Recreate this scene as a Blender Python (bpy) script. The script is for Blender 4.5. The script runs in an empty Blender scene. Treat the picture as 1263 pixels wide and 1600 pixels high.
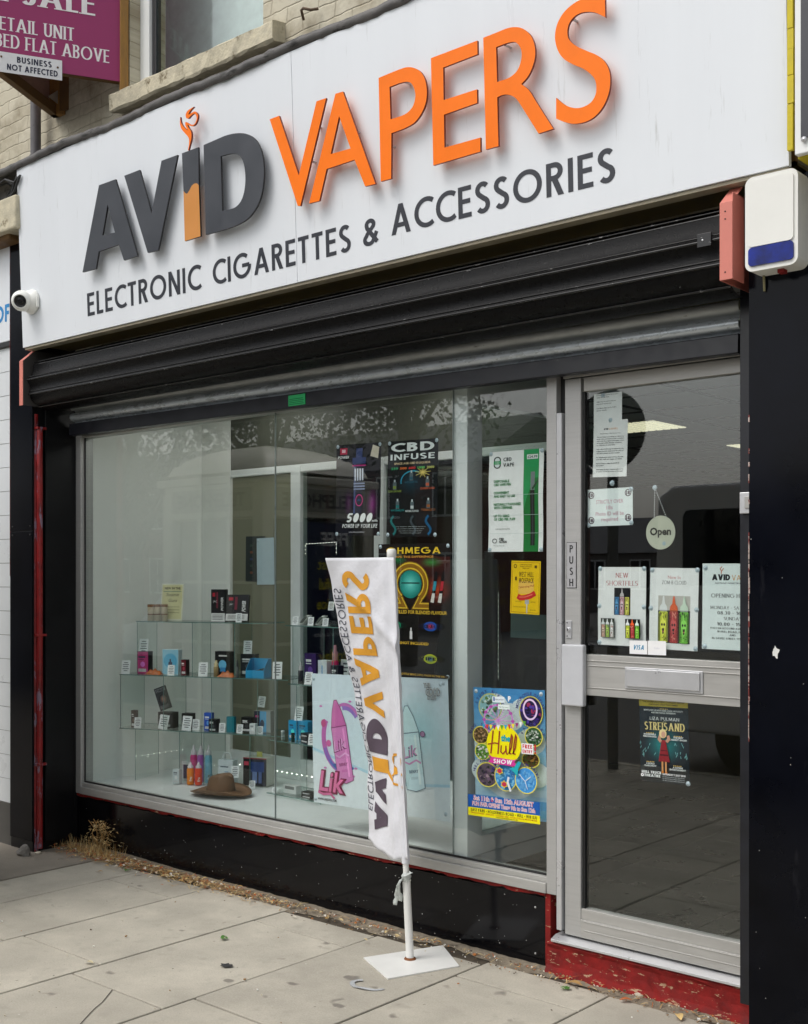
import bpy, bmesh, math, random
from mathutils import Vector, Matrix
from mathutils.geometry import delaunay_2d_cdt, tessellate_polygon
SC = bpy.context.scene
R = math.radians
rnd = random.Random(7)
# ------------------------------------------------------------------ camera
FPX, CPX, HPY = 1835.0, 631.5, 900.0            # focal length, centre column and horizon row in 1263x1600 pixels
YAW = R(41.27); CY, SY = math.cos(YAW), math.sin(YAW)
CAM = Vector((0.0, -3.98, 1.6))
cd = bpy.data.cameras.new('camera'); cam = bpy.data.objects.new('camera', cd)
SC.collection.objects.link(cam); SC.camera = cam
cam.location = CAM; cam.rotation_euler = (R(90), 0, YAW)
cd.sensor_fit = 'VERTICAL'; cd.sensor_height = 36.0; cd.lens = FPX / 1600 * 36
cd.shift_y = (HPY - 800) / 1600; cd.clip_start = 0.05; cd.clip_end = 500
# ------------------------------------------------------------------ light
SUN_EL, SUN_AZ = R(55), R(205)                    # azimuth clockwise from +y (north)
w = bpy.data.worlds.new('World'); SC.world = w; w.use_nodes = True
nt = w.node_tree; nt.nodes.clear()
sky = nt.nodes.new('ShaderNodeTexSky'); sky.sky_type = 'NISHITA'; sky.sun_disc = False
sky.sun_elevation = SUN_EL; sky.sun_rotation = SUN_AZ; sky.dust_density = 4.0; sky.air_density = 1.2
hs = nt.nodes.new('ShaderNodeHueSaturation'); hs.inputs['Saturation'].default_value = 0.27
bg = nt.nodes.new('ShaderNodeBackground'); bg.inputs['Strength'].default_value = 0.15
wo = nt.nodes.new('ShaderNodeOutputWorld')
nt.links.new(sky.outputs[0], hs.inputs['Color']); nt.links.new(hs.outputs[0], bg.inputs['Color'])
nt.links.new(bg.outputs[0], wo.inputs['Surface'])
sl = bpy.data.lights.new('sun', 'SUN'); sl.energy = 0.5; sl.angle = R(22); sl.color = (1, .965, .92)
so = bpy.data.objects.new('sun', sl); SC.collection.objects.link(so)
sd = Vector((math.sin(SUN_AZ) * math.cos(SUN_EL), math.cos(SUN_AZ) * math.cos(SUN_EL), math.sin(SUN_EL)))
so.rotation_euler = sd.to_track_quat('Z', 'Y').to_euler()
SC.view_settings.view_transform = 'Standard'; SC.view_settings.look = 'None'
SC.view_settings.exposure = 0.42; SC.view_settings.gamma = 1
SC.render.engine = 'CYCLES'
SC.cycles.max_bounces = 10; SC.cycles.transparent_max_bounces = 24; SC.cycles.glossy_bounces = 5
# ------------------------------------------------------------------ measuring
def ray(px, py=HPY):
    t = (px - CPX) / FPX
    return Vector((CY * t - SY, CY + SY * t, (HPY - py) / FPX))
def PY(px, py, y=0.0):                            # point of the plane y seen at a pixel of the photograph
    d = ray(px, py); return CAM + d * ((y - CAM.y) / d.y)
def XY(px, y=0.0): return PY(px, HPY, y).x
def ZY(px, py, y=0.0): return PY(px, py, y).z
def PP(px, py, p0, n):
    d = ray(px, py); return CAM + d * ((Vector(p0) - CAM).dot(n) / d.dot(n))
# ------------------------------------------------------------------ materials
MATS = {}
def _nodes(name):
    m = bpy.data.materials.new(name); m.use_nodes = True
    n = m.node_tree; return m, n, n.nodes['Principled BSDF']
def N(n, t, **k):
    x = n.nodes.new(t)
    for a, b in k.items(): setattr(x, a, b)
    return x
def M(name, col=(.5, .5, .5), rough=.6, metal=0, var=.12, vs=12, bump=0.0, bs=150, coat=0, spec=.5, stretch=None, stain=None):
    """base colour with soft variation, uneven gloss and a fine bump"""
    if name in MATS: return MATS[name]
    m, n, p = _nodes(name); L = n.links.new
    tc = N(n, 'ShaderNodeTexCoord'); mp = N(n, 'ShaderNodeMapping')
    L(tc.outputs['Object'], mp.inputs['Vector'])
    if stretch: mp.inputs['Scale'].default_value = stretch
    nz = N(n, 'ShaderNodeTexNoise'); nz.inputs['Scale'].default_value = vs; nz.inputs['Detail'].default_value = 6
    nz.inputs['Roughness'].default_value = .65
    L(mp.outputs[0], nz.inputs['Vector'])
    rp = N(n, 'ShaderNodeMapRange'); rp.inputs['From Min'].default_value = .3; rp.inputs['From Max'].default_value = .7
    rp.inputs['To Min'].default_value = 1 - var; rp.inputs['To Max'].default_value = 1 + var
    L(nz.outputs['Fac'], rp.inputs['Value'])
    mx = N(n, 'ShaderNodeVectorMath', operation='SCALE'); mx.inputs[0].default_value = col
    L(rp.outputs[0], mx.inputs['Scale'])
    out = mx.outputs[0]
    if stain:                                     # (colour, scale, threshold, softness, stretch)
        sc, ss, th, sf, st = stain
        m2 = N(n, 'ShaderNodeMapping'); m2.inputs['Scale'].default_value = st; L(tc.outputs['Object'], m2.inputs['Vector'])
        z2 = N(n, 'ShaderNodeTexNoise'); z2.inputs['Scale'].default_value = ss; z2.inputs['Detail'].default_value = 7
        z2.inputs['Roughness'].default_value = .7; L(m2.outputs[0], z2.inputs['Vector'])
        r2 = N(n, 'ShaderNodeMapRange'); r2.inputs['From Min'].default_value = th; r2.inputs['From Max'].default_value = th + sf
        L(z2.outputs['Fac'], r2.inputs['Value'])
        mm = N(n, 'ShaderNodeMix', data_type='RGBA'); mm.inputs['B'].default_value = (*sc, 1)
        L(out, mm.inputs['A']); L(r2.outputs[0], mm.inputs['Factor']); out = mm.outputs['Result']
    L(out, p.inputs['Base Color'])
    p.inputs['Metallic'].default_value = metal; p.inputs['Coat Weight'].default_value = coat
    p.inputs['Specular IOR Level'].default_value = spec
    rr = N(n, 'ShaderNodeMapRange'); rr.inputs['From Min'].default_value = .3; rr.inputs['From Max'].default_value = .7
    rr.inputs['To Min'].default_value = max(.02, rough * .8); rr.inputs['To Max'].default_value = min(1, rough * 1.25)
    L(nz.outputs['Fac'], rr.inputs['Value']); L(rr.outputs[0], p.inputs['Roughness'])
    if bump:
        b = N(n, 'ShaderNodeTexNoise'); b.inputs['Scale'].default_value = bs; b.inputs['Detail'].default_value = 4
        L(mp.outputs[0], b.inputs['Vector'])
        bp = N(n, 'ShaderNodeBump'); bp.inputs['Strength'].default_value = bump; bp.inputs['Distance'].default_value = .004
        L(b.outputs['Fac'], bp.inputs['Height']); L(bp.outputs[0], p.inputs['Normal'])
    MATS[name] = m; return m
def ink(col, rough=.45, name=None):               # a printed colour (photo value 0..255)
    k = 'print_%d_%d_%d' % tuple(col)
    if name: k = name
    f = lambda v: ((v / 255 + .055) / 1.055) ** 2.4 if v > 10 else v / 255 / 12.92
    return M(k, tuple(min(.85, max(.004, f(v))) for v in col), rough, var=.05, vs=30, spec=.22)
def lin(*c): return tuple(((v / 255 + .055) / 1.055) ** 2.4 for v in c)
def brick_mat():
    m, n, p = _nodes('cream_painted_brick'); L = n.links.new
    tc = N(n, 'ShaderNodeTexCoord'); sp = N(n, 'ShaderNodeSeparateXYZ'); cb = N(n, 'ShaderNodeCombineXYZ')
    L(tc.outputs['Object'], sp.inputs[0]); L(sp.outputs['X'], cb.inputs['X']); L(sp.outputs['Z'], cb.inputs['Y'])
    br = N(n, 'ShaderNodeTexBrick'); br.inputs['Scale'].default_value = 1
    br.inputs['Brick Width'].default_value = .225; br.inputs['Row Height'].default_value = .075; br.inputs['Mortar Size'].default_value = .006
    br.inputs['Mortar Smooth'].default_value = 1.0; br.inputs['Bias'].default_value = 0
    br.inputs['Color1'].default_value = (*lin(200, 194, 174), 1); br.inputs['Color2'].default_value = (*lin(190, 183, 162), 1)
    br.inputs['Mortar'].default_value = (*lin(180, 173, 152), 1)
    nz0 = N(n, 'ShaderNodeTexNoise'); nz0.inputs['Scale'].default_value = 9; L(cb.outputs[0], nz0.inputs['Vector'])
    ad = N(n, 'ShaderNodeVectorMath', operation='MULTIPLY_ADD'); ad.inputs[1].default_value = (.05, .035, 0)
    L(nz0.outputs['Color'], ad.inputs[0]); L(cb.outputs[0], ad.inputs[2]); L(ad.outputs[0], br.inputs['Vector'])
    nz = N(n, 'ShaderNodeTexNoise'); nz.inputs['Scale'].default_value = 3.2; nz.inputs['Detail'].default_value = 9; nz.inputs['Roughness'].default_value = .7
    L(cb.outputs[0], nz.inputs['Vector'])
    r2 = N(n, 'ShaderNodeMapRange'); r2.inputs['From Min'].default_value = .46; r2.inputs['From Max'].default_value = .70; r2.inputs['To Max'].default_value = .75
    L(nz.outputs['Fac'], r2.inputs['Value'])
    mm = N(n, 'ShaderNodeMix', data_type='RGBA'); mm.inputs['B'].default_value = (*lin(124, 110, 84), 1)
    L(br.outputs['Color'], mm.inputs['A']); L(r2.outputs[0], mm.inputs['Factor']); L(mm.outputs['Result'], p.inputs['Base Color'])
    p.inputs['Roughness'].default_value = .85
    ml = N(n, 'ShaderNodeMath', operation='MULTIPLY_ADD'); ml.inputs[1].default_value = -1.2
    L(br.outputs['Fac'], ml.inputs[0]); L(nz.outputs['Fac'], ml.inputs[2])
    bp = N(n, 'ShaderNodeBump'); bp.inputs['Strength'].default_value = .7; bp.inputs['Distance'].default_value = .005
    L(ml.outputs[0], bp.inputs['Height']); L(bp.outputs[0], p.inputs['Normal'])
    return m
def glass_mat(name='window_glass', tint=(.962, .986, .977), f0=.072):
    """thin clear pane: lets light straight through and mirrors the street by Schlick's law"""
    m = bpy.data.materials.new(name); m.use_nodes = True; n = m.node_tree; n.nodes.clear(); L = n.links.new
    o = N(n, 'ShaderNodeOutputMaterial'); mx = N(n, 'ShaderNodeMixShader'); tr = N(n, 'ShaderNodeBsdfTransparent')
    gl = N(n, 'ShaderNodeBsdfGlossy'); gl.inputs['Roughness'].default_value = .0; tr.inputs[0].default_value = (*tint, 1)
    lw = N(n, 'ShaderNodeLayerWeight'); lw.inputs['Blend'].default_value = .5
    pw = N(n, 'ShaderNodeMath', operation='POWER'); pw.inputs[1].default_value = 5
    ma = N(n, 'ShaderNodeMath', operation='MULTIPLY_ADD'); ma.inputs[1].default_value = 1 - f0; ma.inputs[2].default_value = f0
    L(lw.outputs['Facing'], pw.inputs[0]); L(pw.outputs[0], ma.inputs[0]); L(ma.outputs[0], mx.inputs[0])
    L(tr.outputs[0], mx.inputs[1]); L(gl.outputs[0], mx.inputs[2]); L(mx.outputs[0], o.inputs[0])
    tc = N(n, 'ShaderNodeTexCoord'); nz = N(n, 'ShaderNodeTexNoise'); nz.inputs['Scale'].default_value = 1.1; nz.inputs['Detail'].default_value = 0
    L(tc.outputs['Object'], nz.inputs['Vector'])
    bp = N(n, 'ShaderNodeBump'); bp.inputs['Strength'].default_value = .12; bp.inputs['Distance'].default_value = .01
    L(nz.outputs['Fac'], bp.inputs['Height']); L(bp.outputs[0], gl.inputs['Normal'])
    return m
def emit_mat(name, col, s):
    m, n, p = _nodes(name); p.inputs['Base Color'].default_value = (*col, 1)
    p.inputs['Emission Color'].default_value = (*col, 1); p.inputs['Emission Strength'].default_value = s
    tc = N(n, 'ShaderNodeTexCoord'); nz = N(n, 'ShaderNodeTexNoise'); nz.inputs['Scale'].default_value = 40
    n.links.new(tc.outputs['Object'], nz.inputs['Vector'])
    r = N(n, 'ShaderNodeMapRange'); r.inputs['To Min'].default_value = s * .9; r.inputs['To Max'].default_value = s * 1.1
    n.links.new(nz.outputs['Fac'], r.inputs['Value']); n.links.new(r.outputs[0], p.inputs['Emission Strength'])
    return m
# ------------------------------------------------------------------ objects
def tag(o, label=None, cat=None, group=None, kind=None):
    if label: o['label'] = label
    if cat: o['category'] = cat
    if group: o['group'] = group
    if kind: o['kind'] = kind
    return o
def thing(name, label, cat, loc=(0, 0, 0), group=None):
    o = bpy.data.objects.new(name, None); SC.collection.objects.link(o)
    o.location = loc; o.empty_display_size = .1
    return tag(o, label, cat, group)
class MB:
    def __init__(s): s.v = []; s.f = []; s.m = []; s.mats = []; s.sm = []
    def mi(s, m):
        if m not in s.mats: s.mats.append(m)
        return s.mats.index(m)
    def add(s, vs, fs, m, smooth=False):
        b = len(s.v); s.v += [Vector(v) for v in vs]; i = s.mi(m)
        for f in fs: s.f.append([b + k for k in f]); s.m.append(i); s.sm.append(smooth)
    def box(s, x0, x1, y0, y1, z0, z1, m):
        if x0 > x1: x0, x1 = x1, x0
        if y0 > y1: y0, y1 = y1, y0
        if z0 > z1: z0, z1 = z1, z0
        vs = [(x0, y0, z0), (x1, y0, z0), (x1, y1, z0), (x0, y1, z0), (x0, y0, z1), (x1, y0, z1), (x1, y1, z1), (x0, y1, z1)]
        s.add(vs, [(0, 3, 2, 1), (4, 5, 6, 7), (0, 1, 5, 4), (1, 2, 6, 5), (2, 3, 7, 6), (3, 0, 4, 7)], m)
    def obox(s, o, ex, ey, ez, m):               # oriented box from a corner and three edge vectors
        o, ex, ey, ez = map(Vector, (o, ex, ey, ez))
        vs = [o, o + ex, o + ex + ey, o + ey, o + ez, o + ex + ez, o + ex + ey + ez, o + ey + ez]
        fs = [(0, 3, 2, 1), (4, 5, 6, 7), (0, 1, 5, 4), (1, 2, 6, 5), (2, 3, 7, 6), (3, 0, 4, 7)]
        if ex.cross(ey).dot(ez) < 0: fs = [f[::-1] for f in fs]
        s.add(vs, fs, m)
    def prism(s, prof, x0, x1, m, z1=None, smooth=False, cap=True):   # closed (y,z) profile swept along x; z1 = lift at x1
        n = len(prof); dz = z1 or 0
        vs = [(x0, y, z) for y, z in prof] + [(x1, y, z + dz) for y, z in prof]
        s.add(vs, [(i, (i + 1) % n, n + (i + 1) % n, n + i) for i in range(n)], m, smooth)
        if cap: s.add(vs, [tuple(range(n))[::-1], tuple(range(n, 2 * n))], m)
    def sheet(s, prof, x0, x1, m, dz=0, nx=1, jit=None):             # open (y,z) profile along x
        n = len(prof); vs = []
        for j in range(nx + 1):
            t = j / nx
            for y, z in prof:
                q = jit(t, y, z) if jit else (0, 0)
                vs.append((x0 + (x1 - x0) * t, y + q[0], z + dz * t + q[1]))
        s.add(vs, [(j * n + i, (j + 1) * n + i, (j + 1) * n + i + 1, j * n + i + 1) for j in range(nx) for i in range(n - 1)], m, True)
    def tube(s, pts, r, m, n=10, cap=True):
        pts = [Vector(p) for p in pts]; rr = r if isinstance(r, (list, tuple)) else [r] * len(pts); vs = []; a = None
        for i, p in enumerate(pts):
            d = (pts[min(i + 1, len(pts) - 1)] - pts[max(i - 1, 0)]).normalized()
            if a is None: a = d.orthogonal().normalized()
            a = (a - d * a.dot(d)).normalized(); b = d.cross(a)
            vs += [p + (a * math.cos(2 * math.pi * k / n) + b * math.sin(2 * math.pi * k / n)) * rr[i] for k in range(n)]
        fs = [(i * n + k, i * n + (k + 1) % n, (i + 1) * n + (k + 1) % n, (i + 1) * n + k) for i in range(len(pts) - 1) for k in range(n)]
        s.add(vs, fs, m, True)
        if cap: s.add(vs[:n], [tuple(range(n))[::-1]], m); s.add(vs[-n:], [tuple(range(n))], m)
    def lathe(s, c, prof, m, n=20, ex=(1, 0, 0), ey=(0, 1, 0), ez=(0, 0, 1)):
        c, ex, ey, ez = Vector(c), Vector(ex), Vector(ey), Vector(ez)
        vs = [c + (ex * math.cos(2 * math.pi * k / n) + ey * math.sin(2 * math.pi * k / n)) * r + ez * z for r, z in prof for k in range(n)]
        s.add(vs, [(i * n + k, i * n + (k + 1) % n, (i + 1) * n + (k + 1) % n, (i + 1) * n + k) for i in range(len(prof) - 1) for k in range(n)], m, True)
    def build(s, name, parent=None, bevel=0, seg=2, label=None, cat=None, group=None, kind=None, origin=None):
        if parent is not None: o0 = parent.matrix_world.translation if False else Vector(parent.get('_w', parent.location))
        elif origin is not None: o0 = Vector(origin)
        else:
            xs = [v.x for v in s.v]; ys = [v.y for v in s.v]; zs = [v.z for v in s.v]
            o0 = Vector(((min(xs) + max(xs)) / 2, (min(ys) + max(ys)) / 2, min(zs)))
        me = bpy.data.meshes.new(name); me.from_pydata([v - o0 for v in s.v], [], s.f)
        for m in s.mats: me.materials.append(m)
        me.polygons.foreach_set('material_index', s.m); me.polygons.foreach_set('use_smooth', s.sm); me.update()
        o = bpy.data.objects.new(name, me); SC.collection.objects.link(o)
        if parent is not None: o.parent = parent; o['_w'] = list(o0)
        else: o.location = o0
        if bevel:
            b = o.modifiers.new('bevel', 'BEVEL'); b.width = bevel; b.segments = seg; b.limit_method = 'ANGLE'; b.angle_limit = R(40)
            b.harden_normals = False
        return tag(o, label, cat, group, kind)
def copy_tree(o, parent=None):
    c = o.copy(); SC.collection.objects.link(c); c.parent = parent
    for ch in list(o.children): copy_tree(ch, c)
    return c
# ------------------------------------------------------------------ lettering
def arc(cx, cy, rx, ry, a0, a1, n=12):
    return [(cx + rx * math.cos(R(a0 + (a1 - a0) * i / n)), cy + ry * math.sin(R(a0 + (a1 - a0) * i / n))) for i in range(n + 1)]
def strok(pts, wd, con=1.0):
    """centre line -> list of quads with mitred joints; con thins the horizontals"""
    P = [Vector(p) for p in pts]; P = [p for i, p in enumerate(P) if i == 0 or (p - P[i - 1]).length > 1e-6]
    out = []; n = len(P); closed = (P[0] - P[-1]).length < 1e-6
    dirs = [(P[i + 1] - P[i]).normalized() for i in range(n - 1)]
    def half(d): return wd / 2 * (con + (1 - con) * abs(d.y))
    L_, R_ = [], []
    for i in range(n):
        a = dirs[i - 1] if i > 0 else (dirs[-1] if closed else dirs[0]); b = dirs[i] if i < n - 1 else (dirs[0] if closed else dirs[-1])
        na, nb = Vector((-a.y, a.x)), Vector((-b.y, b.x)); m = (na + nb)
        m = m.normalized() if m.length > 1e-4 else na
        h = half(((a + b) / 2).normalized() if (a + b).length > 1e-4 else a) / max(.35, m.dot(nb))
        L_.append(P[i] + m * h); R_.append(P[i] - m * h)
    for i in range(n - 1): out.append([R_[i], R_[i + 1], L_[i + 1], L_[i]])
    return out
def slab(x0, y0, x1, y1, w):                      # slanted bar cut level at both ends, w = width along x
    return [[Vector((x0 - w / 2, y0)), Vector((x0 + w / 2, y0)), Vector((x1 + w / 2, y1)), Vector((x1 - w / 2, y1))]]
def glyph(ch, w, con=1.0, serif=0):
    i = w / 2; hc = con; k = w * hc / 2; q = []; W = .6
    S = lambda p: q.extend(strok(p, w, con)); B = lambda *a: q.extend(slab(*a))
    V = lambda x, a=0., b=1.: S([(x, a), (x, b)])
    H = lambda y, a, b: q.extend(strok([(a, y), (b, y)], w * hc))
    fe = []                                       # serif feet
    def ft(x, y): fe.append((x, y))
    if ch == 'A':
        W = .74 + w * .5; B(w * .6, 0, W / 2, 1, w * 1.1); B(W - w * .6, 0, W / 2, 1, w * 1.1); H(.3, W * .22, W * .78); ft(w * .6, 0); ft(W - w * .6, 0)
    elif ch == 'B': W = .56; V(i); S([(i, 1 - k)] + arc(W - .24 - i, .76, .22, .24 - k, 90, -90) + [(i, .52)]); S([(i, .52)] + arc(W - .27, .26 + k * .5, .27 - i, .26 - k * .5, 90, -90) + [(i, k)]); ft(i, 0); ft(i, 1)
    elif ch == 'C': W = .72; S(arc(.5, .5, .5 - i, .5 - k, 52, 308, 22))
    elif ch == 'D': W = .72; V(i); S([(i, 1 - k)] + arc(W - .44, .5, .44 - i, .5 - k, 90, -90, 16) + [(i, k)]); ft(i, 0); ft(i, 1)
    elif ch == 'E': W = .5; V(i); H(1 - k, 0, W); H(.52, 0, W * .92); H(k, 0, W); ft(i, 0); ft(i, 1)
    elif ch == 'F': W = .48; V(i); H(1 - k, 0, W); H(.5, 0, W * .9); ft(i, 0); ft(i, 1)
    elif ch == 'G': W = .84; S(arc(.5, .5, .5 - i, .5 - k, 48, 360, 24)); H(.5, .5, 1 - i * 1.2 + 0); W = 1.0
    elif ch == 'H': W = .64; V(i); V(W - i); H(.5, 0, W); [ft(x, y) for x in (i, W - i) for y in (0, 1)]
    elif ch == 'I': W = w; V(i); ft(i, 0); ft(i, 1)
    elif ch == 'J': W = .42; S([(W - i, 1), (W - i, .25)] + arc(W - i - .16, .25, .16, .25 - k, 0, -150, 8))
    elif ch == 'K': W = .6; V(i); B(i + w * .4, .42, W - w * .6, 1, w * 1.2); B(W - w * .5, 0, i + w * .9, .6, w * 1.25); ft(i, 0); ft(i, 1); ft(W - w * .5, 0)
    elif ch == 'L': W = .44; V(i); H(k, 0, W); ft(i, 0); ft(i, 1)
    elif ch == 'M': W = .86; B(w * .55, 0, w * .9, 1, w); B(W - w * .55, 0, W - w * .9, 1, w); B(W / 2, .12, w * .9, 1, w * 1.1); B(W / 2, .12, W - w * .9, 1, w * 1.1); ft(i, 0); ft(W - i, 0)
    elif ch == 'N': W = .68; V(i); V(W - i); B(W - i, 0, i, 1, w * 1.15); ft(i, 0); ft(W - i, 1)
    elif ch == 'O': W = 1.0; S(arc(.5, .5, .5 - i, .5 - k, 0, 360, 32))
    elif ch == 'P': W = .54; V(i); S([(i, 1 - k)] + arc(W - .27, .72, .27 - i, .28 - k, 90, -90) + [(i, .44 + k)]); ft(i, 0); ft(i, 1)
    elif ch == 'Q': W = 1.0; S(arc(.5, .5, .5 - i, .5 - k, 0, 360, 32)); B(.92, -.02, .62, .32, w * 1.2)
    elif ch == 'R': W = .58; V(i); S([(i, 1 - k)] + arc(W - .31, .73, .29 - i, .27 - k, 90, -90) + [(i, .46 + k)]); B(W - w * .55, 0, W * .48, .5, w * 1.2); ft(i, 0); ft(i, 1); ft(W - w * .55, 0)
    elif ch == 'S': W = .54; S(arc(W / 2, .74, W / 2 - i, .26 - k, 35, 250, 14)[:-1] + arc(W / 2 - .0, .27, W / 2 - i, .27 - k, 70, -145, 14))
    elif ch == 'T': W = .54; V(W / 2); H(1 - k, 0, W); ft(W / 2, 0)
    elif ch == 'U': W = .62; S([(i, 1), (i, .3)] + arc(W / 2, .3, W / 2 - i, .3 - k, 180, 360, 14) + [(W - i, 1)]); ft(i, 1); ft(W - i, 1)
    elif ch == 'V': W = .68 + w * .5; B(W / 2, 0, w * .6, 1, w * 1.1); B(W / 2, 0, W - w * .6, 1, w * 1.1); ft(w * .6, 1); ft(W - w * .6, 1)
    elif ch == 'W': W = 1.04; B(W * .28, 0, w * .55, 1, w * 1.05); B(W * .28, 0, W / 2, 1, w * 1.05); B(W * .72, 0, W / 2, 1, w * 1.05); B(W * .72, 0, W - w * .55, 1, w * 1.05); ft(w * .55, 1); ft(W - w * .55, 1)
    elif ch == 'X': W = .64; B(w * .6, 0, W - w * .6, 1, w * 1.2); B(W - w * .6, 0, w * .6, 1, w * 1.2)
    elif ch == 'Y': W = .64; V(W / 2, 0, .45); B(W / 2, .42, w * .6, 1, w * 1.1); B(W / 2, .42, W - w * .6, 1, w * 1.1); ft(W / 2, 0)
    elif ch == 'Z': W = .56; H(1 - k, 0, W); H(k, 0, W); B(w * .7, 0, W - w * .7, 1, w * 1.25)
    elif ch == '&': W = .72; S([(W - i, .02 + k), (.2, .66)] + arc(.33, .78, .16, .22 - k, 200, -30, 12) + [(.2, .45)] + arc(.28, .24, .28 - i, .24 - k, 130, 330, 12) + [(W - i * 1.2, .48)])
    elif ch == '0': W = .56; S(arc(W / 2, .5, W / 2 - i, .5 - k, 0, 360, 24))
    elif ch == '1': W = .3; V(W - i); B(W * .15, .74, W - w, 1, w)
    elif ch == '2': W = .54; S(arc(W / 2, .72, W / 2 - i, .28 - k, 165, -30, 12) + [(i, k)]); H(k, 0, W)
    elif ch == '3': W = .52; S(arc(W / 2 - .02, .75, W / 2 - i, .25 - k, 150, -80, 10)); S(arc(W / 2 - .02, .27, W / 2 - i, .27 - k, 85, -150, 12))
    elif ch == '4': W = .58; V(W * .72); H(.25, 0, W); B(w * .6, .25, W * .68, 1, w)
    elif ch == '5': W = .54; H(1 - k, .1, W - .03); S([(.12, 1 - k), (.09, .52)]); S([(.09, .54)] + arc(W / 2 - .02, .32, W / 2 - i, .32 - k, 115, -150, 14))
    elif ch == '6': W = .56; S(arc(W / 2, .31, W / 2 - i, .31 - k, 0, 360, 20)); S([(i * 1.1, .34)] + arc(.42, .45, .42 - i, .55 - k, 175, 100, 8))
    elif ch == '8': W = .54; S(arc(W / 2, .75, W / 2 - i - .03, .25 - k, 0, 360, 18)); S(arc(W / 2, .26, W / 2 - i, .27 - k, 0, 360, 18))
    elif ch == '9': W = .56; S(arc(W / 2, .69, W / 2 - i, .31 - k, 0, 360, 20)); S([(W - i * 1.1, .66)] + arc(W - .42, .55, .42 - i, .55 - k, -5, -80, 8))
    elif ch == '7': W = .52; H(1 - k, 0, W); B(W * .3, 0, W - w * .6, 1, w * 1.1)
    elif ch in '-–': W = .36; H(.45, .02, W - .02)
    elif ch == '.': W = w * 1.3; q.append([Vector((i * .3, 0)), Vector((i * 2.3, 0)), Vector((i * 2.3, w)), Vector((i * .3, w))])
    elif ch == ',': W = w * 1.3; B(i * .6, -w, i * 1.3, w, w)
    elif ch == '!': W = w * 1.3; V(i * 1.3, .3, 1); V(i * 1.3, 0, w)
    elif ch == "'": W = w; V(i, .72, 1)
    else: W = .34
    if serif:
        for x, y in fe:
            a = w * .95; t = .045; y0, y1 = (0, t) if y == 0 else (1 - t, 1)
            q.append([Vector((x - a, y0)), Vector((x + a, y0)), Vector((x + a, y1)), Vector((x - a, y1))])
    return q, W
def union(polys):
    """polygons that overlap -> flat triangles that do not"""
    vs = []; fs = []
    for p in polys:
        a = sum(p[i].x * p[(i + 1) % len(p)].y - p[(i + 1) % len(p)].x * p[i].y for i in range(len(p)))
        b = len(vs); vs += [Vector((v.x, v.y)) for v in p]; f = list(range(b, b + len(p)))
        fs.append(f if a > 0 else f[::-1])
    r = delaunay_2d_cdt(vs, [], fs, 1, 1e-5)
    V, F, O = r[0], r[2], r[5]
    return V, [f for f, o in zip(F, O) if len(o)]
def stroke_text(txt, h, w=.14, gap=.14, con=1.0, serif=0, slant=0, wx=1.0):
    """-> list of (verts, tris) per letter, total width; cap height h"""
    x = 0; out = []
    for ch in txt.upper():
        if ch == ' ': x += .38 * wx * h; continue
        q, W = glyph(ch, w, con, serif)
        V, F = union(q) if q else ([], [])
        out.append(([((v.x * wx + v.y * slant) * h + x, v.y * h) for v in V], F)); x += (W * wx + gap) * h
    return out, x - gap * h
_bt = {}
def built_text(txt, h, off=0.0):
    """Blender's own built-in face as flat polygons, cap height h"""
    if ('H', 0) not in _bt and txt != 'H': built_text('H', 1)
    k = (txt, off)
    if k not in _bt:
        cu = bpy.data.curves.new('t', 'FONT'); cu.body = txt; cu.resolution_u = 2; cu.fill_mode = 'FRONT'; cu.offset = off
        ob = bpy.data.objects.new('t', cu); SC.collection.objects.link(ob)
        dg = bpy.context.evaluated_depsgraph_get(); me = ob.evaluated_get(dg).to_mesh()
        _bt[k] = ([(v.co.x, v.co.y) for v in me.vertices], [tuple(p.vertices) for p in me.polygons])
        ob.evaluated_get(dg).to_mesh_clear(); bpy.data.objects.remove(ob); bpy.data.curves.remove(cu)
    cap = max(y for _, y in _bt[('H', 0)][0]) if ('H', 0) in _bt else 1
    V, F = _bt[k]; s = h / cap; x0 = min([x for x, _ in V] or [0]); V = [((x - x0) * s, y * s) for x, y in V]
    return [(V, F)], max([x for x, _ in V] or [0])
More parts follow.
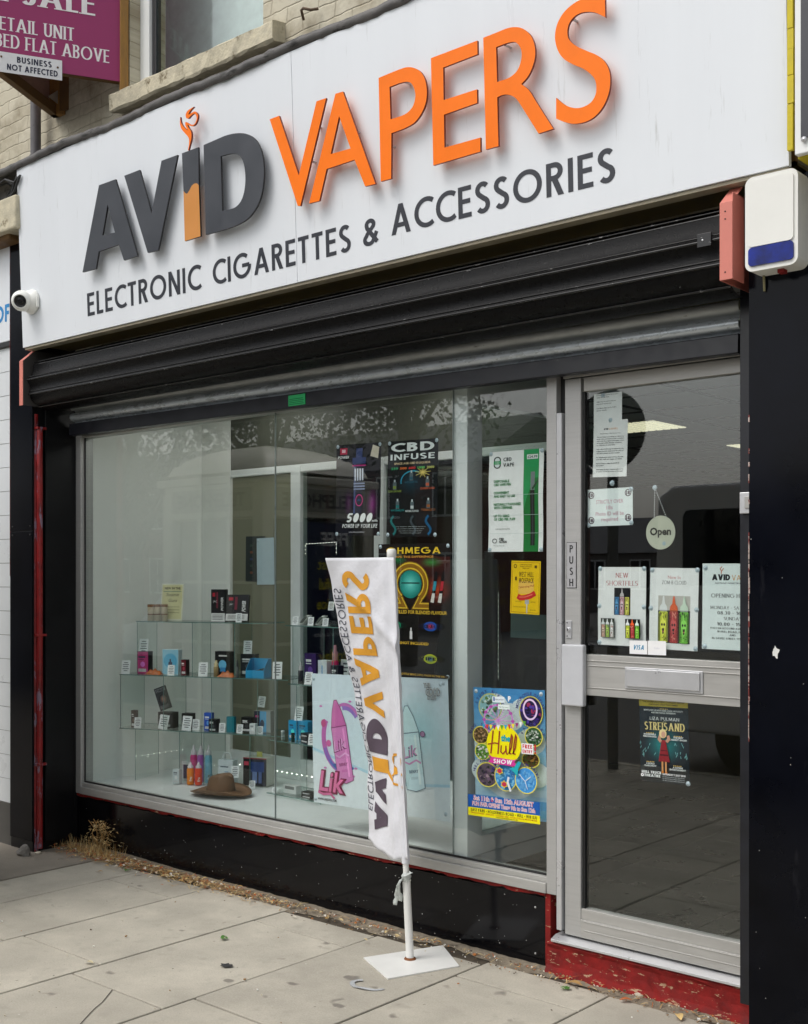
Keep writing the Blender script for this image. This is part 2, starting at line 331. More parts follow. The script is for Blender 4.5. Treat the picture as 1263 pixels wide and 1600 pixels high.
class Art:
    """flat printed artwork in metres, origin bottom left, y up; one mesh with one material per colour"""
    def __init__(s, w, h, base, rough=.4):
        s.w, s.h, s.items, s.base, s.rough = w, h, [], base, rough; s.lay = 1
    def tri(s, V, F, col): s.items.append((V, F, col, s.lay)); s.lay += 1; return s
    def poly(s, pts, col): return s.tri(list(pts), [tuple(range(len(pts)))], col)
    def rect(s, x0, y0, x1, y1, col): return s.poly([(x0, y0), (x1, y0), (x1, y1), (x0, y1)], col)
    def ell(s, cx, cy, rx, ry, col, n=24): return s.poly([(cx + rx * math.cos(2 * math.pi * i / n), cy + ry * math.sin(2 * math.pi * i / n)) for i in range(n)], col)
    def ring(s, cx, cy, rx, ry, wd, col, a0=0, a1=360, n=30): return s.line(arc(cx, cy, rx, ry, a0, a1, n), wd, col)
    def line(s, pts, wd, col):
        V = []; F = []
        for p in strok(pts, wd): b = len(V); V += [tuple(v) for v in p]; F.append((b, b + 1, b + 2, b + 3))
        return s.tri(V, F, col)
    def shape(s, pts, col):                       # concave outline
        t = tessellate_polygon([[Vector((x, y, 0)) for x, y in pts]]); return s.tri(list(pts), [tuple(f) for f in t], col)
    def grad(s, x0, y0, x1, y1, c0, c1, n=8):
        for i in range(n):
            t = (i + .5) / n
            s.rect(x0, y0 + (y1 - y0) * i / n, x1, y0 + (y1 - y0) * (i + 1) / n, tuple(int(a + (b - a) * t) for a, b in zip(c0, c1)))
            s.lay -= 1
        s.lay += 1; return s
    def text(s, t, x, y, h, col, al='l', fit=None, font='b', w=.14, con=1.0, serif=0, slant=0, rot=0, off=0.0, gap=.14, arcr=None):
        if font == 'b': L_, W = built_text(t, h, off)
        else: L_, W = stroke_text(t, h, w, gap, con, serif, slant)
        k = fit / W if fit and W else 1; W *= k
        dx = {'l': 0, 'c': -W / 2, 'r': -W}[al]; V = []; F = []; c, sn = math.cos(R(rot)), math.sin(R(rot))
        for v, f in L_:
            b = len(V)
            for a, bb in v:
                a = a * k + dx + (bb * slant if font == 'b' else 0)
                V.append((x + a * c - bb * sn, y + a * sn + bb * c))
            F += [tuple(b + i for i in g) for g in f]
        return s.tri(V, F, col) if F else s
    def mesh(s, mp, cuts=(0, 0), thick=.0006, lay=.00012, name='poster', parent=None, extra=None, **k):
        """mp(u, v, d) -> world point, d = distance in front of the sheet"""
        bm = bmesh.new(); mats = []
        def mi(c):
            m = c if not isinstance(c, tuple) else ink(c, s.rough)
            if m not in mats: mats.append(m)
            return mats.index(m)
        def addp(V, F, c, z):
            vv = [bm.verts.new((a, b, z)) for a, b in V]; i = mi(c)
            for f in F:
                if len(set(f)) < 3: continue
                try: fc = bm.faces.new([vv[q] for q in f])
                except ValueError: continue
                fc.normal_update(); fc.material_index = i
                if fc.normal.z < 0: fc.normal_flip()
        base = s.outline if hasattr(s, 'outline') else [(0, 0), (s.w, 0), (s.w, s.h), (0, s.h)]
        addp(base, [tuple(range(len(base)))], s.base, 0)
        vv = [bm.verts.new((a, b, -thick / lay)) for a, b in base]; f = bm.faces.new(vv[::-1]); f.material_index = mi(s.back if hasattr(s, 'back') else s.base)
        n = len(base); fr = [bm.verts.new((a, b, 0)) for a, b in base]
        for i in range(n):
            f = bm.faces.new([vv[i], vv[(i + 1) % n], fr[(i + 1) % n], fr[i]]); f.material_index = mi(s.base)
        for V, F, c, l in s.items: addp(V, F, c, l)
        for ax, nn in ((0, cuts[0]), (1, cuts[1])):
            for i in range(1, nn):
                co = [0, 0, 0]; co[ax] = (s.w, s.h)[ax] * i / nn; no = [0, 0, 0]; no[ax] = 1
                bmesh.ops.bisect_plane(bm, geom=bm.verts[:] + bm.edges[:] + bm.faces[:], plane_co=co, plane_no=no)
        for v in bm.verts: v.co = mp(v.co.x, v.co.y, v.co.z * lay)
        b = MB(); bm.verts.index_update()
        for v in bm.verts: b.v.append(v.co.copy())
        b.mats = mats
        for f in bm.faces: b.f.append([v.index for v in f.verts]); b.m.append(f.material_index); b.sm.append(False)
        bm.free()
        if extra: extra(b)
        return b.build(name, parent, **k)
def frame_map(o, ex, ez, bend=None):
    """sheet standing at o, ex = right, ez = up (unit vectors), facing ex x ez"""
    o, ex, ez = Vector(o), Vector(ex).normalized(), Vector(ez).normalized(); nn = ex.cross(ez)   # +x cross +z = -y
    return lambda u, v, d: o + ex * u + ez * v + nn * (d + (bend(u, v) if bend else 0))
def letters_solid(mb, tris, to3, depth, mat, side=None):
    """extrude flat triangles: to3(x,y,d) with d=0 back, depth front"""
    V, F = tris; cnt = {}
    for f in F:
        for i in range(len(f)):
            a, b = f[i], f[(i + 1) % len(f)]; cnt[(a, b)] = cnt.get((a, b), 0) + 1
    n = len(V); vs = [to3(x, y, depth) for x, y in V] + [to3(x, y, 0) for x, y in V]
    area = sum((V[f[1]][0] - V[f[0]][0]) * (V[f[2]][1] - V[f[0]][1]) - (V[f[2]][0] - V[f[0]][0]) * (V[f[1]][1] - V[f[0]][1]) for f in F)
    FF = [tuple(f) for f in F]; SD = [(b, a, a + n, b + n) for (a, b) in cnt if (b, a) not in cnt]
    mb.add(vs, FF + [tuple(i + n for i in f[::-1]) for f in F], mat); mb.add(vs, SD, side or mat)
# ================================================================== palette
slab_c = lin(178, 172, 158)
alu = M('brushed_aluminium', lin(178, 178, 176), .42, .35, var=.07, vs=5, bump=.05, bs=60, stretch=(1, 1, 30))
alu_h = M('weathered_aluminium', lin(176, 175, 171), .45, .3, var=.10, vs=6, bump=.05, bs=60, stretch=(.6, 1, 6))
silver = M('silver_strip', lin(205, 206, 208), .3, .5, var=.06, vs=8)
black_gloss = M('glossy_black_panel', (.004, .004, .005), .10, 0, var=.5, vs=3, spec=.22, stain=((.10, .10, .10), 26, .765, .02, (1, 1, 1)))
black_pillar = M('glossy_black_pillar', (.0025, .003, .0055), .13, 0, var=.5, vs=2.5, spec=.12, stain=((.03, .03, .035), 5, .60, .25, (1.6, 1, .35)))
black_side = M('painted_black_board', (.004, .004, .005), .4, spec=.3, var=.3, vs=6, bump=.1, bs=30)
black_mat = M('black_shutter_paint', (.0025, .0025, .003), .30, spec=.16, var=.8, vs=60, bump=.5, bs=420, stain=((.35, .34, .32), 45, .74, .03, (.12, 1, 1)))
black_edge = M('worn_black_edge', (.006, .006, .006), .22, var=.4, vs=40, stain=((.36, .36, .35), 80, .63, .05, (.35, 1, 1)))
navy_rail = M('navy_black_rail', (.008, .009, .014), .35, var=.4, vs=15, stain=((.28, .26, .22), 35, .70, .03, (.4, 1, 1)))
galv = M('galvanised_slat', lin(198, 206, 212), .28, .35, var=.14, vs=30, bump=.15, bs=90, stretch=(.35, 1, 1), stain=((.10, .09, .07), 50, .66, .05, (.3, 1, 2)))
galv_d = M('grimy_galvanised_slat', lin(168, 172, 172), .42, .2, var=.2, vs=26, bump=.2, bs=90, stretch=(.35, 1, 1), stain=((.08, .07, .05), 40, .62, .06, (.3, 1, 2)))
red_paint = M('peeling_red_paint', lin(122, 28, 26), .75, var=.45, vs=14, bump=.6, bs=50, spec=.25, stain=(lin(170, 140, 112), 34, .60, .02, (.45, 1, 1.6)))
red_pipe_m = M('chipped_red_paint', lin(132, 22, 24), .45, var=.45, vs=14, bump=.3, bs=50, stain=(lin(130, 112, 130), 26, .56, .03, (1, 1, .25)))
pinkp = M('salmon_paint', lin(205, 122, 108), .55, var=.08, vs=8, bump=.1, bs=60, stain=(lin(230, 180, 165), 40, .70, .04, (1, 1, 1)))
sign_w = M('white_sign_panel', lin(222, 226, 230), .32, var=.02, vs=4, stretch=(1, 1, .12), stain=(lin(176, 178, 176), 30, .61, .16, (1, 1, .06)))
white_upvc = M('white_upvc', lin(228, 230, 228), .35, var=.04, vs=5)
white_wall = M('white_display_wall', lin(236, 238, 234), .7, var=.04, vs=3)
white_post = M('white_painted_post', lin(222, 226, 226), .5, var=.05, vs=6, stain=(lin(170, 160, 140), 40, .70, .03, (1, 1, .4)))
dark_frame = M('dark_frame', (.02, .02, .022), .5)
stone = M('cream_painted_stone', lin(192, 184, 160), .85, var=.22, vs=16, bump=.8, bs=70, stain=(lin(112, 100, 76), 10, .56, .1, (1, 1, 1)))
lead = M('lead_flashing', lin(88, 86, 84), .55, .2, var=.35, vs=9, bump=.6, bs=25, stain=(lin(38, 36, 33), 9, .55, .08, (.6, 1, 2)))
timber = M('stained_timber', lin(142, 104, 48), .7, var=.25, vs=14, bump=.3, bs=60, stretch=(3, 3, .5))
timber_d = M('dark_stained_timber', lin(104, 76, 40), .7, var=.25, vs=14, bump=.3, bs=60)
magenta = M('magenta_board', lin(150, 40, 98), .4, var=.05, vs=3)
black_cable = M('black_cable', (.01, .01, .01), .5)
rubber = M('black_rubber', (.012, .012, .012), .6)
yellow_ed = M('yellow_edge', lin(196, 178, 20), .6, var=.15, vs=14, bump=.2)
glass = glass_mat()
# ================================================================== ground
def slab_material(name, col, island=True):
    m, n, p = _nodes(name); L = n.links.new
    tc = N(n, 'ShaderNodeTexCoord'); ge = N(n, 'ShaderNodeNewGeometry')
    a = N(n, 'ShaderNodeTexNoise'); a.inputs['Scale'].default_value = 3.0; a.inputs['Detail'].default_value = 8; a.inputs['Roughness'].default_value = .65
    b = N(n, 'ShaderNodeTexNoise'); b.inputs['Scale'].default_value = 160; b.inputs['Detail'].default_value = 3
    for x in (a, b): L(tc.outputs['Object'], x.inputs['Vector'])
    f = N(n, 'ShaderNodeMapRange'); f.inputs['From Min'].default_value = .3; f.inputs['From Max'].default_value = .7; f.inputs['To Min'].default_value = .80; f.inputs['To Max'].default_value = 1.14
    L(a.outputs['Fac'], f.inputs['Value'])
    g = N(n, 'ShaderNodeMapRange'); g.inputs['From Min'].default_value = .3; g.inputs['From Max'].default_value = .7; g.inputs['To Min'].default_value = .9; g.inputs['To Max'].default_value = 1.1
    L(b.outputs['Fac'], g.inputs['Value'])
    q = N(n, 'ShaderNodeMapRange'); q.inputs['To Min'].default_value = .9; q.inputs['To Max'].default_value = 1.08
    L(ge.outputs['Random Per Island'], q.inputs['Value'])
    m1 = N(n, 'ShaderNodeMath', operation='MULTIPLY'); m2 = N(n, 'ShaderNodeMath', operation='MULTIPLY')
    L(f.outputs[0], m1.inputs[0]); L(g.outputs[0], m1.inputs[1]); L(m1.outputs[0], m2.inputs[0]); L(q.outputs[0], m2.inputs[1])
    s = N(n, 'ShaderNodeVectorMath', operation='SCALE'); s.inputs[0].default_value = col; L(m2.outputs[0], s.inputs['Scale'])
    out = s.outputs[0]
    for sc, th, cc, k in ((1.7, .50, tuple(v * .72 for v in col), .35), (14, .60, tuple(v * .78 for v in col), .14), (7.5, .69, lin(96, 90, 84), .05), (38, .735, lin(70, 66, 62), .03), (60, .74, lin(205, 200, 190), .02)):   # gum spots, dark grit, pale chips
        z = N(n, 'ShaderNodeTexNoise'); z.inputs['Scale'].default_value = sc; z.inputs['Detail'].default_value = 2; L(tc.outputs['Object'], z.inputs['Vector'])
        r = N(n, 'ShaderNodeMapRange'); r.inputs['From Min'].default_value = th; r.inputs['From Max'].default_value = th + k; r.inputs['To Max'].default_value = .7
        L(z.outputs['Fac'], r.inputs['Value']); x = N(n, 'ShaderNodeMix', data_type='RGBA'); x.inputs['B'].default_value = (*cc, 1)
        L(out, x.inputs['A']); L(r.outputs[0], x.inputs['Factor']); out = x.outputs['Result']
    L(out, p.inputs['Base Color']); p.inputs['Roughness'].default_value = .85
    bp = N(n, 'ShaderNodeBump'); bp.inputs['Strength'].default_value = .5; bp.inputs['Distance'].default_value = .003
    L(m1.outputs[0], bp.inputs['Height']); L(bp.outputs[0], p.inputs['Normal'])
    return m
pave_m = slab_material('concrete_paving', slab_c)
joint_m = M('joint_dirt', lin(74, 66, 54), .95, var=.3, vs=30, bump=.5, bs=120)
asph_m = slab_material('grey_asphalt', lin(142, 134, 122))
road_m = slab_material('road_asphalt', lin(78, 78, 78))
b = MB(); b.box(-60, 60, -80, -4.82, -.35, -.11, road_m); b.build('road', kind='structure')
b = MB(); b.box(-60, 60, -4.68, 0.35, -.35, -.007, joint_m); b.build('ground', kind='structure')
b = MB()
for k in range(-40, 40): b.box(k * .915, k * .915 + .908, -4.82, -4.68, -.30, .003, pave_m)
b.build('kerb', bevel=.012, kind='structure')
b = MB()
xs = [-5.66, -5.27, -4.72, -4.13, -3.535, -2.95, -2.365, -1.775, -1.185, -.6]
while xs[-1] < 6: xs.append(xs[-1] + .59)
st = [[-.13, -1.02, -1.95], [-.12, -.35, -1.26], [-.10, -1.17, -2.07], [-.30, -.335, -1.305], [-.13, -1.16, -2.06], [-.09, -.31, -1.22], [-.10, -.98, -1.88]]
for i in range(len(xs) - 1):
    ys = list(st[i % 7])
    if i == 3: ys = [-.14, -.335, -1.305]
    while ys[-1] > -4.0: ys.append(ys[-1] - .91)
    ys = [y for y in ys if y > -4.4] + [-4.67]
    for j in range(len(ys) - 1):
        z = rnd.uniform(-.0012, .0012)
        g = .0043
        a, c_, dd, e = (xs[i] + g, ys[j + 1] + g), (xs[i + 1] - g, ys[j + 1] + g), (xs[i + 1] - g, ys[j] - g), (xs[i] + g, ys[j] - g)
        tl = [rnd.uniform(-.001, .001) for _ in range(4)]
        cc = [a, c_, dd, e]; vs = [(x, y, -.05) for x, y in cc] + [(x, y, z + tl[q]) for q, (x, y) in enumerate(cc)]
        b.add(vs, [(0, 3, 2, 1), (4, 5, 6, 7), (0, 1, 5, 4), (1, 2, 6, 5), (2, 3, 7, 6), (3, 0, 4, 7)], pave_m)
b.build('pavement', bevel=.004, seg=2, kind='structure')
b = MB(); b.box(-30, -5.67, -4.67, -.02, -.05, .001, asph_m); b.box(6.1, 30, -4.67, -.02, -.05, .001, asph_m); b.build('asphalt_path', kind='structure')
# ================================================================== the shop building
bld = thing('shop_building', 'two storey shop with cream painted brick upper wall and black pillars round a wide window', 'building', (-3.9, 0, 0))
brick = brick_mat()
wx0, wx1 = XY(203), XY(411.5); wz0 = 4.36; wz1 = 6.2
b = MB()
b.box(-16, wx0, 0, .25, 2.62, 7.5, brick); b.box(wx1, 4, 0, .25, 2.62, 7.5, brick)
b.box(wx0, wx1, 0.0005, .25, 2.62, wz0, brick); b.box(wx0, wx1, 0.0005, .25, wz1, 7.5, brick)
b.build('upper_wall', bld)
fr = MB(); y0 = .07
wL = wx0 + .0; fr.box(wL, wL + .085, y0, y0 + .06, wz0, wz1, white_upvc); fr.box(wx1 - .06, wx1, y0, y0 + .06, wz0, wz1, white_upvc)
fr.box(wL + .085, wx1 - .06, y0, y0 + .06, wz0, wz0 + .05, white_upvc); fr.box(wL + .085, wx1 - .06, y0, y0 + .06, wz1 - .06, wz1, white_upvc)
fr.box(wL + .085, wL + .12, y0 + .02, y0 + .06, wz0 + .05, wz1 - .06, dark_frame)
wf = fr.build('window', bld, bevel=.004)
b = MB(); b.box(wL + .12, wx1 - .06, y0 + .03, y0 + .036, wz0 + .05, wz1 - .06, glass); b.build('pane', wf)
b = MB()
room = M('upper_room_wall', lin(206, 218, 216), .8); b.box(wx0 - .6, wx1 + .6, .5, .55, wz0 - .2, wz1 + .2, room); b.box(wx0 - .6, wx1 + .6, .25, 1.4, wz1 + .15, wz1 + .2, room); b.box(wx0 - .6, wx1 + .6, .25, 1.4, wz0 - .2, wz0 - .1, room)
b.box(wx0 - .65, wx0 - .6, .25, 1.45, wz0 - .2, wz1 + .2, room); b.box(wx1 + .6, wx1 + .65, .25, 1.45, wz0 - .2, wz1 + .2, room)
b.build('upper_room', bld)
sy = -.085; sx0, sx1 = XY(171, sy), XY(426, sy); zb = ZY(172, 176, sy)
b = MB(); n = 26; rs = random.Random(3)
prof = [(0, zb + .02), (sy + .01, zb), (sy, zb + .012), (sy, zb + .098), (sy + .012, zb + .108), (.07, zb + .13), (.07, zb + .03)]
vs = []
for j in range(n + 1):
    for (y, z) in prof: vs.append((sx0 + (sx1 - sx0) * j / n, y + rs.uniform(-.004, .004), z + rs.uniform(-.004, .004)))
m_ = len(prof); b.add(vs, [(j * m_ + i, j * m_ + (i + 1) % m_, (j + 1) * m_ + (i + 1) % m_, (j + 1) * m_ + i) for j in range(n) for i in range(m_)] + [tuple(range(m_))[::-1], tuple(range(n * m_, n * m_ + m_))], stone)
b.build('sill', bld)
# lead flashing above the sign
fz = 3.935
def fprof(y0): return [(0.0, fz + .26), (-.06, fz + .13), (-.30, fz + .052), (-.385, fz + .040), (-.412, fz + .026), (-.416, fz + .008), (-.41, fz - .012), (-.402, fz - .014)]
b = MB(); rs = random.Random(5); off = [rs.uniform(-.003, .003) for _ in range(140)]
def jit(t, y, z):
    i = int(t * 120); a = off[i] + .005 * math.sin(t * 21); s = 1 if y < -.3 else .3
    return (a * s, (off[(i * 7) % 130]) * s + .006 * math.sin(t * 33))
b.sheet(fprof(0), XY(0, -.40) - .5, XY(640, -.4) + 1.2, lead, nx=120, jit=jit)
b.sheet([(-.40, fz - .006), (-.30, fz - .03), (-.30, fz - .10)], XY(0, -.40) - .5, XY(640, -.4) + 1.2, lead, nx=4)
b.build('flashing', bld)
# pillars
px0, px1 = XY(16, -.29), XY(50.5, -.29)
b = MB(); b.box(px0, px1, -.29, -.285, .06, 1.86, black_pillar); b.box(px0, px1, -.2905, -.2855, 1.865, 3.93, black_pillar)
b.box(px0 + .002, px1 - .002, -.285, 0, .0, 3.93, black_side); b.box(px0 - .003, px0 - .0005, -.291, -.27, 1.6, 3.75, red_pipe_m)
for z in (1.84, 1.89): 
    for x in (px0 + .03, px1 - .02): b.lathe((x, -.291, z), [(.006, 0), (.006, .002), (.0, .004)], rubber, 8, (1, 0, 0), (0, 0, 1), (0, -1, 0))
b.build('pillar', bld, bevel=.002)
b = MB(); b.box(px1 + .02, XY(94, -.02), -.02, .0, 0, 2.6, black_side); b.box(px1 - .001, px1 + .02, -.215, -.022, .05, 2.6, black_side)
b.build('side_panel', bld, bevel=.002)
qx0 = XY(1170.5, -.29)
b = MB(); b.box(qx0, qx0 + .46, -.29, -.284, 0, 2.9, black_pillar); b.box(qx0 + .003, qx0 + .46, -.284, .0, 0, 2.9, black_side)
chip = M('chipped_edge', lin(176, 160, 152), .6, var=.4, vs=60, stain=(lin(110, 40, 36), 50, .5, .03, (1, 1, 1)))
rs = random.Random(9)
z = 1.05
while z < 2.15:                                    # chips along the pillar's left arris
    h = rs.uniform(.006, .03); ww = rs.uniform(.0006, .0038)
    if z < 1.72 or rs.random() < .35: b.box(qx0 - .0015, qx0 + ww, -.2925, -.2862, z, z + h, chip)
    z += h + rs.uniform(.0, .004)
fleck = M('white_fleck', lin(190, 190, 186), .7)
for _ in range(16):
    s = rs.uniform(.0007, .0018); x = rs.uniform(qx0 + .005, qx0 + .3); z = rs.uniform(.1, 1.8)
    b.add([(x - s, -.2906, z), (x, -.2906, z - s), (x + s, -.2906, z), (x, -.2906, z + s * 1.6)], [(0, 1, 2, 3)], fleck)
b.build('pillar', bld)
# stall riser, red line, window frame
SX0, SX1 = XY(118), XY(852.5)
gz0, gz1 = .375, 2.42                               # glass bottom, top
b = MB(); b.box(SX0, SX1, 0, .012, .0, .287, black_gloss); b.box(SX0, SX1, .012, .2, .0, .28, black_side)
b.lathe((SX1 - .05, 0, .05), [(.005, -.001), (.004, .002), (.0, .003)], alu, 8, (1, 0, 0), (0, 0, 1), (0, -1, 0))
b.lathe((SX1 - .05, 0, .24), [(.005, -.001), (.004, .002), (.0, .003)], alu, 8, (1, 0, 0), (0, 0, 1), (0, -1, 0))
rq = random.Random(14); fleck = M('white_fleck', lin(190, 190, 186), .7)
for _ in range(110):
    s = rq.uniform(.0008, .0026); x = rq.uniform(SX0 + .1, SX1 - .03); z = rq.uniform(.03, .28) if rq.random() < .6 else rq.uniform(.02, .1)
    b.add([(x - s, -.0004, z), (x, -.0004, z - s), (x + s * 1.2, -.0004, z), (x, -.0004, z + s)], [(0, 1, 2, 3)], fleck)
b.build('stall_riser', bld, bevel=.0)
b = MB(); n = 80; rs = random.Random(4)             # uneven red painted line under the sill
vs = []; n = 160
for i in range(n + 1):
    x = SX0 + (SX1 - SX0) * i / n; h = .010 + .003 * math.sin(i * .7) + rs.uniform(-.003, .003) + (.006 if i % 37 in (3, 4, 5) else 0)
    vs += [(x, .0, .3085), (x, -.006, .3085), (x, -.006, .306 - h), (x, .0, .304 - h)]
b.add(vs, [(i * 4 + k, (i + 1) * 4 + k, (i + 1) * 4 + k + 1, i * 4 + k + 1) for i in range(n) for k in range(3)], red_paint)
b.box(SX1 + .002, XY(861), -.003, .1, .0, .3085, red_paint)
b.build('painted_line', bld)
wx = dict(l0=XY(113), l1=XY(129), r0=XY(856.5), r1=XY(872))
b = MB()
b.box(wx['l0'], wx['l1'], -.012, .075, .31, 2.50, alu); b.box(wx['r0'], wx['r1'], -.012, .075, .31, 2.50, alu)
b.box(wx['l1'], wx['r0'], -.018, .07, .31, .352, alu_h); b.box(wx['l1'], wx['r0'], -.005, .07, .352, .375, alu_h)
b.box(wx['l1'], wx['r0'], -.006, .07, 2.42, 2.50, alu_h)
b.box(wx['l1'], wx['r0'], .012, .018, .375, .385, rubber); b.box(wx['l1'], wx['l1'] + .012, .012, .018, .385, 2.42, rubber)
b.box(wx['r0'] - .01, wx['r0'], .012, .018, .385, 2.42, rubber)
sw = b.build('shop_window', bld, bevel=.003)
j1, j2 = XY(430, .02), XY(708, .02)
for a, c_ in ((wx['l1'], j1 - .0025), (j1 + .0025, j2 - .0025), (j2 + .0025, wx['r0'])):
    b = MB(); b.box(a, c_, .020, .026, .375, 2.42, glass); b.build('pane', sw)
seal = M('clear_silicone', lin(120, 130, 128), .3)
for j in (j1, j2): b = MB(); b.box(j - .0022, j + .0022, .0195, .0265, .376, 2.419, seal); b.build('glass_joint', sw)
# door
dx0 = XY(883); dx1 = qx0 + .05; zb0, zb1 = .16, .255; zm0, zm1 = ZY(914, 1086), ZY(914, 1022.5); zt0, zt1 = ZY(907, 612), ZY(907, 592)
gx0 = XY(911.5)
b = MB()
b.box(dx0, gx0 - .012, .0, .045, zb0, zt0 + .055, alu); b.box(gx0 - .012, gx0, .012, .045, zb1 + .02, zt0, rubber)
b.box(gx0 - .012, dx1, -.001, .045, zb0, zb1 - .022, alu_h); b.box(gx0 - .012, dx1, .003, .045, zb1 - .022, zb1 + .02, alu_h)
b.box(gx0, dx1, .0, .045, zm0, zm1, alu_h)
b.box(gx0, dx1, .003, .045, zt0, zt0 + .055, alu_h)
for z in (zb0 + .03, zb1 - .03, zm0 + .03, zm1 - .025, zm1 - .045): b.box(gx0 + .004, dx1, -.0035, .0, z, z + .004, alu_h)
door = b.build('door', bld, bevel=.0025)
for a, c_ in ((zb1 + .02, zm0), (zm1, zt0)):
    b = MB(); b.box(gx0, dx1, .022, .028, a, c_, glass); b.build('pane', door)
b = MB(); lx0, lx1 = XY(975, -.012), XY(1097, -.012); lz0, lz1 = ZY(975, 1076, -.012), ZY(975, 1042, -.012)
b.box(lx0, lx1, -.006, .0, lz0, lz1, silver); b.box(lx0 + .01, lx1 - .01, -.013, -.006, lz0 + .01, lz1 - .006, silver)
b.build('letter_plate', door, bevel=.002)
guard = M('painted_guard_plate', lin(196, 198, 202), .35, .1, var=.04)
b = MB(); b.box(XY(877, -.03), XY(911, -.03), -.03, -.002, ZY(890, 1103, -.03), ZY(890, 1007, -.03), guard); b.build('lock_guard', door, bevel=.006, seg=3)
b = MB(); ps = (XY(886, -.003), XY(900, -.003)); pz = (ZY(886, 918, -.003), ZY(886, 848, -.003)); steel = M('sticker_silver', lin(170, 170, 172), .4, .1, var=.04)
b.box(ps[0] - .002, ps[1] + .002, -.002, 0, pz[0] - .002, pz[1] + .002, dark_frame); b.box(ps[0], ps[1], -.0032, -.002, pz[0], pz[1], steel)
hh = (pz[1] - pz[0]) / 4 * .66
for i, ch in enumerate('PUSH'):
    L_, W = stroke_text(ch, hh, .17); V, F = L_[0]; cx = (ps[0] + ps[1]) / 2; k = min(1, .027 / W)
    z = pz[1] - (i + .88) * (pz[1] - pz[0]) / 4
    b.add([(cx + (x - W / 2) * k, -.0036, z + y) for x, y in V], F, dark_frame)
b.build('push_sign', door)
b = MB(); kx = XY(888.5, -.004); kz0, kz1 = ZY(888, 997, -.004), ZY(888, 970, -.004)
b.box(kx - .012, kx + .014, -.005, 0, kz0, kz1, silver); b.lathe((kx + .001, -.005, (kz0 + kz1) / 2), [(.009, 0), (.009, .006), (.007, .008), (0, .008)], silver, 16, (1, 0, 0), (0, 0, 1), (0, -1, 0))
b.box(kx - .0007, kx + .0027, -.0155, -.0125, (kz0 + kz1) / 2 - .005, (kz0 + kz1) / 2 + .006, dark_frame)
for z in (kz0 + .008, kz1 - .008): b.lathe((kx - .006, -.005, z), [(.003, 0), (.002, .002), (0, .002)], dark_frame, 8, (1, 0, 0), (0, 0, 1), (0, -1, 0))
b.build('lock', door, bevel=.001)
# door surround
b = MB()
b.box(wx['r1'], dx0 - .003, .02, .10, .16, 2.5, rubber)
b.box(wx['r1'] + .002, XY(880.5), -.014, .02, ZY(876, 1452), ZY(876, 646), silver)
b.box(dx0 - .01, dx1, .002, .1, zt0 + .06, 2.52, alu_h)
b.build('door_frame', bld, bevel=.002)
b = MB(); th0 = ZY(866, 1470, -.02)
b.prism([(-.035, th0), (-.035, th0 + .01), (.0, th0 + .022), (.1, th0 + .026), (.1, th0)], XY(862, -.03), dx1, silver)
b.build('threshold', bld, bevel=.0015)
b = MB(); n = 30; rs = random.Random(12); X0, X1 = XY(861), dx1; vs = []; pr = [(.1, th0 - .002), (-.018, th0 - .002), (-.028, th0 - .012), (-.022, .1), (-.024, .06), (-.032, .03), (-.05, .0), (-.05, -.03)]
for j in range(n + 1):
    for y, z in pr: vs.append((X0 + (X1 - X0) * j / n, y + rs.uniform(-.003, .003), z + rs.uniform(-.003, .003) * (z > .02)))
k = len(pr); b.add(vs, [(j * k + i, (j + 1) * k + i, (j + 1) * k + i + 1, j * k + i + 1) for j in range(n) for i in range(k - 1)] + [tuple(range(k))], red_paint)
b.build('door_step', bld)
# interior of the window and the shop
WX0 = XY(129); PX = XY(708, .035); PX1 = XY(731, .035); DY = .90; FZ = .372
b = MB()
b.box(WX0 - .05, WX0 - .001, .03, DY, .3, 2.6, white_wall)                     # left cheek
px = [XY(340, DY), XY(360, DY), XY(455, DY), XY(470, DY), XY(585, DY), XY(600, DY)]
b.box(WX0, px[1], DY, DY + .06, .3, 2.6, white_wall)
b.build('display_side_wall', bld)
b = MB()
b.box(WX0 - .05, PX1 - .01, .028, DY + .06, .30, FZ, white_post); b.build('display_floor', bld)
b = MB(); zr = .50; zt_ = 2.42
for a, c_ in ((px[2], px[3]), (px[4], px[5]), (PX, PX1)): b.box(a, c_, DY - .005, DY + .055, FZ, 2.26 if a != PX else 2.6, white_post)
b.box(px[1] + .001, PX1 - .002, DY, DY + .05, FZ, zr, white_post); b.box(px[1] + .001, PX1 - .002, DY, DY + .05, 2.225, 2.27, white_post)
b.box(PX, PX1, .032, .14, FZ, 2.6, white_post)                                  # front post
b.box(PX + .01, PX1 - .006, .14, DY - .006, FZ, FZ + .085, white_post)          # rail of the return partition
b.box(PX + .012, PX1 - .008, .14, DY - .006, 2.36, 2.6, white_post)
b.build('display_partition', bld, bevel=.003)
hdr = M('header_void_shade', lin(74, 76, 66), .6, var=.1, vs=3); b = MB(); b.box(px[1] + .002, PX - .001, DY + .003, DY + .045, 2.271, 2.645, hdr); b.build('partition_header', bld)  # header coloured dark for the unlit void and mirrored trees above the rail
clear = glass_mat('partition_glass', (.80, .85, .82), .04)
olive = M('display_back_board', lin(118, 118, 98), .5, var=.06, vs=3)
b = MB(); b.box(px[1], px[2], DY + .02, DY + .03, zr, 2.224, olive); b.build('back_board', bld)
for a, c_ in ((px[3], px[4]), (px[5], PX)):
    b = MB(); b.box(a, c_, DY + .02, DY + .026, zr, 2.224, clear); b.build('partition_pane', bld)
b = MB(); b.box(PX + .03, PX + .036, .142, DY - .008, FZ + .087, 2.355, clear); b.build('partition_pane', bld)
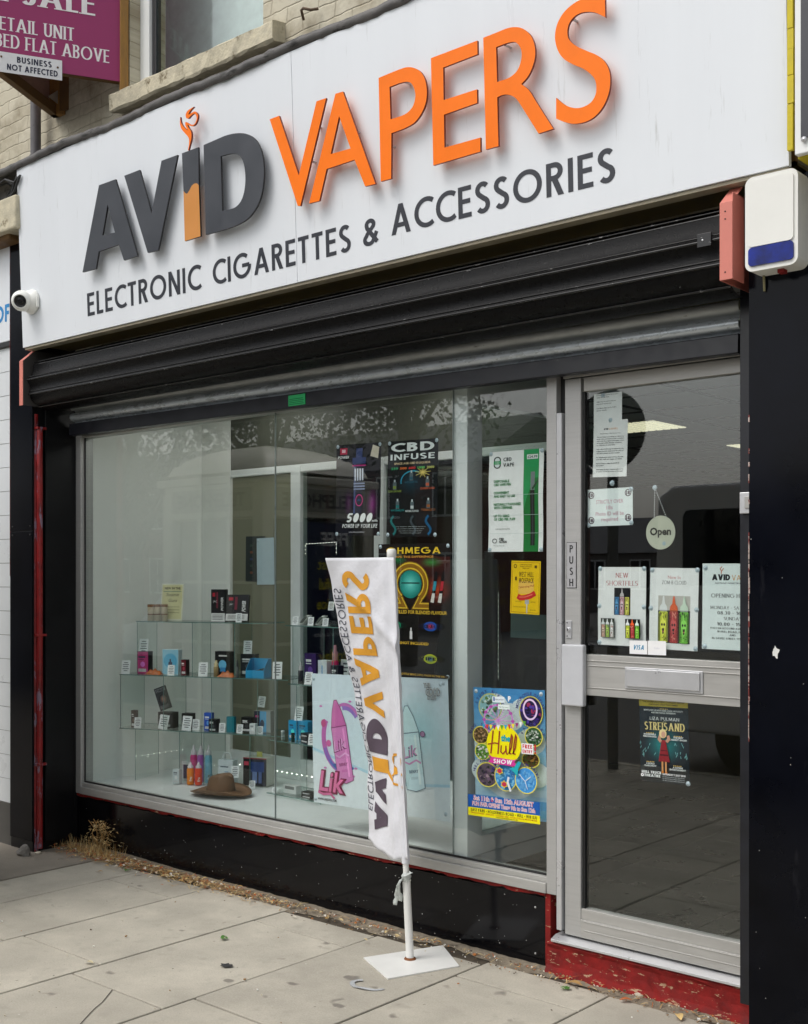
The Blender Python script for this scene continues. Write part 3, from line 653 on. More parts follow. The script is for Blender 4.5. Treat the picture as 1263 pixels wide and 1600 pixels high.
ceil_m = M('ceiling_tile', lin(226, 228, 228), .9, var=.03, vs=4); dark_room = M('dark_shop_wall', lin(52, 52, 46), .8, var=.2, vs=2); grey_room = M('grey_shop_wall', lin(104, 108, 106), .8, var=.1, vs=2)
b = MB(); b.box(-8, 2.2, .05, 8.4, 2.66, 2.72, ceil_m)
for i in range(17): b.box(-8 + i * .6, -7.976 + i * .6, .05, 8.4, 2.652, 2.66, grey_room)
for i in range(14): b.box(-8, 2.2, .3 + i * .6, .324 + i * .6, 2.6535, 2.66, grey_room)
b.build('ceiling', bld)
b = MB(); b.box(-8, 2.2, 8.4, 8.5, 0, 2.7, dark_room); b.box(-8.1, -8, DY + .1, 8.4, 0, 2.7, dark_room); b.box(2.2, 2.3, .3, 8.4, 0, 2.7, grey_room)
b.box(qx0 + .06, 2.3, .12, .3, 0, 2.7, grey_room); b.box(-8.1, WX0 - .05, DY + .02, DY + .1, 0, 2.7, dark_room)
b.build('shop_walls', bld)
tile_m = M('floor_tile', lin(62, 62, 58), .3, var=.12, vs=3)
b = MB()
for i in range(-21, 7):
    for j in range(0, 23):
        x, y = i * .38, .1 + j * .38
        if y < DY + .06 and x + .19 < PX1 : continue
        b.box(x + .002, x + .378, y + .002, y + .378, .10, .15, tile_m)
b.build('floor', bld)
b = MB(); b.box(-8, 2.2, .1, 8.4, .05, .146, dark_room); b.build('floor_grout', bld)
ctr = M('counter_front', lin(96, 78, 56), .5, var=.2, vs=5)
cn = thing('shop_counter', 'brown wooden counter in the dim shop beyond the door', 'counter', (-3.2, 4.2, .15))
b = MB(); b.box(-5.2, -2.0, 3.9, 4.5, .15, 1.05, ctr); b.build('cabinet', cn, bevel=.01)
b = MB(); b.box(-5.25, -1.95, 3.86, 4.54, 1.052, 1.09, dark_frame); b.build('countertop', cn, bevel=.006)
lit = emit_mat('lit_ceiling_panel', (1, .95, .68), .5); lit_b = emit_mat('added_light_panel', (1, .99, .95), 3.4)  # lit_b: two unseen panels added over the display to brighten it
for i, (x, y, em, sz) in enumerate(((-4.16, 3.25, lit, .24), (-4.0, 4.95, lit, .24), (-5.2, .48, lit_b, .3), (-3.85, .48, lit_b, .3))):
    t = thing('ceiling_light', ('square lit light panel in the ceiling behind the papers at the top of the door', 'square lit light panel deeper in the shop, further right in the door glass', 'added unseen light panel over the left half of the window display', 'added unseen light panel over the right half of the window display')[i], 'ceiling light', (x, y, 2.65), 'lit panels in the shop ceiling')
    b = MB(); b.box(x - sz, x + sz, y - sz, y + sz, 2.640, 2.650, white_upvc); b.build('frame', t, bevel=.002)
    b = MB(); q = sz * 2 / 8
    for u in range(8):
        for v in range(8): b.box(x - sz + .012 + u * q, x - sz + q - .008 + u * q, y - sz + .012 + v * q, y - sz + q - .008 + v * q, 2.634, 2.640, em)
    b.build('diffuser', t)
# left guide + right guide belong to the shutter
# ================================================================== roller shutter
sh = thing('roller_shutter', 'black roller shutter hood over a rolled curtain of grimy galvanised slats', 'roller shutter', (-3.9, -.1, 2.4))
cx0, cx1 = XY(48, -.34), XY(1131, -.34)
prof = [(-.06, 2.885), (-.20, 2.882)]
def bulge(y0, z0, y1, z1, n=7, k=.018):
    dy, dz = y1 - y0, z1 - z0; L = math.hypot(dy, dz); ny, nz = -dz / L, dy / L
    if ny > 0 and abs(ny) > abs(nz): ny, nz = -ny, -nz
    return [(y0 + dy * i / n + ny * k * math.sin(math.pi * i / n), z0 + dz * i / n + nz * k * math.sin(math.pi * i / n)) for i in range(n + 1)]
segs = [((-.20, 2.875), (-.318, 2.812)), ((-.322, 2.806), (-.362, 2.722)), ((-.362, 2.714), (-.352, 2.640)), ((-.346, 2.632), (-.285, 2.578)), ((-.278, 2.574), (-.17, 2.560))]
b = MB()
for (a, c_) in segs:
    b.sheet(bulge(*a, *c_, k=.010 if a[0] > -.21 else -.013), cx0, cx1, black_mat, nx=3)
for (a, c_) in segs[:-1]:
    y, z = c_; b.tube([(cx0, y + .001, z - .003), (cx1, y + .001, z - .003)], .0058, black_edge, 8); b.tube([(cx0, y + .003, z + .013), (cx1, y + .003, z + .013)], .003, black_edge, 6)
b.build('hood', sh)
plate_prof = [(-.05, 2.895), (-.30, 2.895), (-.375, 2.83), (-.375, 2.575), (-.05, 2.575)]
plate_m = M('grey_end_plate', lin(64, 62, 60), .5, var=.15, vs=10)
for s_, xx in ((0, cx0 - .02), (1, cx1 + .004)):
    b = MB()
    if s_ == 0:
        b.prism(plate_prof, xx, xx + .003, plate_m)
        b.box(xx - .036, xx, -.378, -.3745, 2.575, 2.83, pinkp); b.obox((xx - .036, -.378, 2.83), (.036, 0, 0), (0, .078, .067), (0, .003, -.003), pinkp)
    else:
        b.prism(plate_prof, xx, xx + .003, pinkp)
        b.box(xx, xx + .045, -.378, -.3745, 2.575, 2.83, pinkp); b.obox((xx, -.378, 2.83), (.045, 0, 0), (0, .078, .067), (0, .003, -.003), pinkp)
        b.box(xx + .042, xx + .045, -.374, -.29, 2.575, 2.86, pinkp)
        for z in (2.60, 2.775, 2.80): b.lathe((xx + .02, -.3785, z), [(.003, 0), (.003, .001), (0, .001)], rubber, 8, (1, 0, 0), (0, 0, 1), (0, -1, 0))
    b.build('end_plate', sh, bevel=.001)
b = MB(); bx1 = cx1 - .03                                                         # bracket at the right end of the hood
b.box(bx1 - .05, bx1, -.372, -.366, 2.70, 2.745, black_edge); b.lathe((bx1 - .03, -.373, 2.722), [(.004, 0), (.003, .002), (0, .002)], silver, 8, (1, 0, 0), (0, 0, 1), (0, -1, 0)); b.build('bracket', sh, bevel=.001)
kx0, kx1 = XY(113, -.07), XY(1157, -.07)
tilt = -.038
b = MB(); z = 2.64
b.sheet([(-.045, 2.72), (-.045, 2.64)], kx0, kx1, galv_d, dz=tilt)
for i in range(2):
    zz = 2.622 - i * .062; m_ = (galv_d, galv)[i]
    b.sheet([(-.050, zz), (-.054, zz - .002)] + [(-.064 - .024 * math.sin(R(q)), zz - .026 + .023 * math.cos(R(q))) for q in range(5, 176, 17)] + [(-.056, zz - .050), (-.050, zz - .054), (-.048, zz - .062)], kx0, kx1, m_, dz=tilt)
b.build('curtain', sh)
b = MB(); b.prism([(-.052, 2.497), (-.088, 2.494), (-.092, 2.425), (-.060, 2.423), (-.045, 2.425), (-.045, 2.497)], kx0, kx1, navy_rail, z1=tilt)
b.build('bottom_rail', sh, bevel=.003)
for s_ in (0, 1):
    b = MB()
    if s_ == 0: x0_, x1_ = XY(95, -.03), XY(112, -.03); b.box(x0_, x1_, -.10, -.02, .02, 2.62, black_side); b.box(x0_ + .01, x1_ + .004, -.104, -.1, .02, 2.62, navy_rail)
    else: x0_, x1_ = XY(1157, -.10), qx0 + .01; b.box(x0_, x1_, -.10, -.02, .10, 2.62, black_side); b.box(x0_, x1_, -.103, -.1, .10, 2.62, navy_rail)
    b.build('guide_rail', sh, bevel=.002)
b = MB(); lx = XY(1157.5, -.12); lz = ZY(1160, 786, -.12); b.box(lx - .002, qx0 + .02, -.125, -.104, lz - .037, lz + .037, silver); b.box(lx + .018, qx0 + .03, -.129, -.125, lz - .02, lz + .022, alu_h)
b.build('shutter_lock', sh, bevel=.004)
g = M('green_sticker', lin(30, 170, 96), .4, var=.05, vs=20)
b = MB(); g0, g1 = PY(451, 634, -.0935), PY(477, 618, -.0935)
gx = (g0.x, g1.x); gz = (ZY(451, 635, -.0935), ZY(451, 618.5, -.0935))
b.box(gx[0], gx[1], -.0945, -.091, gz[0], gz[1], g)
for i in range(4): b.box(gx[0] + .006, gx[1] - .008 - .006 * (i % 2), -.0952, -.0945, gz[0] + .006 + i * .008, gz[0] + .009 + i * .008, ink((20, 110, 66)))
tag(b.build('sticker', sh), 'small green sticker on the shutter bottom rail')
# ================================================================== the sign
SB, ST_ = Vector((-3.8, -.36, 2.908)), Vector((-3.8, -.40, 3.925))
sup = (ST_ - SB).normalized(); sn = Vector((1, 0, 0)).cross(sup).normalized()      # faces the street
def onsign(px, py, off=0.0): return PP(px, py, SB + sn * off, sn)
s0, s1 = onsign(36, 545).x, onsign(1233, 253).x
def sg(x, v, d=0.0): return Vector((x, SB.y, SB.z)) + sup * v + sn * d             # sign coordinates
SH = (ST_ - SB).length
sign = thing('shop_sign', 'long white sign panel with grey and orange raised letters above the shop window', 'sign', (-3.8, -.36, 2.9))
seam = onsign(459, 230).x
b = MB()
for a, c_ in ((s0, seam - .0012), (seam + .0012, s1)): b.obox(sg(a, 0, -.02), (c_ - a, 0, 0), sn * .02, sup * SH, sign_w)
b.build('panel', sign, bevel=.0015)
b = MB(); ed = M('grimy_sign_edge', lin(150, 142, 122), .6, var=.2, vs=12)
b.box(s0 + .01, s1 - .004, -.352, -.30, 2.895, 2.9065, ed); b.box(s0 + .01, s1 - .004, -.30, -.06, 2.93, 2.94, M('yellowed_soffit', lin(92, 80, 40), .7, var=.3, vs=10))
b.box(s0 + .02, s1 - .004, -.30, -.28, 2.93, 3.92, timber_d); b.box(s0, s0 + .02, -.355, -.285, 2.93, 3.91, dark_frame)
b.build('edge_trim', sign)
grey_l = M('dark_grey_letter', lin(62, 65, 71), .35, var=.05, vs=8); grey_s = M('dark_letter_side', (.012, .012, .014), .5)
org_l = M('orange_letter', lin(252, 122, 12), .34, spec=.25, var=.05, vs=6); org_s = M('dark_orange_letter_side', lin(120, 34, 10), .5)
amber = M('amber_letter', lin(206, 138, 66), .35, var=.04, vs=6)
R1 = lambda x, y: (120 + x * .24545, 150 + y * .24545); R2 = lambda x, y: (410 + x * .22169, 80 + y * .22169); R3 = lambda x, y: (660 + x * .24545, y * .24545)
def smooth(pts, idx=None): return pts
def solid(name, rg, outer, holes, mat, side, off=.045, th=.01, label=None, studs=True):
    def cv(ps): 
        q = [onsign(*rg(*p), off) for p in ps]; return [Vector((v.x, (v - SB).dot(sup), 0)) for v in q]
    loops = [cv(outer)] + [cv(h) for h in holes]
    T = tessellate_polygon(loops); V = [(v.x, v.y) for l in loops for v in l]
    def ar(f): return (V[f[1]][0] - V[f[0]][0]) * (V[f[2]][1] - V[f[0]][1]) - (V[f[2]][0] - V[f[0]][0]) * (V[f[1]][1] - V[f[0]][1])
    F = [tuple(f) if ar(f) > 0 else tuple(f)[::-1] for f in T]
    b = MB(); letters_solid(b, (V, F), lambda x, y, d: sg(x, y, off - th + d), th, mat, side)
    if studs:
        xs = [v[0] for v in V]; ys = [v[1] for v in V]
        for t in (.2, .8):
            f = F[int(t * (len(F) - 1))]; cx = sum(V[i][0] for i in f) / 3; cy = sum(V[i][1] for i in f) / 3
            b.tube([sg(cx, cy, 0), sg(cx, cy, off - th)], .005, silver, 8)
    return b.build(name, sign, label=label)
def curve(*segs):
    """mix of corner points and ('c', p...) runs resampled as a smooth Catmull-Rom"""
    out = []
    for sgm in segs:
        if isinstance(sgm, list):
            P_ = [Vector(p) for p in sgm]
            for i in range(len(P_) - 1):
                p0, p1, p2, p3 = P_[max(i - 1, 0)], P_[i], P_[i + 1], P_[min(i + 2, len(P_) - 1)]
                for k in range(4):
                    t = k / 4; out.append(tuple(.5 * ((2 * p1) + (p2 - p0) * t + (2 * p0 - 5 * p1 + 4 * p2 - p3) * t * t + (-p0 + 3 * p1 - 3 * p2 + p3) * t ** 3)))
            out.append(tuple(P_[-1]))
        else: out.append(sgm)
    return out
solid('letter', R1, [(142, 568), (247, 530), (387, 1018), (300, 1046), (268, 945), (140, 990), (122, 1100), (37, 1122)], [[(197, 690), (243, 869), (163, 887)]], grey_l, grey_s)
solid('letter', R1, [(303, 508), (400, 470), (476, 748), (540, 412), (642, 375), (518, 982), (452, 998)], [], grey_l, grey_s)
wave = [(680, 603), (688, 614), (697, 622), (706, 619), (718, 600), (732, 572), (746, 559), (760, 555), (769, 558), (777, 568)]
solid('letter', R1, [(670, 365), (774, 326), (777, 568)] + wave[-2::-1], [], grey_l, grey_s)
solid('letter', R1, wave + [(788, 893), (688, 924)], [], amber, grey_s, label='amber lower half of the letter I')
solid('letter', R1, curve((808, 312), [(900, 272), (960, 248), (1030, 236), (1090, 244), (1140, 280), (1175, 350), (1190, 440), (1189, 540), (1172, 640), (1137, 720), (1085, 782), (1020, 822), (940, 850)], (822, 884)),
      [curve((916, 384), [(950, 374), (990, 366), (1030, 376), (1056, 410), (1070, 465), (1074, 540), (1066, 610), (1045, 670), (1010, 708), (965, 724)], (926, 730))], grey_l, grey_s)
solid('letter', R2, [(52, 480), (118, 455), (257, 875), (382, 353), (450, 330), (268, 1090), (250, 1090)], [], org_l, org_s)
solid('letter', R2, [(515, 300), (568, 284), (798, 935), (725, 953), (650, 765), (453, 830), (402, 1055), (330, 1073)], [[(541, 458), (622, 685), (482, 725)]], org_l, org_s)
solid('letter', R2, curve((820, 188), [(920, 146), (1010, 114), (1070, 118), (1120, 150), (1150, 210), (1160, 290), (1150, 370), (1120, 440), (1070, 505), (1000, 545)], (910, 578), (908, 898), (835, 918)),
      [curve((897, 252), [(960, 227), (1020, 215), (1055, 232), (1075, 280), (1078, 330), (1060, 390), (1020, 435), (970, 460)], (904, 480))], org_l, org_s)
solid('letter', R3, [(55, 370), (350, 258), (352, 345), (133, 430), (136, 637), (348, 568), (350, 655), (138, 730), (141, 940), (370, 875), (370, 965), (70, 1053)], [], org_l, org_s)
solid('letter', R3, curve((388, 240), [(480, 204), (540, 180), (590, 172), (640, 182), (690, 225), (715, 290), (718, 360), (700, 430), (670, 490), (630, 535)], [(630, 535), (680, 575), (720, 640)], (835, 820), (740, 850), [(640, 690), (605, 637), (575, 612), (540, 602), (505, 606), (477, 620)], (485, 930), (405, 952)),
      [curve((470, 300), [(510, 284), (550, 271), (590, 268), (620, 295), (633, 340), (625, 400), (600, 455), (560, 490), (520, 508)], (476, 522))], org_l, org_s)
solid('letter', R3, curve((1163, -14), [(1163, -14), (1090, -26), (1030, -12), (960, 25), (900, 80), (860, 150), (845, 220), (850, 280), (870, 335), (905, 378), (960, 410), (1020, 435), (1070, 470), (1100, 510), (1108, 560), (1100, 610), (1070, 655), (1020, 682), (965, 687), (910, 668), (852, 622)],
      [(852, 755), (910, 778), (970, 788), (1040, 775), (1100, 740), (1150, 680), (1185, 600), (1197, 520), (1190, 450), (1160, 390), (1110, 350), (1050, 325), (990, 298), (945, 265), (925, 225), (928, 170), (950, 125), (990, 90), (1040, 76), (1100, 80), (1165, 110)]), [], org_l, org_s)
solid('smoke_motif', R1, curve([(659, 133), (664, 165), (680, 195), (712, 222)], [(712, 222), (693, 190), (694, 165), (718, 178), (742, 183), (758, 165), (764, 135), (750, 112), (730, 122), (712, 142), (698, 140), (694, 118), (708, 92), (746, 68)],
      [(746, 68), (722, 95), (712, 118), (728, 110), (752, 98), (770, 115), (771, 140), (760, 172), (742, 190), (718, 188), (706, 182), (712, 200), (728, 225), (731, 262), (722, 305), (711, 347)], [(708, 346), (716, 300), (712, 265), (690, 238), (666, 208), (657, 175)]), [], org_l, org_s, studs=False)
# vinyl strapline, letter by letter between the measured ends
vin = M('dark_grey_vinyl', lin(44, 47, 55), .4, var=.04, vs=10)
b = MB()
for word, xa, xb, ya, yb, ca in (('ELECTRONIC', 137.5, 314, 494.5, 452, 36), ('CIGARETTES', 333.5, 549, 446.5, 392.5, 39), ('&', 568, 593, 387, 380, 42), ('ACCESSORIES', 612, 962, 368.5, 283, 47)):
    p0, p1 = onsign(xa, ya), onsign(xb, yb); v0, v1 = (p0 - SB).dot(sup), (p1 - SB).dot(sup)
    pt = onsign(xa, ya - ca); cap = (pt - p0).dot(sup)
    L_, W = stroke_text(word, cap, .165, .15, .90); k = (p1.x - p0.x) / W
    for V, F in L_: b.add([sg(p0.x + x * k, v0 + (v1 - v0) * x / W + y, .0012) for x, y in V], F, vin)
b.build('lettering', sign)
# ================================================================== things fixed to the front
W_ = (236, 238, 240); BK = (14, 14, 16); GD = (232, 186, 40)
# security camera
cp = onsign(52, 472, .0); cm_w = M('white_camera_plastic', lin(232, 232, 226), .3, var=.03)
ca = thing('security_camera', 'small white dome security camera on the left end of the shop sign', 'camera', tuple(cp))
n_ = Vector((.66, -.70, -.27)).normalized(); e1 = n_.cross(Vector((0, 0, 1))).normalized(); e2 = e1.cross(n_)
b = MB(); b.lathe(cp + Vector((0, -.002, 0)), [(0, 0), (.070, 0), (.070, .012), (.064, .02), (.056, .045), (.0, .045)], cm_w, 28, (1, 0, 0), (0, 0, 1), (0, -1, 0)); b.box(cp.x + .06, cp.x + .072, cp.y - .02, cp.y - .005, cp.z - .04, cp.z + .02, cm_w); b.build('base', ca)
hc = cp + Vector((-.004, -.066, -.004)); KS = 1.18; b = MB(); pr = [(KS * .050 * math.sin(R(a)), -KS * .050 * math.cos(R(a))) for a in range(0, 136, 9)] + [(.036, .047), (.034, .040)]
b.lathe(hc, pr, cm_w, 28, e1, e2, n_); b.build('dome', ca)
b = MB(); b.lathe(hc, [(.0, .036), (.0345, .036), (.0345, .041), (.028, .041), (.026, .037), (.016, .037), (.016, .044), (.012, .046), (0, .044)], M('camera_lens_black', (.01, .01, .012), .12), 24, e1, e2, n_)
b.build('lens', ca)
# alarm box
ay = -.375; ax0, ax1 = XY(1164.5, ay), XY(1247, ay); az0, az1 = ZY(1205, 419, ay), ZY(1205, 270, ay)
al = thing('alarm_box', 'white rounded burglar alarm box with a blue lower lens on the right pillar', 'alarm box', ((ax0 + ax1) / 2, -.29, az0))
def rrect(x0, x1, z0, z1, r, n=6):
    o = []
    for cx, cz, a in ((x1 - r, z1 - r, 0), (x0 + r, z1 - r, 90), (x0 + r, z0 + r, 180), (x1 - r, z0 + r, 270)):
        o += [(cx + r * math.cos(R(a + 90 * i / n)), cz + r * math.sin(R(a + 90 * i / n))) for i in range(n + 1)]
    return o
def rbox(b, x0, x1, z0, z1, yf, yb, r, m):
    f = rrect(x0, x1, z0, z1, r); n = len(f); vs = [(x, yf, z) for x, z in f] + [(x, yb, z) for x, z in f]
    b.add(vs, [tuple(range(n))[::-1], tuple(range(n, 2 * n))], m); b.add(vs, [(i, (i + 1) % n, n + (i + 1) % n, n + i) for i in range(n)], m, False)
cov = M('cream_white_plastic', lin(226, 226, 220), .4, var=.04, vs=4)
b = MB(); rbox(b, ax0, ax1, az0, az1, ay, -.29, .026, cov); b.build('cover', al, bevel=.006, seg=3)
sp_ = az0 + (az1 - az0) * .255
b = MB(); rbox(b, ax0 + .013, ax1 - .013, sp_, az1 - .014, ay - .006, ay, .014, cov); b.build('face_panel', al, bevel=.003)
blue = M('blue_lens', lin(4, 28, 112), .12, var=.6, vs=18, spec=.3)
b = MB(); rbox(b, ax0 + .013, ax1 - .013, az0 + .016, sp_ - .002, ay - .006, ay, .012, blue); b.build('lens', al, bevel=.003)
b = MB(); b.box((ax0 + ax1) / 2 + .01, (ax0 + ax1) / 2 + .03, -.35, -.32, az0 - .012, az0 + .001, red_paint)
b.build('knob', al)
b = MB(); b.tube([(ax0 + .03, -.30, az0 + .002), (ax0 + .032, -.302, az0 - .03), (ax0 + .03, -.295, az0 - .05)], .004, M('yellowed_wire', lin(130, 124, 90), .6)); b.build('wire', al)
# red pipe
rp = thing('red_pipe', 'chipped red painted conduit running down beside the left black pillar', 'pipe', (XY(61.5, -.24), -.24, 0))
b = MB(); rx = XY(54.8, -.262); b.tube([(rx, -.262, -.005), (rx + .001, -.262, 1.2), (rx - .001, -.262, 2.54)], .020, red_pipe_m, 14)
rx2 = XY(62.3, -.252); b.tube([(rx2, -.252, .02), (rx2, -.252, 2.46)], .0175, red_pipe_m, 12); b.build('conduit', rp)
for z in (.5, 1.25, 2.45): b = MB(); b.box(rx - .018, rx2 + .018, -.2765, -.215, z, z + .014, red_pipe_m); b.build('clip', rp, bevel=.002)
# estate agent's V board
wA = Vector((XY(193, -.02) + .0, -.02, 0)); dA = Vector((-.465, -.885, 0)).normalized(); nA = dA.cross(Vector((0, 0, 1))).normalized()   # panel runs out from the wall
if nA.y > 0: nA = -nA
zbA = ZY(193, 128, -.02); BW = .79
def onA(px, py, off=0.0): return PP(px, py, wA + nA * off, nA)
fs = thing('for_sale_board', 'magenta letting and sale board with white serif lettering projecting from the upper wall', 'sign board', (wA.x - .3, -.3, zbA))
def AB(u, v, d=0.0): return wA + dA * (BW - u) + Vector((0, 0, zbA + v)) + nA * d          # u runs from apex (0) to wall (BW)
def A_u(px, py): q = onA(px, py); return BW - (q - wA).dot(dA), q.z - zbA
art = Art(BW, 1.2, magenta)
def board_text(t, x0, x1, yb0, yb1, capx, w, con=.45):
    u0, v0 = A_u(x0, yb0); u1, v1 = A_u(x1, yb1); h = capx
    art.text(t, u0, (v0 + v1) / 2, h, (236, 232, 234), fit=u1 - u0, font='s', w=w, con=con, serif=1, gap=.12)
board_text('1 BED FLAT ABOVE', -22, 171, 68, 100, .073, .17); board_text('RETAIL UNIT', -15, 116, 43, 65, .073, .17)
board_text('FOR SALE', -95, 149, -14, 24, .125, .2)
art.mesh(AB, name='panel', parent=fs, thick=.006, lay=.0008)
b = MB()
b.obox(AB(0, -.0, -.05), dA * -BW, nA * .04, (0, 0, .05), timber_d)
b.obox(AB(BW - .02, -.07, -.02), dA * -.045, nA * .05, (0, 0, 1.4), timber); b.obox(AB(0, 0, -.05), dA * -.05, nA * .04, (0, 0, 1.2), timber_d)
b.build('timber_frame', fs, bevel=.003)
na = thing('notice_plate', 'small white plate reading business not affected, screwed to the foot of the magenta board', 'sign', tuple(onA(50, 100, .01)))
u0, v0 = A_u(97, 127); u1, v1 = A_u(-2, 113); hB = A_u(97, 96)[1] - A_u(97, 127)[1]
ab = Art(u0 - u1, hB, (225, 226, 228)); ww = u0 - u1
ab.text('BUSINESS', .56 * ww, hB * .56, hB * .30, (52, 54, 72), al='c', fit=ww * .55, font='s', w=.2); ab.text('NOT AFFECTED', .5 * ww + .01, hB * .14, hB * .30, (52, 54, 72), al='c', fit=ww * .80, font='s', w=.2)
ab.mesh(lambda x, y, d: AB(u1 + x, v0 + y, .011 + d), name='plate', parent=na, thick=.003, lay=.0008)
for x, y in ((ww * .93, hB * .62), (ww * .04, hB * .75)): b = MB(); b.lathe(AB(u1 + x, v0 + y, .012), [(.006, 0), (.005, .003), (0, .003)], timber_d, 10, dA, (0, 0, 1), nA); b.build('screw', na)
wB = Vector((XY(82, -.02), -.02, 0)); dB = Vector((.498, -.893, 0)).normalized(); nB = dB.cross(Vector((0, 0, 1)))
if nB.x < 0: nB = -nB
bs_ = thing('for_sale_board', 'second board of the projecting pair, its pale back and timber frame seen from below', 'sign board', (wB.x, wB.y, zbA))
backm = M('board_back', lin(170, 140, 128), .7, var=.15, vs=20, stain=(lin(150, 60, 90), 24, .62, .05, (1, 1, .3)))
b = MB(); b.obox(wB + Vector((0, 0, zbA)), dB * .72, nB * .006, (0, 0, 1.2), backm); b.build('panel', bs_)
b = MB(); b.obox(wB + Vector((0, 0, zbA - .02)) + nB * .007, dB * .72, nB * .045, (0, 0, .06), timber_d); b.obox(wB + Vector((0, 0, zbA - .02)) + nB * .007, dB * .05, nB * .1, (0, 0, 1.3), timber)
b.obox(wB + Vector((.03, -.0, zbA + .0)) + nB * .05, nB * .10, dB * .04, (0, 0, .3), timber_d)
b.build('timber_frame', bs_, bevel=.003)
b = MB(); q = wB + Vector((0, 0, zbA + .045)) + nB * .06; b.add([q, q + dB * .02 + nB * .0 + Vector((0, 0, .10)), q + dB * .16 - Vector((0, 0, .0)), q + nB * .004, q + nB * .004 + dB * .02 + Vector((0, 0, .10)), q + nB * .004 + dB * .16], [(0, 1, 2), (5, 4, 3), (0, 3, 4, 1), (1, 4, 5, 2), (2, 5, 3, 0)], M('corner_plate', lin(170, 165, 155), .6))
b.build('corner_plate', bs_)
# waste pipe on the upper wall, cables
dp = thing('drainpipe', 'short grey waste pipe coming down the brick wall behind the flashing', 'drainpipe', (XY(57, -.08), -.08, 3.9))
pm = M('grey_pipe', lin(96, 94, 96), .5, var=.3, vs=12, stain=(lin(40, 36, 32), 14, .58, .05, (1, 1, .4)))
b = MB(); b.tube([(XY(56, -.08), -.08, 3.9), (XY(56, -.08), -.08, 5.6)], .032, pm, 14); b.build('pipe', dp)
b = MB(); b.tube([(XY(56, -.08), -.08, 4.12), (XY(56, -.08), -.08, 4.16)], .038, pm, 14); b.build('socket', dp)
b = MB(); b.box(XY(42, -.05), XY(50, -.05), -.06, -.0, 4.10, 4.17, pm); b.build('wall_bracket', dp)
cb = thing('cable_bundle', 'tangled black cables hanging at the top left corner of the white sign', 'cable', tuple(PY(15, 290, -.33)))
rs = random.Random(21)
cl_ = [(-22, 318), (-4, 296), (8, 283), (18, 290), (30, 272), (20, 300), (8, 312), (14, 335), (18, 352)]
for k in range(5):
    pts = [PY(x + rs.uniform(-5, 5), y + rs.uniform(-6, 6), -.33 - .02 * k) for x, y in cl_[rs.randint(0, 2):rs.randint(6, 9)]]
    q = []
    for i in range(len(pts) - 1): q += [pts[i].lerp(pts[i + 1], t / 4) for t in range(4)]
    b = MB(); b.tube(q, .007, black_cable, 8); b.build('cable', cb)
hk = MB(); hp = PY(486, 22, -.02); hk.tube([hp + Vector((-.05, 0, -.012)), hp + Vector((-.03, -.035, .015)), hp + Vector((0, -.05, .01)), hp + Vector((.03, -.03, 0)), hp + Vector((.05, .0, .01))], .007, M('rusty_iron', lin(96, 78, 62), .7, var=.3), 8)
hk.build('wall_hook', origin=tuple(hp), label='small rusty hook in the cream bricks right of the upper window', cat='hook')
# neighbours
nb = thing('neighbour_shop', 'neighbouring shopfront at the left edge with pale tiles and a white fascia with blue letters', 'building', (-7.2, 0, 0))
ny = -.27; nx1 = px0 - .004
tile_w = M('pale_tile', lin(212, 216, 218), .3, var=.03, vs=6); grout = M('tile_grout', lin(150, 150, 148), .8)
b = MB(); zT, zB_ = ZY(8, 541, ny), ZY(8, 1253, ny); th_ = .143; z = zB_; r_ = 0
while z < zT - .02:
    x = nx1 - (.0 if r_ % 2 else .30)
    x2 = nx1
    while x2 > -9:
        b.box(x + .002, x2 - .002, ny, ny + .01, z + .002, min(z + th_, zT) - .002, tile_w); x2 = x; x -= .6
    z += th_; r_ += 1
b.build('tiling', nb)
b = MB(); b.box(-9, nx1, ny + .004, 0, zB_, 3.2, grout); b.box(-9, nx1 - .001, ny - .01, 0, 0, zB_, M('grey_plinth', lin(82, 80, 76), .8, var=.2, vs=10)); b.build('wall', nb)
b = MB(); fz0, fz1 = ZY(8, 534, ny - .02), ZY(8, 375, ny - .02); b.box(-9, nx1 - .001, ny - .02, ny - .0, fz0, fz1, sign_w); b.box(-9, nx1 - .001, ny - .018, ny - .005, fz0 - .03, fz0, dark_frame)
b.build('fascia', nb, bevel=.003)
fb = M('blue_letter', lin(30, 128, 190), .4)
b = MB(); fl = MB(); cz = ZY(8, 503, ny - .021); ch_ = ZY(8, 476, ny - .021) - cz; L_, W = stroke_text('SHOF', ch_, .2)
xr = nx1 - .003
for V, F in L_: fl.add([(xr - W + x, ny - .0212, cz + y) for x, y in V], F, fb)
fl.build('lettering', nb)
b = MB(); b.box(-9, XY(24, -.42), -.42, -.06, ZY(5, 362, -.42), ZY(5, 310, -.42), stone); b.box(-9, XY(14, -.38), -.38, -.06, ZY(5, 376, -.38), ZY(5, 362, -.38), timber_d); b.build('cornice', nb, bevel=.012)
ns = thing('neighbour_sign', 'dark grey sign panel in a white frame at the top right edge', 'sign', (-1.3, -.4, 3.0))
ys = -.43; nx0 = XY(1241, ys); nz0 = ZY(1241, 242, ys)
b = MB(); b.box(nx0, nx0 + 1.2, ys + .004, ys + .03, nz0, 4.0, white_upvc); b.build('frame', ns, bevel=.003)
b = MB(); b.box(nx0 + .022, nx0 + 1.2, ys - .002, ys + .003, nz0 + .045, 4.0, M('slate_panel', lin(52, 54, 60), .35)); b.build('panel', ns)
b = MB(); b.lathe((XY(1257, ys), ys - .003, ZY(1257, 218, ys)), [(.009, 0), (.008, .004), (0, .006)], silver, 12, (1, 0, 0), (0, 0, 1), (0, -1, 0)); b.build('screw', ns)
b = MB(); rs = random.Random(2); z = ZY(1235, 235, -.40)
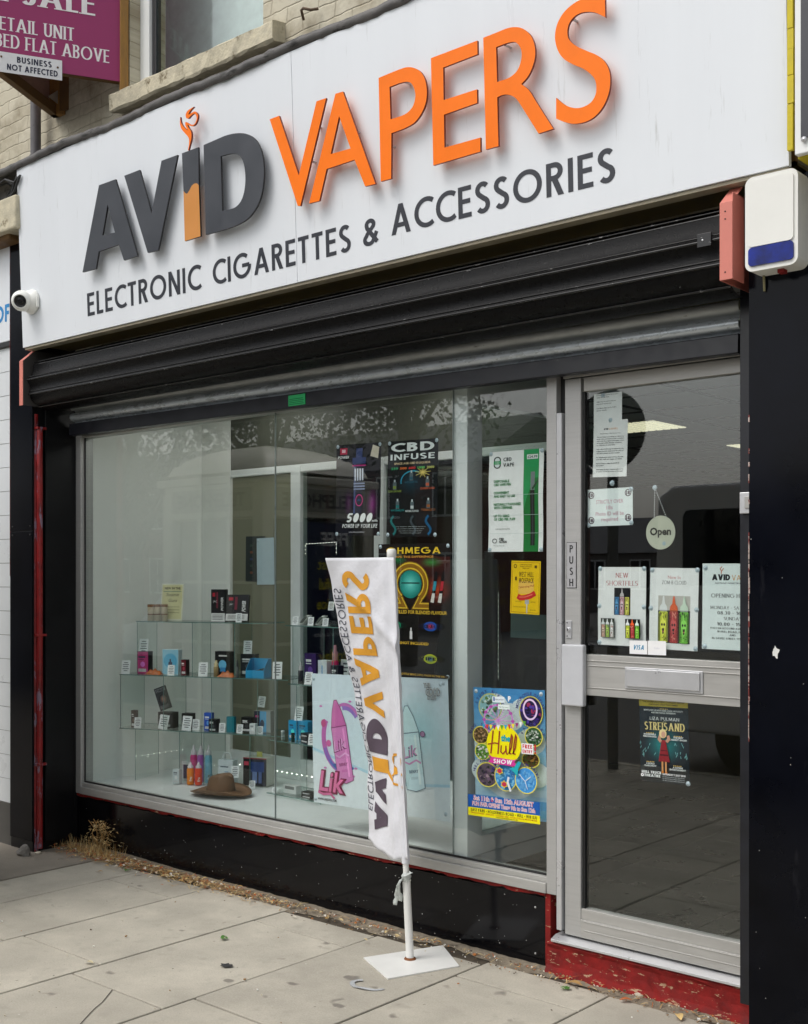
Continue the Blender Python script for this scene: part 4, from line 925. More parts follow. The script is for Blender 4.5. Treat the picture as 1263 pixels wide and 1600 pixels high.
while z < 4.0:
    h = rs.uniform(.02, .12); xx = XY(1231, -.40); b.box(xx, xx + .022 - rs.uniform(0, .004), -.405, -.39, z, z + h, yellow_ed); z += h + rs.uniform(0, .004)
b.box(nx0, nx0 + 1.2, ys + .03, -.3, nz0 - .005, nz0 + .02, yellow_ed); b.build('edge_trim', ns)
# ================================================================== posters on the glass
GY = .0195 + .0075                                     # just behind the pane
def poster_plane(p0, p1, ztop0, zbot0, y): pass
def bend(seed, a=.004, w=.3):
    r = random.Random(seed); q = [r.uniform(.5, 1.5) for _ in range(4)]; ph = [r.uniform(0, 6) for _ in range(4)]
    return lambda u, v: -a * (1 + math.sin(u / w * 6 * q[0] + ph[0] + v * 3) * .6 + math.sin(v / w * 5 * q[1] + ph[1] + u * 2) * .6) * .5
def poster(name, label, cat, pl, pr, draw, base, y=None, lift=0.0, bd=None, cuts=(6, 8), group=None, pins=True, front=False):
    """pl=(px,ytop,ybottom) left edge, pr = right edge"""
    y = (GY + .004) if y is None else y
    x0, x1 = XY(pl[0], y), XY(pr[0], y); zt = (ZY(pl[0], pl[1], y) + ZY(pr[0], pr[1], y)) / 2; zb = (ZY(pl[0], pl[2], y) + ZY(pr[0], pr[2], y)) / 2
    w, h = x1 - x0, zt - zb
    roll = math.atan2(((ZY(pr[0], pr[1], y) - ZY(pl[0], pl[1], y)) + (ZY(pr[0], pr[2], y) - ZY(pl[0], pl[2], y))) / 2, w)
    zb = ZY(pl[0], pl[2], y) * .5 + (ZY(pl[0], pl[1], y) - h) * .5
    ex, ez = Vector((math.cos(roll), 0, math.sin(roll))), Vector((-math.sin(roll), 0, math.cos(roll)))
    base = tuple(min(250, v + 22) for v in base) if min(base) > 190 else base
    a = Art(w, h, base); draw(a, w, h)
    org = Vector((x0, y, zb)); mp = frame_map(org, ex, ez, bd if bd else None)
    t = thing(name, label, cat, tuple(org + ex * w / 2), group)
    a.mesh(mp, cuts=(22, 26) if bd else (0, 0), name='sheet', parent=t, thick=.0004, lay=.00009 if not front else .00006)
    if pins:
        cup = M('clear_sucker', lin(190, 205, 215), .2, var=.1)
        pos = pins if isinstance(pins, list) else [(.03, .02), (.97, .02), (.03, .98), (.97, .98)]
        for u, v in pos:
            b = MB(); c_ = mp(u * w, v * h, .0008); b.lathe(c_, [(.0095, 0), (.008, .0016), (.003, .0022), (.003, .003), (0, .003)], cup, 14, ex, ez, (0, -1, 0)); b.build('suction_cup', t)
    return t
def pen_device(a, cx, y0, y1, w, c1, c2):
    a.rect(cx - w / 2, y0, cx + w / 2, y1 - (y1 - y0) * .18, c1); a.rect(cx - w * .5, y0 + (y1 - y0) * .52, cx + w * .5, y0 + (y1 - y0) * .7, c2)
    a.rect(cx - w * .42, y1 - (y1 - y0) * .18, cx + w * .42, y1 - (y1 - y0) * .09, (40, 44, 70)); a.rect(cx - w * .16, y1 - (y1 - y0) * .09, cx + w * .16, y1, (60, 66, 96))
def blob(a, cx, cy, rx, ry, c0, c1, n=10):
    for i in range(n):
        t = i / (n - 1); k = 1 - t * .85
        a.ell(cx, cy, rx * k, ry * k, tuple(int(p + (q - p) * t) for p, q in zip(c0, c1)), 28)
def d_power(a, w, h):
    blob(a, w * .82, h * .34, w * .16, h * .22, (14, 12, 18), (120, 30, 110)); blob(a, w * .30, h * .36, w * .12, h * .2, (14, 12, 18), (70, 20, 70))
    a.rect(w * .40, h * .24, w * .66, h * .80, (30, 34, 56)); a.rect(w * .415, h * .24, w * .45, h * .80, (70, 84, 130)); a.rect(w * .60, h * .24, w * .65, h * .80, (16, 18, 30))
    a.rect(w * .38, h * .78, w * .68, h * .85, (44, 60, 110)); a.rect(w * .46, h * .85, w * .60, h * .95, (60, 72, 120)); a.rect(w * .38, h * .755, w * .68, h * .77, (180, 40, 120))
    for k in range(4): a.rect(w * (.43 + k * .055), h * .60, w * (.46 + k * .055), h * .73, (214, 218, 232))
    for k in range(3): a.rect(w * .41, h * (.50 + k * .03), w * .655, h * (.515 + k * .03), (150, 160, 190))
    a.ring(w * .54, h * .385, w * .075, h * .06, .004, (220, 60, 140)); a.text('JAC', w * .54, h * .38, h * .018, (60, 110, 190), 'c')
    a.rect(w * .10, h * .89, w * .26, h * .96, (190, 30, 70)); a.rect(w * .14, h * .91, w * .22, h * .945, (236, 200, 210)); a.text('POWER', w * .18, h * .845, h * .028, W_, 'c', fit=w * .26, off=.02, slant=.2)
    a.text('5000', w * .26, h * .145, h * .10, W_, fit=w * .56, font='s', w=.2, slant=.22); a.text('mAh', w * .84, h * .15, h * .025, W_, fit=w * .12, off=.02)
    a.text('POWER UP YOUR LIFE', w * .17, h * .085, h * .042, W_, fit=w * .78, font='s', w=.16, slant=.22); a.text('WWW.VAPEJUICEPOWER.NET', w * .5, h * .03, h * .014, (210, 210, 215), 'c', fit=w * .36)
    a.poly([(w * .78, h * .86), (w * .95, h * .83), (w * .97, h * .95), (w * .83, h * .98)], (214, 204, 186))
poster('poster', 'black poster with a tall device and the number 5000, upper left in the window', 'poster', (524, 697, 836), (593, 690, 838), d_power, (15, 13, 20), bd=bend(1))
def d_cbd(a, w, h):
    blob(a, w * .5, h * .56, w * .30, h * .14, (12, 20, 26), (10, 52, 66)); a.ring(w * .52, h * .57, w * .24, h * .11, .006, (50, 150, 180), 60, 190); blob(a, w * .72, h * .66, w * .08, h * .04, (90, 80, 40), (250, 230, 140))
    for k in range(9):
        q = R(k * 40 + 10); a.line([(w * .72, h * .66), (w * .72 + w * .15 * math.cos(q), h * .66 + h * .055 * math.sin(q))], .0022, (236, 214, 120))
    a.text('CBD', w * .5, h * .885, h * .09, (232, 238, 238), 'c', fit=w * .86, font='s', w=.2); a.text('INFUSE', w * .5, h * .80, h * .06, (232, 238, 238), 'c', fit=w * .88, font='s', w=.17)
    a.text('SPACE AGE CBD E-LIQUIDS', w * .5, h * .752, h * .02, (214, 190, 150), 'c', fit=w * .72, off=.03)
    for i, (c_, t) in enumerate((((60, 170, 110), '250'), ((230, 120, 60), '500'), ((220, 60, 60), '600'), ((110, 200, 110), '1000'), ((210, 210, 120), '2000'))): a.text(t, w * (.08 + i * .18), h * .70, h * .022, c_, fit=w * .14, off=.03)
    for x, y, c_, t in ((.5, .56, (40, 90, 110), 'BLACKCURRANT CHILL'), (.16, .47, (120, 140, 60), 'CUBAN LEMONADE'), (.82, .49, (190, 90, 60), 'STRAWBERRY & CREAM'), (.22, .27, (30, 120, 120), 'WATERMELON'), (.52, .26, (200, 205, 205), 'NATURAL FLAVOUR'), (.84, .27, (150, 90, 50), 'TOBACCO')):
        a.rect(w * (x - .035), h * (y + .02), w * (x + .035), h * (y + .10), (90, 104, 110)); a.rect(w * (x - .015), h * (y + .10), w * (x + .015), h * (y + .125), (190, 198, 200)); a.rect(w * (x - .03), h * (y + .03), w * (x + .03), h * (y + .06), c_)
        a.text(t, w * x, h * (y - .005), h * .02, c_, 'c', fit=w * .27, off=.03)
    for x, c_ in ((.15, (30, 110, 110)), (.55, (60, 70, 76)), (.85, (20, 90, 130))): a.line([(w * (x + .05 * math.sin(k * .9)), h * (.02 + k * .028)) for k in range(8)], .012, c_)
    for k in range(4): a.text('contains cannabidiol from certified hemp not for sale to under 18', w * .5, h * (.10 - k * .022), h * .009, (170, 178, 178), 'c', fit=w * (.6 - k * .06))
poster('poster', 'black poster headed CBD infuse in rounded white capitals, at the top beside the white post', 'poster', (604, 690, 839), (682, 685, 838), d_cbd, (12, 17, 20), bd=bend(2))
def d_ohm(a, w, h):
    a.grad(0, h * .50, w, h * .90, (20, 12, 12), (70, 24, 20)); blob(a, w * .28, h * .88, w * .16, h * .06, (66, 28, 20), (30, 110, 60)); blob(a, w * .75, h * .86, w * .18, h * .05, (70, 26, 20), (60, 130, 60)); blob(a, w * .82, h * .66, w * .2, h * .12, (50, 20, 16), (190, 70, 40)); blob(a, w * .14, h * .66, w * .14, h * .12, (50, 20, 16), (230, 120, 30))
    a.text('OHMEGA', w * .50, h * .925, h * .048, (236, 196, 50), 'c', fit=w * .76, font='s', w=.17); a.text('VAPE THE DIFFERENCE', w * .5, h * .895, h * .014, (220, 150, 60), 'c', fit=w * .56, off=.03)
    gx, gy = w * .46, h * .70
    blob(a, gx, gy, w * .155, h * .11, (20, 130, 120), (120, 220, 210)); a.rect(gx - w * .13, gy, gx + w * .13, gy + .006, (16, 60, 60))
    for wd, c_ in ((.040, (120, 84, 16)), (.030, (236, 196, 60)), (.018, (150, 104, 24))):
        a.line(arc(gx, gy, w * .215, h * .135, -52, 232, 34), wd, c_)
        a.line([(gx + w * .14, gy - h * .11), (gx + w * .09, gy - h * .165), (gx + w * .26, gy - h * .165)], wd * .9, c_); a.line([(gx - w * .14, gy - h * .11), (gx - w * .09, gy - h * .165), (gx - w * .26, gy - h * .165)], wd * .9, c_)
    for x, c_ in ((.80, (60, 150, 170)), (.90, (190, 50, 60))):
        a.shape([(w * (x - .06), h * .56), (w * (x - .01), h * .555), (w * (x + .045), h * .78), (w * (x + .02), h * .80), (w * (x - .0), h * .78)], (26, 20, 22)); a.shape([(w * (x - .057), h * .565), (w * (x - .012), h * .56), (w * (x + .005), h * .63), (w * (x - .035), h * .63)], (226, 220, 214)); a.shape([(w * (x - .03), h * .65), (w * (x + .01), h * .65), (w * (x + .028), h * .72), (w * (x - .012), h * .72)], c_)
    a.text('TRIPLE DISTILLED FOR BLENDED FLAVOUR', w * .97, h * .475, h * .024, (226, 186, 60), 'r', fit=w * 1.0 * .92, off=.03)
    for x, y, c_, c2, t in ((.25, .385, (200, 50, 40), (30, 150, 110), 'TITAN'), (.75, .385, (200, 40, 60), (20, 90, 190), 'JACK-A-LINE'), (.25, .145, (170, 40, 40), (60, 60, 60), 'COBRA'), (.75, .145, (40, 90, 170), (190, 200, 20), 'VIPER')):
        blob(a, w * x, h * y, w * .20, h * .035, (14, 10, 12), c2, 6); blob(a, w * x, h * y, w * .09, h * .035, c2, c_, 5); a.text(t, w * x, h * (y - .012), h * .024, (12, 12, 14), 'c', fit=w * .3, font='s', w=.2)
    a.rect(w * .47, h * .285, w * .505, h * .345, (226, 226, 226)); a.rect(w * .48, h * .345, w * .495, h * .37, (240, 240, 240))
    a.text('NIC SHOT INCLUDED', w * .48, h * .245, h * .020, (226, 186, 60), 'c', fit=w * .50, off=.03)
    a.rect(0, h * .262, w, h * .264, (60, 56, 40)); a.rect(0, h * .012, w, h * .030, (60, 50, 26)); a.text('50ML SHORTFILL BOTTLE 80VG 20PG MADE IN THE UK', w * .5, h * .014, h * .014, (230, 190, 80), 'c', fit=w * .9)
poster('poster', 'tall black poster with a big golden omega sign, partly behind the banner', 'poster', (591, 850, 1054), (703, 849, 1062), d_ohm, (13, 11, 13), y=GY + .006, bd=bend(3), cuts=(6, 10))
def bottle2d(a, cx, cy, L, w, rot, body, cap, ln, name, tint):
    c, s = math.cos(R(rot)), math.sin(R(rot)); T = lambda x, y: (cx + x * c - y * s, cy + x * s + y * c)
    a.shape([T(*p) for p in [(-w * .53, -L / 2), (0, -L / 2 - w * .12), (w * .53, -L / 2), (w * .53, L * .17), (w * .34, L * .36), (w * .1, L * .5), (-w * .1, L * .5), (-w * .34, L * .36), (-w * .53, L * .17)]], ln)
    a.shape([T(*p) for p in [(-w / 2, -L / 2 + .002), (0, -L / 2 - w * .09), (w / 2, -L / 2 + .002), (w / 2, L * .17), (-w / 2, L * .17)]], body)
    a.shape([T(*p) for p in [(-w / 2, L * .175), (w / 2, L * .175), (w * .32, L * .355), (w * .08, L * .49), (-w * .08, L * .49), (-w * .32, L * .355)]], cap)
    a.line([T(-w / 2, L * .17), T(w / 2, L * .17)], .004, ln); a.line([T(w * .28, -L * .45), T(w * .28, L * .14)], w * .12, tuple(min(255, v + 22) for v in body))
    a.text(name, *T(-w * .1, -L * .12), L * .13, ln, 'c', rot=rot + 8, off=.03, slant=.2); a.text(name, *T(-w * .1 + .002, -L * .12 + .002), L * .13, tint, 'c', rot=rot + 8, off=.0, slant=.2)
    a.line([T(-w * .45, -L * .17), T(-w * .2, -L * .2), T(w * .2, -L * .16), T(w * .45, -L * .2)], .008, tint)
    a.text('BERRY', *T(0, -L * .31), L * .035, ln, 'c', rot=rot, off=.02); a.line([T(-w * .2, -L * .37), T(w * .2, -L * .37)], .012, tuple(max(0, v - 20) for v in body))
def d_lik(a, w, h):
    a.grad(0, 0, w, h, (206, 226, 234), (214, 226, 236)); a.shape([(0, h * .40), (w * .20, h * .34), (w * .45, h * .26), (w * .72, h * .21), (w, h * .24), (w, 0), (0, 0)], (224, 232, 238))
    a.line([(0, h * .42), (w * .2, h * .355), (w * .45, h * .275), (w * .72, h * .225), (w, h * .25)], .012, (176, 214, 232)); 
    a.rect(w * .60, 0, w * .60 + .002, h, (200, 222, 232))
    blob(a, w * .8, h * .6, w * .18, h * .3, (208, 226, 234), (178, 218, 226), 8)
    a.ring(w * .245, h * .52, w * .155, h * .25, .030, (196, 110, 180), 150, 290); a.ring(w * .245, h * .52, w * .155, h * .25, .022, (150, 110, 190), 200, 290); a.ring(w * .245, h * .52, w * .155, h * .25, .012, (90, 110, 190), 225, 300); a.ring(w * .26, h * .56, w * .12, h * .2, .034, (150, 120, 196), 40, 100); a.ring(w * .26, h * .575, w * .12, h * .2, .014, (200, 120, 186), 40, 110)
    a.ell(w * .09, h * .62, w * .02, h * .03, (196, 90, 140)); a.ell(w * .13, h * .47, w * .02, h * .026, (216, 110, 170)); a.ell(w * .18, h * .305, w * .014, h * .016, (50, 100, 160))
    for x, y in ((.30, .80), (.07, .75), (.34, .30), (.10, .28), (.32, .24)): a.ell(w * x, h * y, w * .012, h * .008, (210, 130, 190))
    bottle2d(a, w * .225, h * .50, h * .62, w * .115, 10, (214, 132, 192), (206, 112, 176), (130, 50, 104), 'Lik', (224, 170, 214))
    bottle2d(a, w * .745, h * .50, h * .60, w * .125, 8, (196, 224, 230), (204, 230, 234), (90, 110, 130), 'Lik', (206, 140, 190))
    a.ell(w * .825, h * .60, w * .016, h * .02, (176, 130, 170)); a.ring(w * .825, h * .60, w * .016, h * .02, .003, (90, 70, 100))
    a.text('Lik', w * .045, h * .10, h * .15, (120, 30, 70), off=.07, slant=.2); a.text('Lik', w * .048, h * .103, h * .148, (226, 120, 170), off=.02, slant=.2); a.line([(w * .04, h * .09), (w * .08, h * .075), (w * .14, h * .085), (w * .17, h * .05)], .012, (216, 110, 160))
    a.text('WWW.LIKJUICE.COM', w * .035, h * .028, h * .016, (50, 50, 60), fit=w * .15, off=.03)
    for i, (t, yy, hh, s_) in enumerate((('THE', .935, .03, .045), ('GOOD', .88, .05, .10), ('STUFF', .85, .028, .06))): a.text(t, w * (.84 + i * .012), h * yy, h * hh, (40, 44, 52), off=.06, fit=w * s_); a.text(t, w * (.842 + i * .012), h * (yy + .002), h * hh, (236, 240, 240), off=.0, fit=w * s_ * .98)
poster('poster', 'wide pale blue poster with a pink and a pale bottle behind the banner', 'poster', (490, 1051, 1255), (704, 1063, 1283), d_lik, (210, 226, 234), y=GY + .002, bd=bend(4, .005), cuts=(12, 8), pins=[(.015, .96), (.015, .03), (.97, .97), (.97, .05), (.95, .96)])
GR = (20, 128, 66)
def d_vape(a, w, h):
    a.rect(w * .64, 0, w * .92, h, (40, 150, 86)); a.shape([(w * .64, 0), (w * .92, 0), (w * .92, h * .72), (w * .84, h * .72), (w * .70, h * .52), (w * .64, h * .40)], (16, 116, 52))
    a.rect(w * .77, h * .06, w * .85, h * .60, (22, 26, 28)); a.rect(w * .775, h * .60, w * .85, h * .78, (120, 126, 130)); a.shape([(w * .80, h * .62), (w * .90, h * .70), (w * .92, h * .69), (w * .82, h * .60)], (40, 70, 50)); a.rect(w * .80, h * .06, w * .82, h * .58, (60, 66, 68))
    a.rect(w * .70, h * .905, w * .90, h * .95, (228, 232, 230)); a.text('£24.99', w * .80, h * .915, h * .024, (50, 60, 60), 'c', fit=w * .18, off=.03)
    for c_, k in (((40, 46, 44), 1), ((226, 232, 232), .68)): a.ell(w * .15, h * .915, w * .065 * k, h * .035 * k, c_); a.ell(w * .15, h * .865, w * .065 * k, h * .035 * k, c_)
    a.rect(w * .085, h * .872, w * .215, h * .905, (40, 150, 86)); a.text('CBD', w * .15, h * .880, h * .018, (226, 236, 230), 'c')
    a.text('CBD', w * .26, h * .90, h * .036, (44, 52, 50), font='s', w=.18, fit=w * .15); a.text('VAPE', w * .26, h * .845, h * .036, (44, 52, 50), font='s', w=.18, fit=w * .20)
    for i, (t1, t2) in enumerate((('DISPOSABLE', 'CBD VAPE PEN'), ('CONVENIENT', 'AND EASY TO USE'), ('NATURALLY FLAVOURED', 'WITH TERPENES'), ('UP TO 20MG', 'OF CBD PER PUFF'))):
        y = h * (.69 - i * .115); a.text(t1, w * .10, y, h * .024, GR, off=.03, fit=w * min(.5, .028 * len(t1))); a.text(t2, w * .10, y - h * .034, h * .024, GR, off=.03, fit=w * min(.42, .026 * len(t2)))
    a.text('CONTAINS ZERO NICOTINE', w * .13, h * .22, h * .012, (70, 80, 76), fit=w * .26); a.text('CBD', w * .20, h * .115, h * .022, (44, 52, 50), off=.04, fit=w * .09); a.text('ACTION', w * .20, h * .088, h * .022, (44, 52, 50), off=.04, fit=w * .14); a.ring(w * .12, h * .108, w * .04, h * .02, .003, (44, 52, 50)); a.text('WWW.CBDACTION.CO.UK', w * .10, h * .055, h * .009, (70, 80, 76), fit=w * .2)
    for v in (.56, .36, .18): a.rect(0, h * v, w, h * v + .0012, (196, 206, 206))
poster('poster', 'white and green poster with a black pen and a price, right of the white post', 'poster', (763, 708, 861), (848, 699, 863), d_vape, (222, 228, 228), bd=bend(5, .007), y=GY + .006)
def d_wolf(a, w, h):
    Y2 = (96, 70, 8); a.line([(w * .04, h * .03), (w * .96, h * .03), (w * .96, h * .97), (w * .04, h * .97), (w * .04, h * .03)], .0025, (190, 140, 10))
    a.rect(w * .26, h * .38, w * .78, h * .62, (236, 190, 90)); a.text('WEST HULL', w * .52, h * .70, h * .095, Y2, 'c', fit=w * .50, font='s', w=.15); a.text('WOLFPACK', w * .52, h * .585, h * .095, Y2, 'c', fit=w * .50, font='s', w=.17)
    a.text('Celebrating Hull', w * .52, h * .50, h * .04, (170, 50, 40), 'c', rot=8, slant=.3, fit=w * .55); a.line([(w * .24, h * .335), (w * .34, h * .30), (w * .50, h * .31), (w * .68, h * .345), (w * .84, h * .405)], .022, (204, 44, 40)); a.line([(w * .3, h * .315), (w * .5, h * .322), (w * .75, h * .375)], .005, (232, 110, 90))
    a.rect(w * .50, h * .19, w * .64, h * .27, (176, 176, 176)); a.rect(w * .55, h * .02, w * .59, h * .2, (196, 196, 192))
    a.text('COMEDY FESTIVAL THE PARK', w * .5, h * .92, h * .022, Y2, 'c', fit=w * .42); a.text('SUNDAY 24TH JULY', w * .5, h * .885, h * .022, Y2, 'c', fit=w * .42); a.text('FAMILY FUN', w * .5, h * .85, h * .022, Y2, 'c', fit=w * .22)
    a.ring(w * .14, h * .90, w * .045, h * .03, .003, Y2); a.rect(w * .80, h * .87, w * .88, h * .92, Y2); a.rect(w * .14, h * .63, w * .20, h * .70, Y2)
    a.text('FOOD STALLS', w * .28, h * .22, h * .022, Y2, 'c', fit=w * .2); a.text('LIVE MUSIC', w * .78, h * .22, h * .022, Y2, 'c', fit=w * .18); a.text('THE WHOLE DAY FROM 11AM', w * .32, h * .12, h * .022, Y2, 'c', fit=w * .42); a.text('SEE YOU THERE', w * .78, h * .07, h * .022, Y2, 'c', fit=w * .2)
poster('poster', 'small yellow poster with a red sausage on a fork, under the white and green one', 'poster', (797, 876, 958), (843, 877, 961), d_wolf, (244, 196, 14), bd=bend(6, .003), y=GY + .006, pins=False)
def d_hull(a, w, h):
    a.grad(0, h * .15, w, h, (196, 226, 240), (60, 140, 200), 10)
    for x, y, r in ((.3, .86, .2), (.7, .85, .16), (.5, .78, .22), (.2, .55, .2), (.8, .6, .2), (.5, .35, .42), (.15, .35, .2), (.85, .35, .2)): a.ell(w * x, h * y, w * r, h * r * .5, (226, 236, 242), 18)
    def photo(x, y, rx, ry, c1, c2, t, ring_=(226, 216, 90)):
        a.ell(w * x, h * y, w * (rx + .012), h * (ry + .008), ring_); a.ell(w * x, h * y, w * rx, h * ry, c1); rr = random.Random(int(x * 1000 + y * 77))
        for _ in range(46):
            q, d = rr.uniform(0, 6.28), math.sqrt(rr.random()) * .85; kx = rr.choice(c2)
            a.ell(w * (x + rx * d * math.cos(q)), h * (y + ry * d * math.sin(q)), w * rx * rr.uniform(.07, .2), h * ry * rr.uniform(.05, .16), kx, 7)
        if t:
            for i, ch in enumerate(t):
                q = 165 - 150 * i / (len(t) - 1); a.text(ch, w * (x + (rx + .022) * math.cos(R(q))), h * (y + (ry + .014) * math.sin(R(q))), h * .022, (60, 60, 120), 'c', rot=q - 90, off=.03)
    photo(.24, .85, .155, .10, (150, 196, 200), [(60, 80, 60), (210, 226, 220), (120, 150, 130), (90, 130, 60)], 'STUNT BIKES'); photo(.82, .83, .15, .115, (40, 30, 80), [(60, 40, 120), (20, 16, 50), (150, 50, 90), (80, 60, 150)], 'MOTORCYCLE DISPLAY')
    a.ring(w * .82, h * .85, w * .09, h * .075, .008, (220, 196, 230)); photo(.12, .625, .105, .065, (96, 80, 50), [(150, 120, 80), (60, 50, 30), (180, 150, 110)], 'DOG SHOW'); photo(.87, .645, .11, .07, (50, 90, 50), [(200, 210, 200), (30, 50, 30), (120, 140, 120)], 'FALCONRY'); photo(.16, .50, .10, .06, (100, 150, 60), [(210, 214, 205), (60, 90, 40), (150, 170, 120)], '')
    photo(.84, .47, .11, .055, (90, 70, 40), [(60, 30, 20), (170, 130, 60), (60, 90, 40)], ''); photo(.24, .325, .145, .09, (90, 80, 90), [(60, 50, 70), (150, 130, 140), (110, 90, 110), (40, 50, 40)], 'HULL PACE MAKERS'); photo(.51, .325, .145, .105, (60, 140, 200), [(96, 170, 216), (120, 190, 226), (50, 126, 190)], 'THE HUMAN CANNONBALL'); photo(.80, .315, .14, .095, (70, 150, 216), [(110, 180, 226), (96, 166, 220)], 'GIANT FUN FAIR!')
    for x, y in ((.45, .37), (.51, .27)):
        a.shape([(w * (x + (.055 if k % 2 else .035) * math.cos(k * .5236)), h * (y + (.032 if k % 2 else .022) * math.sin(k * .5236))) for k in range(12)], (226, 196, 60)); a.ell(w * x, h * y, w * .032, h * .018, (190, 50, 80))
    a.line([(w * .60, h * .22), (w * .56, h * .29), (w * .575, h * .33)], .010, (220, 226, 230)); a.line([(w * .72, h * .36), (w * .80, h * .31), (w * .88, h * .35)], .0025, (230, 236, 240)); a.line([(w * .80, h * .31), (w * .83, h * .25)], .0025, (230, 236, 240))
    a.ring(w * .45, h * .76, w * .20, h * .12, .007, (196, 130, 200), 0, 360)
    for k in range(12): a.line([(w * .45, h * .76), (w * (.45 + .2 * math.cos(k * .5236)), h * (.76 + .12 * math.sin(k * .5236)))], .003, (196, 130, 200)); a.ell(w * (.45 + .2 * math.cos(k * .5236)), h * (.76 + .12 * math.sin(k * .5236)), w * .026, h * .012, (170, 80, 160), 8)
    a.ell(w * .52, h * .575, w * .24, h * .15, (238, 226, 12), 36)
    for i in range(12):
        x = .22 + i * .052; y = .725 - .02 * math.sin(i / 11 * 3.14) + .004 * i; a.poly([(w * x, h * y), (w * (x + .045), h * y), (w * (x + .022), h * (y - .04))], [(60, 160, 200), (210, 70, 50), (240, 220, 60), (150, 50, 120), (236, 240, 240), (90, 160, 60)][i % 6])
    a.text('the', w * .55, h * .605, h * .045, (40, 160, 170), 'c', off=.05, slant=.1); 
    V_ = (150, 60, 40)                                # hand lettered "Hull"
    a.line([(w * .34, h * .50), (w * .38, h * .68)], .007, V_); a.line([(w * .44, h * .50), (w * .47, h * .68)], .007, V_); a.line([(w * .30, h * .57), (w * .40, h * .585), (w * .46, h * .58)], .005, V_)
    a.line([(w * .49, h * .57), (w * .48, h * .52), (w * .51, h * .505), (w * .55, h * .53), (w * .555, h * .57)], .006, V_); a.line([(w * .555, h * .55), (w * .56, h * .51), (w * .58, h * .505)], .006, V_)
    for x in (.60, .655): a.line([(w * (x - .01), h * .51), (w * (x + .03), h * .56), (w * (x + .05), h * .64), (w * (x + .035), h * .655), (w * (x + .01), h * .58), (w * (x + .0), h * .515), (w * (x + .03), h * .51)], .006, V_)
    a.shape([(w * .30, h * .49), (w * .36, h * .475), (w * .66, h * .465), (w * .70, h * .475), (w * .67, h * .45), (w * .70, h * .42), (w * .64, h * .415), (w * .36, h * .425), (w * .30, h * .435), (w * .34, h * .46)], (206, 60, 150)); a.text('SHOW', w * .50, h * .428, h * .034, W_, 'c', fit=w * .26, font='s', w=.2, slant=.15)
    a.shape([(w * .60, h * .40), (w * .66, h * .41), (w * .72, h * .46), (w * .76, h * .45), (w * .72, h * .40), (w * .70, h * .34), (w * .66, h * .37)], (40, 170, 180))
    a.rect(w * .77, h * .52, w * .93, h * .60, (240, 240, 240)); a.text('FREE', w * .85, h * .562, h * .03, (196, 40, 50), 'c', fit=w * .13, font='s', w=.22); a.text('ENTRY', w * .85, h * .527, h * .025, (196, 40, 50), 'c', fit=w * .13, font='s', w=.2); a.text('!', w * .955, h * .527, h * .07, (196, 40, 50), 'c', font='s', w=.2)
    a.rect(w * .38, h * .90, w * .55, h * .945, (222, 232, 238)); a.rect(w * .395, h * .91, w * .415, h * .94, (50, 90, 160)); a.text('facebook.com/hullshow', w * .48, h * .918, h * .012, (60, 70, 110), 'c', fit=w * .12); a.text('P', w * .60, h * .915, h * .035, W_, off=.06); a.rect(w * .46, h * .85, w * .62, h * .885, (222, 232, 230)); a.text('Hull City Council', w * .54, h * .86, h * .012, (40, 110, 70), 'c', fit=w * .13)
    a.rect(0, h * .065, w, h * .165, (30, 90, 170)); 
    for t, x, y, hh, f in (('Sat 11th & Sun 12th AUGUST', .50, .125, .034, .84), ('FUN FAIR OPENS Thurs 9th to Sun 12th', .50, .082, .030, .88)):
        a.text(t, w * x, h * y, h * hh, (236, 236, 240), 'c', fit=w * f, off=.06); a.text(t, w * x, h * y, h * hh, (196, 40, 60), 'c', fit=w * f, off=.0)
    a.rect(0, 0, w, h * .065, (236, 226, 16)); a.text('EAST PARK - HOLDERNESS ROAD - HULL - HU8 8JU', w * .5, h * .034, h * .024, (60, 60, 30), 'c', fit=w * .92, font='s', w=.2); a.text('TRADE STANDS - DISPLAYS - LICENSED BAR - FOOD STALLS & MUCH MORE', w * .5, h * .018, h * .011, (180, 80, 30), 'c', fit=w * .92, off=.02); a.text('www.thehullshow.co.uk', w * .55, h * .005, h * .010, (60, 60, 30), 'c', fit=w * .3, off=.02)
poster('poster', 'bright blue and yellow fair poster with a big wheel, beside the door', 'poster', (744, 1072, 1272), (856, 1081, 1283), d_hull, (120, 180, 220), y=GY + .001, pins=[(.04, .97), (.95, .97)])
# -------- on the door glass
DG = .0295 + .004
def d_txt(lines, head=None, logo=False, col=(70, 74, 78)):
    def f(a, w, h):
        y = h * .93
        if logo: a.text('AVID', w * .30, y - h * .10, h * .032, (40, 44, 50), fit=w * .14, font='s', w=.24, gap=.03); a.text('VAPERS', w * .45, y - h * .10, h * .032, (216, 140, 60), fit=w * .26, font='s', w=.12); y -= h * .17; a.text('Refund Policy - With Receipt Only', w * .5, y, h * .014, col, 'c', fit=w * .6, off=.02); y -= h * .06
        r = random.Random(len(lines))
        for l in lines:
            if l: a.text(l, w * .10, y, h * (.018 if logo else .034), col, fit=w * min(.80, .021 * len(l) + .05), off=.02)
            y -= h * (.036 if logo else .075)
    return f
L1 = ['In these cases please let us see a', 'valid receipt first', '', 'Offer must be used in full and', 'may not be carried over', '', 'Call Martin Mon to Fri 9 till 5', 'ask for details']
L2 = ['We are happy to exchange or refund any', 'faulty item purchased in this condition', 'only with its original packaging when', 'we accept within 28 days. However', 'no refunds on used kits.', '', 'Any refund will only be issued by the', 'original payment method to the value of', 'the item stated on the receipt.', '', 'No unauthorised return without the shop', 'and the staff are happy to assist.', '', 'Please keep a copy as proof of', 'purchase.', '', 'After that 28 days, returns will not be', 'accepted except by choice of manager']
